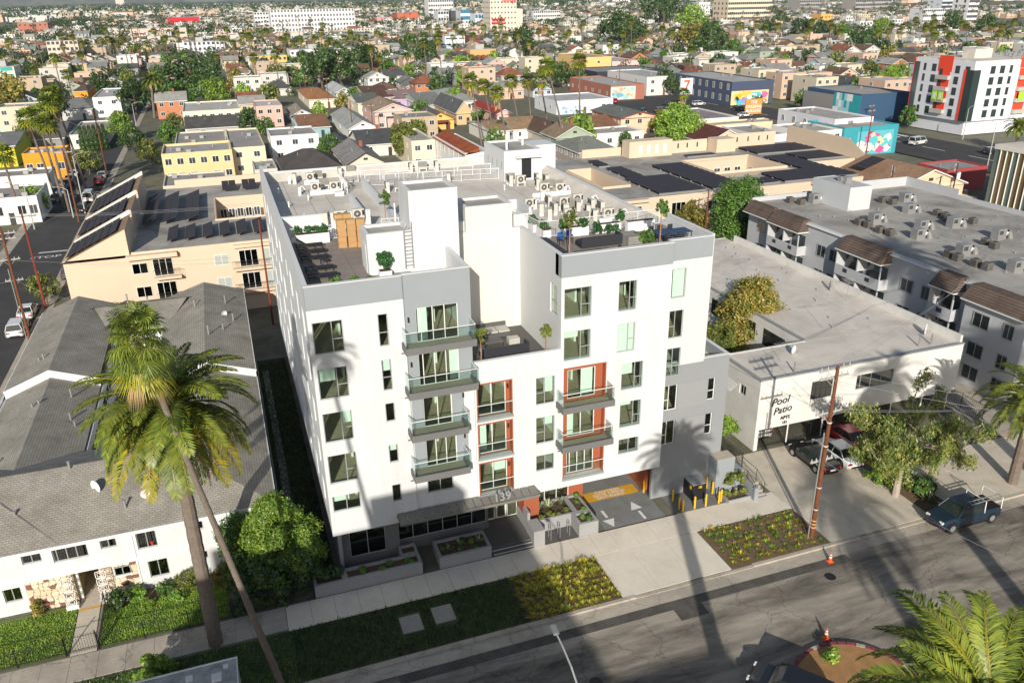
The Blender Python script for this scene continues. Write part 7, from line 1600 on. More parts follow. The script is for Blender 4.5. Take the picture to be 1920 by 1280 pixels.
# ------------------------------------------------------------------ palms seen beyond, each where its foot stands
def palm_px(cr, base, kind, label, group='palms of the neighbourhood', s=None, seed=[0]):
    b = at(*base); seed[0] += 1; T = aty(cr[0], cr[1], b.y); h = T.z; lean = T.x-b.x
    s = s or (1.25 if kind == 'fan' else 1.0)
    return far_palm(b.x, b.y, h-(.4 if kind == 'fan' else 1.0), kind, label, group, lean, seed[0], s)
ordn = ('first', 'second', 'third', 'fourth', 'fifth', 'sixth', 'seventh', 'eighth')
for k, (c, b) in enumerate((((50, 222), (108, 381)), ((67, 212), (121, 390)), ((85, 225), (131, 398)), ((90, 190), (148, 364)), ((99, 178), (162, 356)), ((2, 285), (42, 418)))):
    palm_px(c, b, 'fan', 'tall slender fan palm in the leaning row at the side street, '+(ordn[k]+' from the left' if k < 5 else 'cut by the frame'))
palm_px((282, 142), (290, 222), 'date', 'big date palm with a shaggy crown standing before the dark trees, upper left', s=1.25)
LP_ = [((100, 105), (118, 180), 'above the orange house'), ((150, 100), (161, 150), 'beside the yellow gabled house'), ((126, 140), (141, 205), 'left of the white block'), ((257, 85), (266, 118), 'behind the dark trees, left one'), ((307, 82), (314, 112), 'behind the dark trees, right one'), ((281, 60), (284, 78), 'by the pink wall, left'), ((294, 60), (296, 77), 'by the pink wall, right'), ((452, 78), (455, 104), 'at the white balcony block'), ((405, 105), (407, 124), 'with a hanging dry skirt below the balcony block'), ((62, 128), (78, 172), 'above the cypress, far left'), ((27, 120), (35, 152), 'beside the cream block with teal windows'),
 ((489, 60), (495, 106), 'leftmost of the group before the grid facade'), ((509, 55), (517, 97), 'second of the group before the grid facade'), ((527, 72), (532, 102), 'third of the group before the grid facade'), ((515, 100), (525, 174), 'tall one before the orange brick house'), ((615, 92), (618, 118), 'with a brown skirt on the long white wall'), ((632, 82), (638, 125), 'left of the pair on the long white wall'), ((647, 72), (654, 126), 'right of the pair on the long white wall'), ((670, 67), (672, 100), 'above the grey gable, left'), ((686, 70), (689, 102), 'above the grey gable, right'), ((716, 67), (722, 93), 'beside the tan gabled roof'), ((794, 77), (804, 174), 'left of two tall leaning ones, centre'), ((821, 72), (832, 180), 'right of two tall leaning ones, centre'), ((711, 106), (715, 136), 'bushy one behind the pale roofs'), ((947, 68), (957, 121), 'left of the round dark tree by the beige tower'),
 ((882, 152), (905, 285), 'leftmost of the central cluster'), ((906, 158), (927, 262), 'second of the central cluster'), ((932, 168), (950, 270), 'third of the central cluster'), ((958, 152), (975, 260), 'fourth of the central cluster'), ((989, 150), (997, 257), 'fifth of the central cluster'), ((1014, 152), (1029, 260), 'sixth of the central cluster'), ((1026, 118), (1061, 296), 'tall leaning one of the central cluster'), ((1086, 116), (1087, 281), 'tall upright one right of the central cluster'),
 ((971, 62), (978, 121), 'over the round dark tree, left'), ((992, 80), (996, 123), 'over the round dark tree, short'), ((1010, 57), (1014, 106), 'before the pink long house, left'), ((1032, 60), (1032, 88), 'before the pink long house, right'), ((1144, 82), (1148, 140), 'left of the pink building pair'), ((1166, 88), (1166, 126), 'right of the pink building pair'), ((1260, 60), (1260, 126), 'alone above the dark gabled house'), ((1282, 172), (1284, 212), 'thick bushy one behind the round green tree'), ((1420, 44), (1417, 112), 'right of the beige hillside hotel'), ((1380, 28), (1381, 45), 'before the beige hillside hotel'), ((1432, 14), (1433, 30), 'at the top of the hillside'),
 ((1506, 17), (1508, 40), 'before the grey apartments, far right'), ((1541, 50), (1541, 78), 'over the yellow house, with a pale skirt'), ((1705, 54), (1707, 72), 'short one above the olive house'), ((1737, 50), (1738, 116), 'left of a tall pair, upper right'), ((1751, 55), (1750, 116), 'right of a tall pair, upper right'), ((1786, 64), (1787, 82), 'small one beside the white gable'), ((1799, 22), (1800, 40), 'before the white tower'), ((1812, 50), (1812, 100), 'above the roof of the red and white block'), ((1859, 47), (1858, 106), 'left of the two near the orange house'), ((1880, 50), (1877, 106), 'right of the two near the orange house')]
for c, b, l in LP_: palm_px(c, b, 'fan', 'fan palm '+l)
for c, b, l in (((397, 72), (400, 90), 'behind the white flat roofs, upper left'), ((762, 100), (765, 134), 'beside the grey gables, centre'), ((1892, 60), (1886, 106), 'at the far right among tan roofs'), ((1527, 137), (1530, 155), 'small one before the grey roofs'), ((1626, 100), (1628, 120), 'beside the red leafed tree'), ((1910, 232), (1905, 285), 'at the right edge before the red and white block'), ((1084, 32), (1084, 50), 'far one before the long white building'), ((1246, 235), (1240, 285), 'low one left of the round green tree')):
    palm_px(c, b, 'date', 'date palm '+l, s=1.0)
# ------------------------------------------------------------------ trees seen beyond
TM = dict(d=L_DARK, g=L_GREEN, b=L_BRIGHT, o=L_OLIVE, a=L_AUTUMN)
TN = dict(d='dark green', g='green', b='bright green', o='olive green', a='rust brown')
def tree_px(u, v, rpx, m, where, asp=1.0, group='trees of the neighbourhood', cnt=None):
    """crown centre at (u, v) with radius rpx in the photograph, foot on the ground below it"""
    g = at(u, v+rpx*.9); dist = (g-CAM).dot(fwd); r = rpx*dist/FPX; h = max(3, 2.0*r*asp+1.2)
    t = city_tree(g.x, g.y, r*1.05, h*1.0, TM[m], '%s leafy tree %s' % (TN[m], where), group, int(u*3+v) % 97, near=rpx > 17); BUILT.append((g.x-r*.6, g.y-r*.6, g.x+r*.6, g.y+r*.6)); return t
for q in ((255, 190, 28, 'd', 'left end of the big dark grove'), (290, 178, 26, 'd', 'behind the date palm in the big dark grove'), (325, 160, 32, 'd', 'in the middle of the big dark grove'), (365, 150, 30, 'd', 'top of the big dark grove'), (400, 160, 30, 'd', 'right side of the big dark grove'), (345, 185, 25, 'g', 'below the middle of the dark grove'), (405, 182, 24, 'b', 'lighter one above the cream villa'), (440, 165, 22, 'a', 'brownish one right of the dark grove'), (30, 195, 34, 'a', 'wide rusty one at the left edge'), (5, 185, 24, 'a', 'rusty one cut by the left edge'), (100, 215, 26, 'd', 'behind the leaning palms'), (188, 160, 16, 'd', 'left of the dark grove by the white block'), (232, 246, 24, 'b', 'beside the cypress hedge'), (250, 268, 20, 'd', 'shading the parked cars'), (283, 293, 20, 'o', 'round yellowish one at the side street'), (322, 262, 20, 'g', 'left of the low grey roofs'), (330, 238, 16, 'o', 'at the corner of the cream villa'), (168, 310, 20, 'o', 'grey green one beside the orange building'), (55, 262, 18, 'g', 'in front of the dark gables'),
 (88, 550, 22, 'o', 'between the poles by the parked white cars'), (75, 385, 22, 'b', 'feathery one at the corner of the white store'), (470, 235, 20, 'd', 'tall one beside the pink building'), (500, 245, 14, 'g', 'below the pink building'), (605, 138, 33, 'd', 'left half of the wide dark canopy, centre'), (645, 135, 32, 'd', 'middle of the wide dark canopy, centre'), (685, 122, 26, 'd', 'right part of the wide dark canopy, centre'), (720, 140, 14, 'g', 'end of the wide dark canopy'), (565, 150, 16, 'g', 'left of the wide dark canopy'), (802, 108, 24, 'd', 'right of the date palm, upper centre'), (768, 82, 14, 'g', 'beyond the tan gabled roof'), (617, 283, 18, 'g', 'feathery one between grey bungalows'), (640, 195, 13, 'a', 'beside the white corrugated roof'), (665, 190, 15, 'g', 'between the pink house and the corrugated roof'), (790, 215, 16, 'g', 'right of the pink house'), (718, 225, 13, 'o', 'in front of the pink house'), (850, 188, 15, 'b', 'between the pale roofs, centre'), (758, 240, 14, 'a', 'upper part beside the yellow green tree'), (603, 215, 14, 'b', 'banana like plants beside the teal house'), (900, 230, 15, 'g', 'under the palm cluster'), (940, 250, 12, 'd', 'beside the tan roofed house'),
 (980, 86, 24, 'd', 'round one before the beige tower'), (1050, 148, 20, 'd', 'between the two tall palms'), (1150, 64, 32, 'd', 'left part of the broad canopy, upper right'), (1182, 66, 26, 'd', 'right part of the broad canopy, upper right'), (1235, 22, 32, 'd', 'on the hillside, largest'), (1265, 30, 26, 'd', 'on the hillside beside the largest'), (1302, 46, 26, 'b', 'clipped one on the hillside'), (1290, 80, 28, 'a', 'brown leafed one, left, above the dark gabled house'), (1330, 80, 30, 'd', 'brown green one, right, above the dark gabled house'), (1372, 100, 18, 'g', 'in front of the white hillside house'), (1245, 158, 17, 'd', 'left one before the white corner block'), (1262, 166, 15, 'd', 'right one before the white corner block'), (1207, 150, 12, 'g', 'beside the brick store'), (1172, 270, 12, 'd', 'small clipped one beside the low white house'), (1085, 150, 14, 'g', 'behind the palms at the brick store'), (1500, 62, 20, 'd', 'below the orange house, far right'), (1530, 66, 18, 'd', 'beside the tall skirted palm'), (1577, 68, 18, 'g', 'right of the yellow house'), (1610, 80, 22, 'd', 'above the red leafed tree'), (1650, 60, 18, 'b', 'between white houses, far right'), (1665, 108, 15, 'a', 'red leafed one beside the red roof'), (1645, 95, 18, 'd', 'behind the red leafed tree'), (1665, 150, 18, 'b', 'at the corner of the red and white block'), (1700, 225, 16, 'g', 'leaning over the mural corner'), (1565, 118, 14, 'o', 'behind the solar roof'), (1780, 48, 20, 'd', 'dark round one, upper right'), (1845, 52, 18, 'd', 'beyond the red and white block roof'), (1765, 22, 12, 'g', 'at the foot of the white tower'), (1440, 60, 16, 'd', 'beside the beige hotel'), (1465, 42, 14, 'd', 'before the grey apartments'), (1500, 192, 12, 'g', 'at the parking lot before the gallery'), (1418, 200, 12, 'g', 'beneath the burger sign')):
    tree_px(*q)
CYP = leaves('crown', [(0, 0, .5+k*.35) for k in range(14)], [.75-.03*k for k in range(14)], 1500, .16, L_DARK, 71)
for k in range(6):
    b_ = at(158+k*8.5, 286-k*1.0); t = empty('cypress', b_, 'clipped columnar cypress of the hedge row by the side street, %s from the left' % ordn[k], 'tree', 'cypress hedge row'); t.scale = (1.3, 1.3, 1.25); inst('crown', CYP, t); b = MB(); b.cyl((0, 0, 0), (0, 0, 1), .1, n=5); b.build('trunk', BARKD, t)
def big(u, v, z, name, label, h, rx, rz, m, n, size, seed, cz, **k):
    c = at(u, v, z); return tree(name, label, (c.x, c.y, 0), h, rx, rx*.95, rz, m=m, n=n, size=size, seed=seed, cz=cz, **k)
big(1272, 240, 6.2, 'broadleaf_tree', 'large round bright green tree behind the peach complex', 11.5, 4.9, 5.2, L_BRIGHT, 13000, .32, 301, 6.3, nc=90, r0=.35, low=-.85)
big(755, 262, 5.0, 'broadleaf_tree', 'tall yellow green tree right behind the rear roof of the white building', 8.8, 3.2, 3.8, L_OLIVE, 8000, .26, 302, 5.0, nc=60, low=-.9)
big(1236, 228, 6.5, 'broadleaf_tree', 'yellow flowering tree left of the large round tree', 8.5, 2.6, 2.6, L_PALMY, 4000, .25, 303, 6.2, nc=30)
big(1385, 415, 5.0, 'broadleaf_tree', 'dense tall green tree between the white building and the mansard apartments', 11.4, 3.7, 5.5, L_GREEN, 27000, .17, 304, 6.0, nc=110, low=-.95, droop=.25, shell=.4)
big(1296, 410, 4.5, 'broadleaf_tree', 'yellow tinged bushy tree right of the roof deck corner', 7.0, 2.6, 2.2, L_AUTUMN, 6000, .19, 305, 4.6, nc=46)
big(1465, 498, 3.2, 'broadleaf_tree', 'small dark green tree against the mansard apartments', 5.0, 2.0, 1.7, L_GREEN, 4500, .17, 306, 3.2, nc=40)
big(1408, 612, 4.2, 'broadleaf_tree', 'autumn tinted tree rising from the courtyard beside the white gravel roof', 9.2, 3.2, 3.9, L_AUTUMN, 24000, .14, 307, 5.6, nc=90, low=-.9, shell=.35)
big(1345, 640, 3.5, 'broadleaf_tree', 'lower autumn tinted tree behind the parapet of the grey wing', 5.5, 1.9, 2.0, L_OLIVE, 5200, .16, 308, 3.4, nc=40)
GT = empty('gum_tree', (41.9, -5.3, 0), 'spreading gum tree with bare pale twigs and reddish olive leaves at the kerb', 'tree')
mb_ = MB(); rr = random.Random(77); C = []; R_3 = []
mb_.tube([(0, 0, -.1), (.2, .2, 2.2), (-.1, .6, 4.0)], [.3, .24, .18], 8)
for k in range(34):
    a = k*2.4; l = rr.uniform(2.4, 6.4)*(.62 if math.cos(a) < -.2 else 1); z0 = rr.uniform(2.6, 4.0); e = rr.uniform(-.1, .55)
    p0 = Vector((-.05, .5, z0)); p1 = p0+Vector((math.cos(a)*l*.5, math.sin(a)*l*.45, l*.35*e+.9)); p2 = p0+Vector((math.cos(a)*l, math.sin(a)*l*.85, l*e*.8+rr.uniform(.2, 2.6)))
    mb_.tube([p0, p1, p2], [.11, .06, .02], 5)
    for j in range(3):
        q = p1.lerp(p2, rr.random()); e2 = q+Vector((rr.uniform(-1, 1), rr.uniform(-1, 1), rr.uniform(-.2, 1.0))); mb_.tube([q, e2], [.03, .01], 3)
    for t_ in (.35, .6, .8, 1.0): C.append(tuple(p1.lerp(p2, t_)+Vector((rr.uniform(-.4, .4), rr.uniform(-.4, .4), rr.uniform(-.9, .2))))); R_3.append(rr.uniform(.45, .85))
inst('trunk', mb_.mesh('trunk', BARKL), GT); inst('crown', leaves('crown', C, R_3, 29000, .10, L_EUC, 78, 1.1, shell=.3, droop=.7, up=.1), GT)
bush(42.9, -4.6, 0, 1.0, .8, L_OLIVE, 'orange olive bush at the foot of the gum tree', 2400, .12, 81); bush(44.0, -5.6, 0, 1.0, .5, L_GREEN, 'spiky green plants beside the pickup truck', 2000, .14, 82); bush(42.0, -3.2, 0, .9, .6, L_BRIGHT, 'bright green bush in front of the white car', 1600, .12, 83)
for k, (x, y) in enumerate(((44.8, -3.9), (43.6, -6.9), (45.6, -4.9))): tag(inst('agave', AG[k], None, (x, y, 0), (0, 0, k), (1.5, 1.5, 1.4)), 'large spiky agave in the kerb bed by the pickup truck, '+('left', 'front', 'right')[k]+' one', 'agave', 'agaves in the kerb bed')
date_palm((at(1940, 745, 7.5).x, at(1940, 745, 7.5).y, 0), 7.5, 'date palm crown cut by the right edge beside the grey apartments', 21, 1.0, .4, .34, n=56, dry=4)
bush(at(1555, 1240).x, at(1555, 1240).y, 0, .5, .5, L_BRIGHT, 'small scraggly green shrub on the orange soil island', 700, .09, 84)
bush(61.8, -1.5, 0, 1.6, 1.2, L_DARK, 'dark ornamental planting below the grey apartments', 2600, .16, 85)
# ------------------------------------------------------------------ the rest of the neighbourhood, laid out in blocks
def blocked(x0, y0, x1, y1):
    for (a, b, c, d) in BUILT:
        if x0 < c and x1 > a and y0 < d and y1 > b: return True
    for (a, b, c, d) in ((86, 95, 150, 142), (-6, 93, 44, 128), (-40, 0, -24.5, 430), (147, 60, 174, 430), (95, 168, 149, 240), (-45, 96, -25, 112)):
        if x0 < c and x1 > a and y0 < d and y1 > b: return True
    return False
def proj(p):
    d = Vector(p)-CAM; z = d.dot(fwd); return (960+FPX*d.dot(RT)/z, 640-FPX*d.dot(UP)/z, z)
WC = [('white', (.62, .61, .57)), ('cream', (.64, .57, .44)), ('tan', (.50, .40, .29)), ('grey', (.42, .42, .42)), ('pale blue', (.48, .56, .62)), ('sage green', (.36, .42, .32)), ('peach', (.62, .45, .34)), ('pink', (.60, .42, .38)), ('yellow', (.62, .50, .27)), ('white', (.68, .68, .66)), ('ivory', (.58, .56, .51)), ('terracotta', (.52, .22, .12))]
RC = [('grey', (.30, .30, .29)), ('charcoal', (.12, .12, .125)), ('brown', (.20, .13, .09)), ('red tiled', (.33, .13, .08)), ('pale grey', (.44, .43, .40)), ('tan', (.33, .25, .17)), ('mossy', (.25, .27, .24)), ('grey', (.34, .33, .32))]
rr = random.Random(2024); nh = 0; cand = []
def zone(u, v):
    return ('left edge', 'far left', 'left side', 'centre left', 'middle', 'centre right', 'right side', 'far right', 'right edge')[max(0, min(8, int(u/213)))]
for j in range(0, 36):
    for i in range(-16, 48):
        if i % 7 == 0: continue
        y = 100+j*17.5+(j//4)*9; x = i*13.2+rr.uniform(-1, 1)-4
        u, v, d = proj((x, y, 3))
        if not (-30 < u < 1950 and v > -5): continue
        cand.append((y, x, u, v, d))
cand.sort(key=lambda q: q[4])
HREST = []; TREES = []
ROWN = ('nearest rows', 'near rows', 'second rows', 'third rows', 'middle rows', 'upper rows', 'far rows', 'farthest rows')
for (y, x, u, v, d) in cand:
    w = rr.uniform(7.2, 10.4); dp = rr.uniform(8.5, 12.5); y += rr.uniform(-1.5, 1.5); r_ = rr.random()
    if blocked(x-w/2, y-dp/2, x+w/2, y+dp/2): 
        continue
    wn, wc = rr.choice(WC); rn, rc = rr.choice(RC); kd = rr.choice(('gable', 'gable', 'gable', 'hip', 'flat', 'flat')); h = rr.choice((3.0, 3.2, 3.4, 5.6, 5.8)) if kd != 'flat' else rr.choice((3.6, 6.0, 6.2, 8.5)); rd = rr.choice('xy')
    if kd == 'flat': w *= 1.2; rn, rc = rr.choice(((RC[0]), RC[4], ('pale grey', (.5, .49, .46)), ('pale grey', (.56, .55, .52)))); wn, wc = rr.choice(WC[:3]+WC[6:7]+WC[9:11])
    if nh < 270:
        nh += 1; kn = {'gable': 'gabled house', 'hip': 'hipped roof house', 'flat': 'flat roofed block'}[kd]; st_ = 'two storey ' if 5 < h < 8 else 'three storey ' if h > 8 else ''
        house('house' if kd != 'flat' else 'apartment_block', '%s %s%s, %s roof, %s of distant blocks, %s' % (wn, st_, kn, rn, ROWN[min(7, int((y-90)/55))], zone(u, v)), 'house' if kd != 'flat' else 'building', x-w/2, y-dp/2, x+w/2, y+dp/2, h, kd, ridge=rd, wc=wc, rc=rc, win=(3, 1) if y < 330 else (2, 0), group='distant neighbourhood houses', seed=nh, chim=rr.random() < .2, trim=rr.choice((FRAMEW, FRAMEW, None, FRAMED)))
    else: HREST.append((x, y, w, dp, h, kd, rd, wc, rc))
    TREES.append((x+w/2+2+rr.uniform(-1, 1), y+rr.uniform(-6, 6))); TREES.append((x+rr.uniform(-4, 4), y-dp/2-2))
    if rr.random() < .8: TREES.append((x+rr.uniform(-5, 5), y+dp/2+3))
nt_ = 0; CR = []; CRr = []; nf = 0
for (x, y) in TREES:
    if blocked(x-1, y-1, x+1, y+1) and rr.random() < .9: continue
    u, v, d = proj((x, y, 3)); rad = rr.uniform(1.7, 4.0); k_ = rr.choice('dddggoob')
    if nt_ < 170 and rr.random() < .8:
        nt_ += 1; city_tree(x, y, rad, rad*2+rr.uniform(.5, 2), TM[k_], '%s small tree between distant houses, %s, %s' % (TN[k_], ROWN[max(0, min(7, int((y-90)/55)))], zone(u, v)), 'garden trees of the distant neighbourhood', rr.randint(0, 96), near=False)
    elif rr.random() < .22 and nf < 110:
        nf += 1; far_palm(x, y, rr.uniform(11, 20), 'fan', 'thin fan palm above the distant houses, %s, %s' % (ROWN[max(0, min(7, int((y-90)/55)))], zone(u, v)), 'fan palms of the distant neighbourhood', rr.uniform(-.8, .8), nf, 1.2)
    else: CR.append((x, y, rad)); CRr.append(rad)
# ------------------------------------------------------------------ far city: too many to count
FW = [mat('far_wall_%d' % i, c, .9) for i, (n_, c) in enumerate(WC)]; FRf = [mat('far_roof_%d' % i, c, .9) for i, (n_, c) in enumerate(RC)]; FMATS = FW+FRf+[HGL]
nW = len(FW)
def far_house(mb, x, y, w, d, h, kd, rd, wi, ri, z=0, wins=False):
    x0, y0, x1, y1 = x-w/2, y-d/2, x+w/2, y+d/2
    if kd == 'flat':
        mb.box(x0, y0, z, x1, y1, z+h, wi, top=nW+ri, skip='b'); mb.box(x0+w*.4, y0+d*.4, z+h, x0+w*.4+2, y0+d*.4+2, z+h+1.2, wi)
    else:
        mb.box(x0, y0, z, x1, y1, z+h, wi, skip='bt'); e = .5; r = 1.9
        if rd == 'x': mb.face([(x0-e, y0-e, z+h-.2), (x1+e, y0-e, z+h-.2), (x1+e, y, z+h+r), (x0-e, y, z+h+r)], nW+ri); mb.face([(x1+e, y1+e, z+h-.2), (x0-e, y1+e, z+h-.2), (x0-e, y, z+h+r), (x1+e, y, z+h+r)], nW+ri); mb.face([(x0, y0, z+h), (x0, y, z+h+r), (x0, y1, z+h)], wi); mb.face([(x1, y0, z+h), (x1, y1, z+h), (x1, y, z+h+r)], wi)
        else: mb.face([(x1+e, y0-e, z+h-.2), (x1+e, y1+e, z+h-.2), (x, y1+e, z+h+r), (x, y0-e, z+h+r)], nW+ri); mb.face([(x0-e, y1+e, z+h-.2), (x0-e, y0-e, z+h-.2), (x, y0-e, z+h+r), (x, y1+e, z+h+r)], nW+ri); mb.face([(x0, y0, z+h), (x1, y0, z+h), (x, y0, z+h+r)], wi); mb.face([(x0, y1, z+h), (x, y1, z+h+r), (x1, y1, z+h)], wi)
    if wins:
        n = max(2, int(w/2.6)); fl_ = max(1, int(h/3))
        for f in range(fl_):
            for k in range(n): a = x0+w*(k+.3)/n; mb.box(a, y0-.05, z+1+f*3, a+w*.35/n, y0-.002, z+2.3+f*3, nW+len(FRf), skip='bk')
fm_ = MB()
for (x, y, w, d, h, kd, rd, wc, rc) in HREST: far_house(fm_, x, y, w, d, h, kd, rd, [c for _, c in WC].index(wc), rr.randrange(len(RC)), wins=True)
q = rr
def far_ok(x, y):
    u, v, d = proj((x, y, 0)); return -40 < u < 1960 and v > -25
FARB = []
for k in range(2600):
    y = 790+(q.random()**1.3)*1300; x = q.uniform(-200, 1300)
    if not far_ok(x, y): continue
    if blocked(x-9, y-9, x+9, y+9): continue
    kd = q.choice(('gable', 'flat', 'flat')); FARB.append((x, y)); far_house(fm_, x, y, q.uniform(9, 20 if kd == 'flat' else 13), q.uniform(10, 20), q.choice((3.5, 5.5, 6.5, 9)), kd, q.choice('xy'), q.choice((0, 0, 1, 2, 9, 9, 10, 6, 3)), q.choice((0, 2, 3, 4, 4, 4, 5, 7)), wins=y < 1300)
o = fm_.build('distant_houses', FMATS); tag(o, 'mass of small houses covering the far city', 'houses', kind='stuff')
fm2 = MB()
for k in range(5200):
    y = 1900+(q.random()**1.2)*5200; x = q.uniform(-900, 4300)
    if not far_ok(x, y): continue
    far_house(fm2, x, y, q.uniform(14, 42), q.uniform(14, 30), q.choice((5, 6, 7, 9, 12, 14)), q.choice(('flat', 'flat', 'gable')), 'x', q.choice((0, 0, 1, 2, 9, 9, 10, 6)), q.choice((0, 2, 4, 4, 4, 5, 7, 3)))
o = fm2.build('horizon_city', FMATS); tag(o, 'hazy low city stretching to the horizon', 'city', kind='stuff')
R = np.random.RandomState(5)
def canopy(name, N, y0, y1, x0, x1, rmin, rmax, per, size, m, pw=1.2, extra=None):
    Y = y0+R.rand(N)**pw*(y1-y0); X = R.uniform(x0, x1, N); ok = [i for i in range(N) if far_ok(X[i], Y[i]) and not (blocked(X[i]-1, Y[i]-1, X[i]+1, Y[i]+1) and Y[i] < 800)]
    rad = R.uniform(rmin, rmax, len(ok)); C = [(X[i], Y[i], rad[k]*.95) for k, i in enumerate(ok)]; rad = list(rad)
    if extra: C += [(a, b, c*.95) for a, b, c in extra]; rad += [c for a, b, c in extra]
    o = inst(name, leaves(name, C, rad, per*len(C), size, m, 7, 1.05, shell=.7)); tag(o, name.replace('_', ' ')+' between the far houses', 'trees', kind='stuff')
canopy('distant_trees', 2600, 300, 900, -150, 700, 1.8, 4.2, 130, .55, L_DARK, 1.0, CR)
canopy('distant_green_trees', 900, 300, 900, -150, 700, 1.8, 3.6, 120, .55, L_OLIVE, 1.0)
canopy('far_trees', 7000, 850, 2100, -250, 1300, 3, 6, 34, 1.3, L_DARK, 1.2)
canopy('horizon_trees', 9000, 1900, 7000, -900, 4300, 6, 14, 12, 3.6, L_DARK, 1.2)
V = MB()
for k in range(1000):
    y = q.uniform(450, 1500); x = q.uniform(-150, 1000)
    if not far_ok(x, y) or blocked(x-1, y-1, x+1, y+1): continue
    h = q.uniform(12, 22); V.cyl((x, y, 0), (x+q.uniform(-1, 1), y, h), .25, .2, 4, 1, caps=False)
    for j in range(9):
        a = j*.7+q.random(); e = q.uniform(-.6, .9); c = Vector((x, y, h)); d = Vector((math.cos(a)*math.cos(e), math.sin(a)*math.cos(e), math.sin(e))); s_v = Vector((-math.sin(a), math.cos(a), 0))*.55
        V.face([c, c+d*1.3-s_v, c+d*2.3+Vector((0, 0, -.5)), c+d*1.3+s_v], 0)
tag(V.build('distant_palms', [L_DARK, BARK]), 'scattered thin palms over the far city', 'palms', kind='stuff')
# ------------------------------------------------------------------ landmarks standing out of the far city
def LM(name, label, u0, u1, vb, h, depth, wc, rc=(.5, .5, .48), rows=0, cols=0, ww=1.6, wh=1.6, wm=None, cat='building', side=0):
    a, c = at(u0, vb), at(u1, vb); y0 = (a.y+c.y)/2; w = c.x-a.x; t = empty(name, (a.x, y0, 0), label, cat, 'landmark buildings of the far city'); rectmark(a.x, y0, c.x, y0+depth, 4)
    b = MB(); b.box(0, 0, 0, w, depth, h, skip='b'); b.build('wall', paint(wc), t); b = MB(); b.box(.4, .4, h, w-.4, depth-.4, h+.05); b.box(w*.3, depth*.3, h, w*.3+5, depth*.3+5, h+2.5); b.build('roof', paint(rc, 'flat'), t)
    if rows:
        g = MB(); g.box(0, -.12, 0, ww, -.02, wh); gm = g.mesh('window', wm or mat('far_glass', (.06, .07, .09), .3)); g2 = MB(); g2.box(-.12, 0, 0, -.02, ww, wh); gm2 = g2.mesh('window', wm or mat('far_glass', (.06, .07, .09)))
        for r_ in range(rows):
            for c_ in range(cols): inst('window', gm, t, ((c_+.5)*w/cols-ww/2, 0, (r_+.45)*h/rows))
            for c_ in range(side): inst('window', gm2, t, (0, (c_+.5)*depth/side-ww/2, (r_+.45)*h/rows))
    return t, w, y0
t, w, y0 = LM('storage_tower', 'tall beige storage tower with small windows and red signs, top centre', 914, 976, 69, 41, 22, (.74, .66, .56), rows=9, cols=8, ww=1.2, wh=1.4, side=5)
b = MB(); b.box(w*.05, -.4, 11, w*.55, -.1, 16); b.build('red_sign', RED, t); b = MB(); b.box(w+.2, 0, 0, w+6, 20, 24); b.build('annex', paint((.74, .66, .56)), t)
text('sign_lettering', 'Public\nStorage', (w*.7, -.5, 33.5), (math.pi/2, 0, 0), 4.6, RED, t, bold=.05, extrude=.05); text('sign_lettering', 'Public Storage', (w*.3, -.5, 13.4), (math.pi/2, 0, 0), 2.4, WPAINT, t, bold=.02)
LM('red_warehouse', 'bright red flat building far off at the upper left', 317, 376, 55, 15, 40, (.62, .03, .04), rows=1, cols=8)
LM('pink_wall_block', 'long pale pink building below the bright red one', 250, 352, 76, 11, 30, (.74, .54, .44), rows=1, cols=6)
LM('white_grid_apartments', 'long white grid fronted apartment building under construction, top left of centre', 508, 678, 70, 26, 30, (.78, .78, .78), rows=6, cols=26, ww=1.9, wh=2.2, wm=mat('grey_glass', (.16, .17, .19), .4))
LM('white_apartments', 'white balconied apartment building left of the grid fronted one', 480, 508, 62, 22, 30, (.72, .73, .76), rows=5, cols=5, ww=2, wh=2)
LM('white_hotel', 'white hotel slab left of the beige tower', 799, 858, 42, 38, 25, (.80, .80, .80), rows=6, cols=11, ww=2.6, wh=2.8)
LM('orange_red_store', 'orange red flat building with murals, top left of centre', 742, 790, 48, 16, 30, (.55, .15, .08), rows=1, cols=4)
LM('pink_store', 'pink and purple painted store beside the orange red building', 705, 738, 49, 11, 25, (.70, .32, .30), rows=1, cols=4)
LM('modern_block', 'white and charcoal block with blue glass, first of three by the tower', 820, 845, 55, 20, 20, (.74, .75, .77), rows=3, cols=4, ww=2.5, wh=3)
LM('charcoal_block', 'charcoal block between two white modern ones', 845, 861, 54, 20, 20, (.08, .085, .09), rows=0)
LM('modern_block', 'white block with tall blue windows, second of three by the tower', 862, 886, 55, 21, 20, (.76, .77, .80), rows=3, cols=4, ww=3, wh=4, wm=mat('blue_glass', (.04, .18, .30), .3))
LM('modern_block', 'white block with one blue bay, third of three by the tower', 889, 911, 56, 17, 20, (.76, .77, .80), rows=2, cols=3, ww=3, wh=4, wm=mat('blue_glass', (.04, .18, .30)))
LM('white_cube', 'white three storey modern house with slit windows', 832, 876, 100, 11, 14, (.80, .80, .80), rows=3, cols=3, ww=3.5, wh=.8); LM('brown_cube', 'dark brown slatted block beside the white modern house', 878, 904, 98, 11, 14, (.24, .08, .06), rows=2, cols=2, ww=4, wh=.8)
LM('orange_house', 'orange stucco house with arched windows before the brown slatted block', 878, 935, 121, 8, 14, (.80, .42, .18), rows=1, cols=5); LM('long_white_building', 'long white building with small square windows behind the wide dark canopy', 543, 675, 121, 8.5, 20, (.80, .79, .76), rows=2, cols=14, ww=1.3, wh=1.3)
LM('yellow_row_house', 'orange yellow row house left of the long white building', 489, 542, 134, 8, 15, (.80, .52, .16), rows=2, cols=6, ww=1.2, wh=1.3)
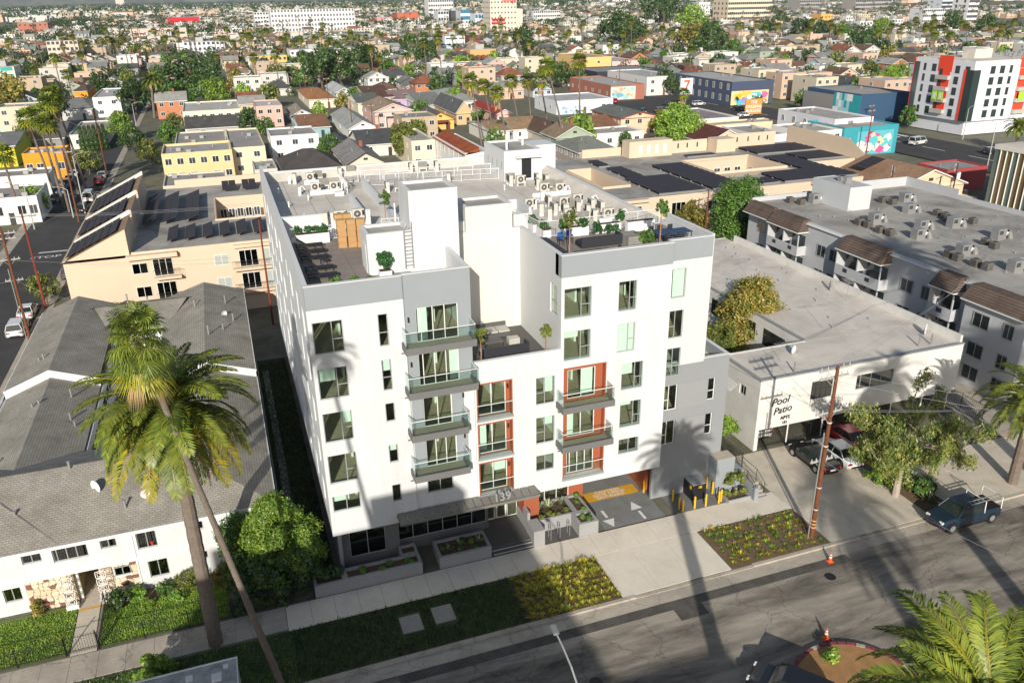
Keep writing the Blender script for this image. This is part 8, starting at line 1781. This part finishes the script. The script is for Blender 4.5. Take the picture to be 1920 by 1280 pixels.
LM('cream_teal_block', 'cream block with teal window bands at the left edge', -20, 32, 165, 9, 15, (.74, .74, .62), rows=3, cols=2, ww=5, wh=1.6, wm=mat('teal_glass', (.04, .36, .36), .4))
LM('beige_old_apartments', 'beige old apartment block with rows of small windows, upper left', 98, 152, 122, 14, 25, (.72, .60, .50), rows=4, cols=7); LM('white_balcony_block', 'white apartment block with stepped gables, upper left', 348, 425, 108, 10, 25, (.78, .79, .82), rows=3, cols=9)
LM('brown_block', 'terracotta brick block far off at the left', 42, 92, 73, 16, 30, (.46, .18, .12), rows=3, cols=6)
LM('hill_hotel', 'large beige hotel with many small windows on the hillside, upper right', 1338, 1470, 50, 36, 30, (.76, .66, .50), rows=7, cols=22, ww=2.2, wh=2.4, side=4)
LM('white_hill_house', 'white stepped building left of the hillside hotel', 1302, 1336, 42, 24, 20, (.78, .78, .78), rows=3, cols=5); LM('glass_hill_block', 'dark glazed block on the hillside', 1282, 1312, 24, 26, 20, (.30, .33, .36), rows=5, cols=4, ww=5, wh=3)
LM('grey_apartments', 'long taupe apartment building with dark balconies, top right', 1565, 1705, 30, 34, 30, (.42, .39, .36), rows=6, cols=20, ww=2.6, wh=3); LM('taupe_apartments', 'taupe apartment building left of the long one at the top right', 1475, 1560, 28, 32, 30, (.40, .38, .36), rows=6, cols=12, ww=2.6, wh=3)
LM('white_tower', 'white apartment tower at the top right', 1800, 1842, 38, 46, 25, (.80, .80, .81), rows=8, cols=5, ww=3, wh=3, side=2); LM('white_blue_apartments', 'white and grey balconied apartments left of the white tower', 1748, 1798, 33, 34, 25, (.70, .73, .78), rows=7, cols=7, ww=3, wh=3)
LM('stepped_white_apartments', 'stepped white apartment row below the towers, top right', 1708, 1790, 46, 16, 20, (.74, .75, .77), rows=3, cols=12, ww=2, wh=2)
LM('white_long_building', 'long white low building with a glass band, top right of centre', 1095, 1220, 12, 26, 30, (.76, .78, .80), rows=2, cols=10, ww=12, wh=3); LM('white_old_hotel', 'white building row right of the beige tower', 992, 1060, 50, 18, 25, (.78, .78, .76), rows=4, cols=14, ww=1.8, wh=2)
LM('spanish_row', 'cream row building with a dark turret roof, upper right of centre', 1100, 1205, 55, 12, 20, (.78, .73, .64), rows=2, cols=16, ww=1.5, wh=1.8); LM('orange_house', 'bright orange two part house, upper right', 1530, 1562, 52, 13, 14, (.85, .45, .10), rows=2, cols=3); LM('yellow_annex', 'yellow low house in front of the bright orange one', 1555, 1592, 60, 7, 12, (.85, .60, .15), rows=1, cols=4)
LM('white_villa', 'white two storey villa left of the bright orange house', 1494, 1528, 53, 11, 14, (.80, .80, .80), rows=2, cols=4); LM('white_villa', 'white two storey villa right of the bright orange house', 1578, 1608, 52, 11, 14, (.78, .77, .75), rows=2, cols=4); LM('white_villa', 'white boxy villa between trees, upper right', 1602, 1642, 62, 10, 14, (.80, .80, .79), rows=2, cols=4); LM('white_villa', 'white villa with a grey roof near the tall pair of palms', 1662, 1700, 55, 9, 14, (.80, .80, .79), rows=2, cols=4)
LM('beige_far_slab', 'cream slab far off at the top left', 220, 233, 14, 70, 30, (.74, .70, .58), rows=0)
def hill(name, pts, y, m):
    b = MB(); n = len(pts)
    for i in range(n-1):
        (x0, h0), (x1, h1) = pts[i], pts[i+1]
        b.face([(x0, y, -1), (x1, y, -1), (x1, y+600, h1), (x0, y+600, h0)]); b.face([(x0, y+600, h0), (x1, y+600, h1), (x1, y+1600, -1), (x0, y+1600, -1)])
    o = b.build(name, m); o['kind'] = 'structure'
HM = mat('hill_scrub', (.10, .12, .09), .95, noise=.5, nscale=.01, c2=(.22, .21, .17))
r = random.Random(1); hill('hills', [(-3500+i*180, 95+60*math.sin(i*.55)+r.uniform(-20, 20)) for i in range(60)], 7000, HM)

hz = MB(); hz.box(-1600, -150, -1.3, 6500, 8700, 170); hm = bpy.data.materials.new('haze_air'); hm.use_nodes = True; n_ = hm.node_tree.nodes; n_.remove(n_['Principled BSDF'])
pv = n_.new('ShaderNodeVolumePrincipled'); pv.inputs['Color'].default_value = (.80, .88, 1, 1); pv.inputs['Density'].default_value = .00007; pv.inputs['Anisotropy'].default_value = .2
hm.node_tree.links.new(pv.outputs[0], n_['Material Output'].inputs['Volume']); o = hz.build('haze', hm); o['kind'] = 'stuff'
# ------------------------------------------------------------------ vehicles
TY_ = mat('tyre', (.02, .02, .02), .9); RIM = mat('wheel_rim', (.55, .56, .57), .35, metal=.7); CGL = mat('car_glass', (.02, .03, .03), .06, spec=1.0); LAMPR = mat('tail_lamp', (.45, .01, .01), .3); LAMPW = mat('head_lamp', (.75, .76, .76), .2); TRIM_ = mat('black_trim', (.015, .015, .016), .6)
def paintm(name, c): 
    m = mat(name, c, .28, spec=.6); m.node_tree.nodes['Principled BSDF'].inputs['Coat Weight'].default_value = .6; return m
def loft(secs, m_=0):
    b = MB()
    for i in range(len(secs)-1):
        A, B_ = secs[i], secs[i+1]; n = len(A)
        for k in range(n): j = (k+1) % n; b.face([A[k], A[j], B_[j], B_[k]], m_)
    b.face(secs[0][::-1], m_); b.face(secs[-1], m_); return b
VEH = {}
def vehicle(kind, x, y, rz, label, pm, group='parked vehicles', z=0.0):
    """nose towards local +x"""
    key = (kind, pm.name); t = empty({'sedan': 'sedan', 'suv': 'suv', 'pickup': 'pickup_truck', 'van': 'van'}[kind], (x, y, z), label, {'sedan': 'car', 'suv': 'car', 'pickup': 'pickup truck', 'van': 'van'}[kind], group, rz)
    S = {'sedan': dict(L=4.7, W=1.82, belt=.92, roof=1.44, hood=.80, xs=(-2.35, -2.2, -1.5, -1.35, 1.0, 2.1, 2.35), cab=(-1.75, -1.0, .35, 1.15), deck=.98),
         'suv': dict(L=4.7, W=1.88, belt=1.05, roof=1.70, hood=1.0, cab=(-2.25, -1.95, .45, 1.15), deck=1.05),
         'pickup': dict(L=5.5, W=1.90, belt=1.12, roof=1.78, hood=1.08, cab=(-.95, -.75, .85, 1.50), deck=1.10),
         'van': dict(L=5.2, W=1.95, belt=1.15, roof=2.05, hood=1.05, cab=(-2.55, -2.5, 1.2, 1.95), deck=1.15)}[kind]
    if key not in VEH:
        L, W = S['L']/2, S['W']/2; parts = {}
        def sec(px, w, zb, zt, r=.12): return [(px, -w, zb+.12), (px, -w+.08, zb), (px, w-.08, zb), (px, w, zb+.12), (px, w, zt-r*1.2), (px, w-r, zt), (px, -w+r, zt), (px, -w, zt-r*1.2)]
        hd, be, dk = S['hood'], S['belt'], S['deck']
        cs = [sec(-L, W-.18, .38, dk-.22), sec(-L+.12, W-.06, .28, dk-.04), sec(-L+.7, W, .24, dk), sec(S['cab'][0], W, .24, max(dk, be-.02)), sec(0, W, .24, be), sec(S['cab'][3], W, .24, be-.02), sec(L-.75, W-.02, .24, hd-.02), sec(L-.2, W-.1, .28, hd-.14), sec(L, W-.28, .36, hd-.28)]
        parts['body'] = loft(cs).mesh('body', pm, True)
        c = S['cab']; rz_ = S['roof']; w1 = W-.06; w2 = W-.27
        def cs4(px, w, z_): return [(px, -w, z_), (px, w, z_)]
        A = [(c[0], -w1, be-.02), (c[3], -w1, be-.02), (c[3], w1, be-.02), (c[0], w1, be-.02)]; T = [(c[1], -w2, rz_-.05), (c[2], -w2, rz_-.05), (c[2], w2, rz_-.05), (c[1], w2, rz_-.05)]
        g = MB()
        for k in range(4): j = (k+1) % 4; g.face([A[k], A[j], T[j], T[k]])
        parts['windows'] = g.mesh('windows', CGL)
        rf = MB(); e = .015
        rf.box(c[1]-.02, -w2-e, rz_-.06, c[2]+.02, w2+e, rz_); 
        for sy in (-1, 1):
            for (pb, pt) in ((c[0], c[1]), (c[3], c[2]), ((c[0]+c[3])/2, (c[1]+c[2])/2)):
                rf.tube([(pb, sy*(w1+.005), be-.03), (pt, sy*(w2+.005), rz_-.04)], .04, 5)
        parts['roof'] = rf.mesh('roof', pm)
        if kind == 'pickup':
            bd = MB(); bd.box(-L+.12, -W+.12, dk-.02, c[0]-.05, W-.12, dk+.015); parts['bed'] = bd.mesh('bed', TRIM_)
        h = MB(); h.box(L-.22, .45, hd-.34, L-.03, W-.2, hd-.18); parts['headlight'] = h.mesh('headlight', LAMPW)
        h = MB(); h.box(L-.22, -W+.2, hd-.34, L-.03, -.45, hd-.18); parts['headlight2'] = h.mesh('headlight', LAMPW)
        h = MB(); h.box(-L-.0, .45, dk-.36, -L+.14, W-.1, dk-.18); parts['tail_light'] = h.mesh('tail_light', LAMPR)
        h = MB(); h.box(-L-.0, -W+.1, dk-.36, -L+.14, -.45, dk-.18); parts['tail_light2'] = h.mesh('tail_light', LAMPR)
        h = MB(); h.box(L-.14, -.42, .42, L+.01, .42, .62); h.box(-L-.02, -.5, .3, -L+.1, .5, .45); parts['bumper'] = h.mesh('bumper', TRIM_)
        h = MB(); h.box(-L-.03, -.25, .55, -L+.02, .25, .68); parts['number_plate'] = h.mesh('number_plate', LAMPW)
        for sy in (-1, 1):
            h = MB(); h.box(c[3]-.35, sy*(W+.02), be-.02, c[3]-.2, sy*(W+.18), be+.12); parts['mirror%d' % sy] = h.mesh('mirror', pm)
        h = MB()
        for sy in (-1, 1):
            a_, c_ = sorted((sy*(W-.02), sy*(W+.012))); h.box(-L+.5, a_, .23, L-.5, c_, .36)
            for px in (c[0]+.35, (c[0]+c[3])/2, c[3]-.25): h.box(px-.012, a_+.012 if sy < 0 else a_, .36, px+.012, c_ if sy < 0 else c_-.008, be-.1)
            for wxx in (L-.85, -L+.95): h.cyl((wxx, sy*(W-.05), .39), (wxx, sy*(W+.006), .39), .46, n=16)
        parts['side_trim'] = h.mesh('side_trim', TRIM_)
        rw_ = .34 if kind in ('sedan',) else .39
        wt = MB(); wt.cyl((0, -.11, 0), (0, .11, 0), rw_, n=18); wtm = wt.mesh('tyre', TY_); rm_ = MB(); rm_.cyl((0, -.118, 0), (0, .118, 0), rw_*.62, n=12); rmm_ = rm_.mesh('rim', RIM)
        VEH[key] = (parts, wtm, rmm_, rw_)
    parts, wtm, rmm_, rw_ = VEH[key]
    for k, me in parts.items(): inst(me.name.split('.')[0], me, t)
    wx = (S['L']/2-.85, -S['L']/2+.95)
    for px in wx:
        for sy in (-1, 1):
            wv = inst('wheel', wtm, t, (px, sy*(S['W']/2-.06), rw_)); inst('rim', rmm_, wv)
    return t
C_NAVY = paintm('car_navy', (.01, .025, .045)); C_BLACK = paintm('car_black', (.012, .012, .014)); C_WHITE = paintm('car_white', (.72, .73, .74)); C_GREY = paintm('car_grey', (.09, .095, .10)); C_SIL = paintm('car_silver', (.42, .43, .44)); C_RED = paintm('car_red', (.42, .01, .02)); C_BLUE = paintm('car_blue', (.05, .12, .25))
t = vehicle('pickup', 44.0, -9.55, math.pi, 'dark blue pickup truck with a ladder rack parked at the kerb', C_NAVY)
b = MB()
for px in (-.98, -2.55):
    b.tube([(px, -.9, 1.0), (px, -.85, 1.9), (px, .85, 1.9), (px, .9, 1.0)], .035, 6)
b.build('ladder_rack', METALW, t)
b = MB(); b.tube([(-2.7, .8, 1.95), (.4, .8, 1.95)], .04, 5); b.tube([(-2.7, .45, 1.95), (.4, .45, 1.95)], .04, 5)
for k in range(8): b.cyl((-2.5+k*.4, .45, 1.95), (-2.5+k*.4, .8, 1.95), .02, n=4)
tag(b.build('ladder', METALG, loc=(44.0, -9.55, 0)), 'aluminium ladder lying on the rack of the pickup truck', 'ladder').rotation_euler = (0, 0, math.pi)
b = MB(); r = random.Random(2)
for k in range(7): x, y = r.uniform(-2.4, -1.2), r.uniform(-.6, .6); b.box(x, y, 1.0, x+r.uniform(.2, .5), y+r.uniform(.1, .4), 1.0+r.uniform(.1, .35))
tag(b.build('tools', mat('dark_tools', (.05, .06, .06), .7), loc=(44.0, -9.55, 0)), 'pile of dark tools in the bed of the pickup truck', 'tools', kind='stuff').rotation_euler = (0, 0, math.pi)
vehicle('sedan', 39.15, .9, math.pi/2, 'black sedan parked nose in on the carport driveway', C_BLACK); vehicle('sedan', 41.5, .9, math.pi/2, 'white sedan parked beside the black sedan on the driveway', C_WHITE); vehicle('sedan', 44.0, 2.8, math.pi/2, 'red car half hidden by the gum tree', C_RED)
vehicle('suv', 37.4, 7.6, math.pi/2, 'silver car inside the carport with red tail lights', C_SIL)
vehicle('suv', 22.0, -18.9, 2.2, 'black car cut by the lower edge beside the soil island', C_BLACK)
sc = [(-28.9, 58.0, 'suv', C_WHITE, 'white suv parked nearest on the side street'), (-28.9, 64.0, 'sedan', C_WHITE, 'white sedan parked behind the nearest white suv'), (-26.0, 79.5, 'suv', C_GREY, 'grey pickup like car beside the peach building'), (-29.0, 131, 'van', C_WHITE, 'white van with orange top at the corner'), (-28.9, 148.0, 'suv', C_RED, 'red car parked before the round yellowish tree'), (-28.9, 154.5, 'sedan', C_SIL, 'silver car behind the red one'), (-35.2, 140.0, 'suv', C_BLUE, 'blue car parked on the far side of the side street, front'), (-35.2, 146.5, 'suv', C_BLUE, 'blue car parked on the far side of the side street, second'), (-35.2, 152.5, 'sedan', C_SIL, 'pale car parked on the far side of the side street, third'), (-35.2, 158.5, 'sedan', C_WHITE, 'white car parked on the far side of the side street, fourth'), (-35.2, 133, 'sedan', C_GREY, 'grey car parked on the far side before the blue ones'), (-35.0, 205, 'sedan', C_SIL, 'silver car far up the side street'), (-29.2, 122, 'sedan', C_BLACK, 'black car behind the slanted peach wings')]
for x, y, k, c, l in sc: vehicle(k, x, y, -math.pi/2 if x < -30 else math.pi/2, l, c, z=.02)
vehicle('van', 161.5, 115.5, .2, 'white van driving on the avenue below the red and white block', C_WHITE, z=.02); vehicle('suv', 167, 98, -.3, 'dark suv at the street corner, right', C_BLACK, z=.02); vehicle('sedan', 123, 182, 0, 'white car in the lot beside the peach two storey block', C_WHITE, z=.02)
rr2 = random.Random(6)
for k, (x, y, c, n_) in enumerate(((128, 198, C_BLACK, 'black'), (134, 196, C_GREY, 'grey'), (122, 204, C_WHITE, 'white'), (141, 199, C_BLUE, 'blue'), (131, 226, C_RED, 'red'), (145, 212, C_GREY, 'dark grey'), (154, 206, C_WHITE, 'white'), (158, 188, C_BLACK, 'black'), (152, 176, C_WHITE, 'white'), (163, 168, C_SIL, 'silver'), (157, 150, C_GREY, 'grey'), (158, 134, C_SIL, 'silver'))):
    vehicle(rr2.choice(('sedan', 'suv')), x, y, rr2.choice((0, 1.57, -1.57)), '%s car %s' % (n_, ('in the parking lot behind the black car', 'in the lot near the thin tree', 'in the lot, left of the black car', 'in the lot by the blue bin', 'in front of the pastel mural', 'at the avenue kerb by the corner trees', 'on the avenue before the navy building, left', 'on the avenue beneath the bushy palm', 'on the avenue beside the street sign', 'on the avenue by the mural wall', 'on the avenue near the burger sign', 'waiting at the crossing')[k]), c, 'cars on the avenue and its lot', z=.02)
a_ = at(443, 1230, 2.9)
t = empty('camper', (a_.x-5.6, a_.y-2.3, -.1), 'weathered white camper roof cut by the lower edge', 'camper')
OW = mat('weathered_white_paint', (.50, .49, .47), .7, noise=.3, nscale=1.5, stains=.7, sscale=1.2)
b = MB(); b.box(0, 0, .35, 5.6, 2.3, 2.9); b.build('body', OW, t); b = MB(); b.box(-.04, -.04, 2.9, 5.64, .02, 2.98); b.box(-.04, 2.28, 2.9, 5.64, 2.34, 2.98); b.box(5.58, .02, 2.9, 5.64, 2.28, 2.98); b.build('roof_rail', METALW, t)
for (x, y, w, d, h) in ((4.3, .9, .5, .5, .15), (1.2, .5, 1.0, .8, .28), (3.0, 1.4, .35, .35, .12), (4.9, 1.7, .25, .25, .1)): b = MB(); b.box(x, y, 2.9, x+w, y+d, 2.9+h); b.build('roof_vent', METALW if w < .9 else ACB, t)
for px in (1.0, 4.5):
    for y in (.1, 2.2): b = MB(); b.cyl((px, y-.1, .35), (px, y+.1, .35), .35, n=12); b.build('wheel', TY_, t)
# ------------------------------------------------------------------ poles, wires, lamps, cones
PW = mat('pole_metal', (.50, .50, .48), .5, metal=.3); INS = mat('insulator', (.45, .47, .5), .3)
def upole(x, y, h, arms, label, axis=0.0, cans=0, r0=.17, m=None, bands=False, conduit=False):
    t = empty('utility_pole', (x, y, 0), label, 'utility pole', 'wooden utility poles', axis)
    b = MB(); b.cyl((0, 0, -.1), (0, 0, h), r0, r0*.62, 10); b.build('pole', m or WOODP, t)
    for (z, w) in arms:
        b = MB(); b.box(-w/2, .12, z-.06, w/2, .22, z+.06); b.cyl((-w*.3, .17, z), (0, .15, z-.7), .02, n=4); b.cyl((w*.3, .17, z), (0, .15, z-.7), .02, n=4); a = b.build('crossarm', OWD, t)
        i_ = MB()
        for q_ in (-.45, -.25, .25, .45): i_.cyl((w*q_, .17, z+.06), (w*q_, .17, z+.26), .05, .035, 6)
        i_.build('insulators', INS, a)['kind'] = 'stuff'
    for k in range(cans):
        b = MB(); b.cyl((-.55+k*.55, -.4, h-2.6), (-.55+k*.55, -.4, h-1.6), .22, n=10); b.build('transformer_can', METALW, t)
    if bands:
        for k in range(3): b = MB(); b.cyl((0, 0, .9+k*.28), (0, 0, .98+k*.28), r0+.012, r0+.012, 12); b.build('reflective_band', mat('pale_orange_band', (.75, .45, .2), .5), t)
        b = MB(); 
        for z in (2.4, 4.2, 7.5, 9.3): b.cyl((0, 0, z), (0, 0, z+.06), r0+.004, n=10)
        b.build('steel_band', METALW, t)
    if conduit: b = MB(); b.cyl((-.32, 0, 0), (-.3, 0, 8.6), .055, n=8); b.build('conduit', METALG, t)
    return t
OWD = mat('weathered_crossarm', (.42, .40, .37), .9)
upole(32.45, -7.4, 13.45, [(13.2, 2.6), (12.6, 2.4), (10.0, 2.2), (6.3, 1.9)], 'tall red brown utility pole at the kerb with orange bands near its foot', .05, bands=True, conduit=True)
upole(-27.3, 66.0, 12.4, [(11.9, 3.0)], 'red brown utility pole with one pale crossarm in front of the stop marking', .1, m=mat('red_brown_pole', (.22, .05, .03), .9, noise=.3, nscale=3)); upole(-27.3, 55, 13.4, [(12.6, 2.6), (12.0, 2.4), (9.6, 2.2), (7.2, 1.8)], 'utility pole at the left edge with stacked crossarms and a steel conduit', .1, conduit=True)
upole(-28.9, 113, 13.0, [(12.2, 2.8)], 'utility pole with a bracket behind the slanted peach wings', .1); upole(-28.4, 158, 14, [(13.2, 2.4)], 'utility pole beside the round yellowish tree', .0)
c_ = aty(485, 412, 49.5); upole(c_.x, 49.5, c_.z, [], 'thin red brown pole between the white building and the peach apartments', m=mat('red_brown_pole', (.22, .05, .03)), r0=.14)
c_ = aty(1329, 357, 55.5); upole(c_.x, 55.5, c_.z, [(c_.z-.4, 2.2), (c_.z-1.2, 1.8)], 'dark pole with crossarms rising before the peach complex', .3, r0=.14)
for (u_, v_, y_, arms, cans, lb, ax) in ((1797, 305, 55, 2, 3, 'pole with three pale transformer cans at the right', .6), (1676, 312, 52.5, 2, 0, 'dark leaning pole top before the brown hall roof', .8), (1765, 330, 49, 1, 0, 'thin dark pole behind the grey apartments', .4)):
    c_ = aty(u_, v_, y_); upole(c_.x, y_, c_.z, [(c_.z-.3-.8*k, 2.6) for k in range(arms)], lb, ax, cans, .15, mat('dark_pole', (.07, .05, .045), .9))
for k, (ub, vb, vt, lb) in enumerate(((1630, 236, 196, 'dark pole standing in front of the mural left part'), (1622, 300, 205, 'tall thin pole at the four window studio'), (700, 256, 195, 'dark red pole beside the white gabled house'), (662, 258, 190, 'red brown pole left of the white gabled house'), (618, 210, 145, 'brown pole by the orange brown roof'), (575, 186, 140, 'white metal pole by the wide dark canopy'), (665, 155, 120, 'wooden pole on the wide dark canopy'), (1735+5, 160, 95, 'tall pole beside the red and white block'), (1888, 238, 130, 'dark pole before the red and white block'), (1283, 122, 85, 'brown pole above the dark gabled house'), (1160, 178, 130, 'pole before the pastel mural'))):
    b_ = at(ub, vb); h_ = aty(ub, vt, b_.y).z; upole(b_.x, b_.y, h_, [(h_-.5, 2.2)], lb, .2, r0=.16)
def wires(pairs, label, sag=.5, r=.014, m=None):
    b = MB(); o0 = Vector(pairs[0][0])
    for (p, q_) in pairs:
        p, q_ = Vector(p)-o0, Vector(q_)-o0; pts = [p.lerp(q_, t_/14)+Vector((0, 0, -sag*4*(t_/14)*(1-t_/14))) for t_ in range(15)]; b.tube(pts, r, 4)
    o = b.build('overhead_wires', m or METALG); o.location = o0; tag(o, label, 'wires'); return o
wires([((32.45+dx, -7.4, 13.4), (95, 26+dx, 12)) for dx in (-1.1, -.5, .5, 1.1)], 'power lines from the kerb pole towards the right rear', 1.4, .010)
wires([((33.4, -7.4, 12.7), (58, -22, 11.0)), ((31.6, -7.4, 12.7), (56, -24, 11.0)), ((33, -7.4, 10.0), (70, -14.5, 8.5)), ((32.5, -7.4, 6.3), (40, -26, 5.0)), ((33.3, -7.4, 10.1), (70, -16, 9))], 'pale overhead wires crossing in front of the gum tree', .6, .012, METALG)
wires([((32.45, -7.3, 10.0), (39.0, 4.3, 5.4)), ((32.45, -7.3, 9.9), (30.5, 20, 9.0)), ((32.45, -7.3, 9.9), (44.3, 30, 7.5))], 'service wires from the kerb pole to the carport building', .5, .012, METALD)
wires([((-28.4, 66, 12.1), (-5, 65.5, 10.9)), ((-27.3, 66, 12.1), (-5, 66.4, 10.9)), ((-26.2, 66, 12.1), (0, 66.8, 10.9)), ((-60, 66, 12.1), (-28.4, 66, 12.1))], 'white wires crossing in front of the slanted peach wings', .3, .016, METALG)
wires([((-60, 50, 9.4), (-27.3, 55, 9.6)), ((-60, 52, 7.2), (-27.3, 55, 7.2)), ((-27.3, 55, 9.6), (-4, 51.5, 8.2)), ((-27.3, 55, 7.4), (-20, 48, 6.2)), ((-27.3, 55, 12.7), (-27.3, 66, 12.0)), ((-27.3, 66, 12.0), (-28.9, 113, 12.4))], 'wires between the two poles at the left and the shingle roofs', .5, .014, METALG)
def lamp(x, y, h, arm, rz, label, m=PW, r0=.09):
    t = empty('street_lamp', (x, y, 0), label, 'street lamp', 'street lamps', rz); b = MB(); b.cyl((0, 0, 0), (0, 0, h), r0, r0*.6, 8); b.build('pole', m, t)
    b = MB(); b.tube([(0, 0, h), (arm*.3, 0, h+.35), (arm*.7, 0, h+.5), (arm, 0, h+.5)], .045, 6); b.build('arm', m, t); b = MB(); b.box(arm-.05, -.13, h+.40, arm+.5, .13, h+.54); b.build('lamp_head', METALG, t); return t
hd_ = at(1040, 1180, 9.3); lamp(hd_.x-.15, hd_.y-3.0, 8.8, 2.8, math.pi/2-.05, 'grey street lamp with a curved arm reaching over the road at the bottom')
for (ub, vb, vt, ax, lb) in ((138, 408, 382, 2.6, 'curved lamp on the corner before the leaning palms'), (65, 430, 345, 2.9, 'curved lamp behind the white store'), (160, 400, 292, .4, 'tall grey mast with a lamp beside the leaning palms'), (256, 240, 195, 0, 'curved lamp before the dark grove'), (310, 222, 190, 1, 'thin lamp by the white fence'), (1382, 190, 168, .5, 'signal arm at the avenue corner'), (1805, 262, 205, .3, 'thin yellow lamp before the red and white block'), (1850, 318, 232, 2.8, 'tall lamp mast by the crossing, right')):
    b_ = at(ub, vb); h_ = max(5, aty(ub, vt, b_.y).z); lamp(b_.x, b_.y, h_, 2.4, ax, lb, r0=.12)
def cone(x, y, label):
    t = empty('traffic_cone', (x, y, -.13), label, 'traffic cone', 'orange traffic cones'); b = MB(); b.box(-.2, -.2, 0, .2, .2, .04); b.cyl((0, 0, .04), (0, 0, .78), .15, .03, 12); b.build('cone', ORCONE, t)
    for (z0, z1) in ((.33, .45), (.54, .62)): b = MB(); f = lambda z: .15-.12*(z-.04)/.74+.006; b.cyl((0, 0, z0), (0, 0, z1), f(z0), f(z1), 12); b.build('reflective_band', WPAINT, t)
p_ = at(1556, 1052, -.13); cone(p_.x, p_.y, 'orange traffic cone in the gutter by the utility pole'); p_ = at(1548, 1196, -.13); cone(p_.x, p_.y, 'orange traffic cone on the road beside the soil island')
def sign(u_, vb, vt, w, h, label, face, s, tm, z=None, sz=1.0):
    b_ = at(u_, vb); top = aty(u_, vt, b_.y).z; t = empty('pole_sign', b_, label, 'sign'); b = MB(); b.cyl((0, 0, 0), (0, 0, top-h), .15, n=6); b.build('post', METALG, t)
    b = MB(); b.box(-w/2, -.2, top-h, w/2, .2, top); f = b.build('sign_face', face, t); text('sign_lettering', s, (0, -.24, top-h/2), (math.pi/2, 0, 0), sz, tm, f, bold=.03); return t
sign(1284, 205, 147, 4.6, 5.2, 'tall white sign with a red seven above the bushy palm', FRAMEW, '7', mat('sign_red', (.75, .08, .03), .5), sz=5.0)
sign(1411, 215, 186, 6.0, 4.6, 'rounded white and orange burger sign on a pole at the lot', mat('sign_orange', (.80, .30, .08), .5), 'THE\nORIGINAL\nBURGERS', WPAINT, sz=1.3)
for k, (u_, v_) in enumerate(((1385, 200), (1506, 190))):
    b_ = at(u_, v_); t = empty('warning_sign', b_, 'yellow diamond sign on the avenue, '+('left' if k == 0 else 'right'), 'sign', 'yellow diamond signs'); b = MB(); b.cyl((0, 0, 0), (0, 0, 3), .06, n=5); b.build('post', METALG, t); b = MB(); b.face([(0, -.1, 2.4), (1.1, -.1, 3.5), (0, -.1, 4.6), (-1.1, -.1, 3.5)]); b.face([(0, .02, 2.4), (-1.1, .02, 3.5), (0, .02, 4.6), (1.1, .02, 3.5)]); b.build('sign_face', YELLOW, t)
# ------------------------------------------------------------------ things beyond the lower edge whose shade falls into view
SB = empty('street_side_building', (-27, -70, 0), 'pale apartment building across the street, outside the lower edge', 'building')
b = MB(); b.box(0, 0, 0, 19.5, 23.8, 24); b.box(11.7, 21.5, 24, 17.4, 23.8, 26.3); b.build('wall', CREAM, SB)
SB2 = empty('street_side_building', (-4.5, -75, 0), 'second pale apartment building across the street, outside the lower edge', 'building'); b = MB(); b.box(0, 0, 0, 8.5, 17.3, 19.2); b.build('wall', CREAM, SB2)
def shade_palm(px, py, zc, h, lb, sc_=1.0, ln=0):
    """crown shadow falls at (px, py, zc)"""
    L_ = (h-zc)/math.tan(SUN_EL); date_palm((px-.36*L_-ln, py-.933*L_, 0), h, lb, int(px), sc_, .6*min(1, sc_)**2, .5*min(1, sc_)**2, lean=(ln, 0), n=50, dry=6)
p_ = at(1585, 955); shade_palm(p_.x, p_.y, 0, 22, 'tall date palm across the street whose shadow crosses the right driveway')
p_ = at(1700, 470, 9.6); shade_palm(p_.x-1, p_.y-1, 9.6, 30, 'tall date palm across the street whose shadow falls on the grey apartment roof')
shade_palm(61.5, 3.0, 5.5, 26, 'tall date palm across the street whose shadow falls on the grey apartment wall')
shade_palm(.75, 0, 16.5, 30, 'very tall palm across the street whose shadow touches the top left window', .5, -4.2)
shade_palm(48.8, 3.6, 4.5, 25, 'tall date palm across the street whose shadow crosses the road beside the pickup truck')
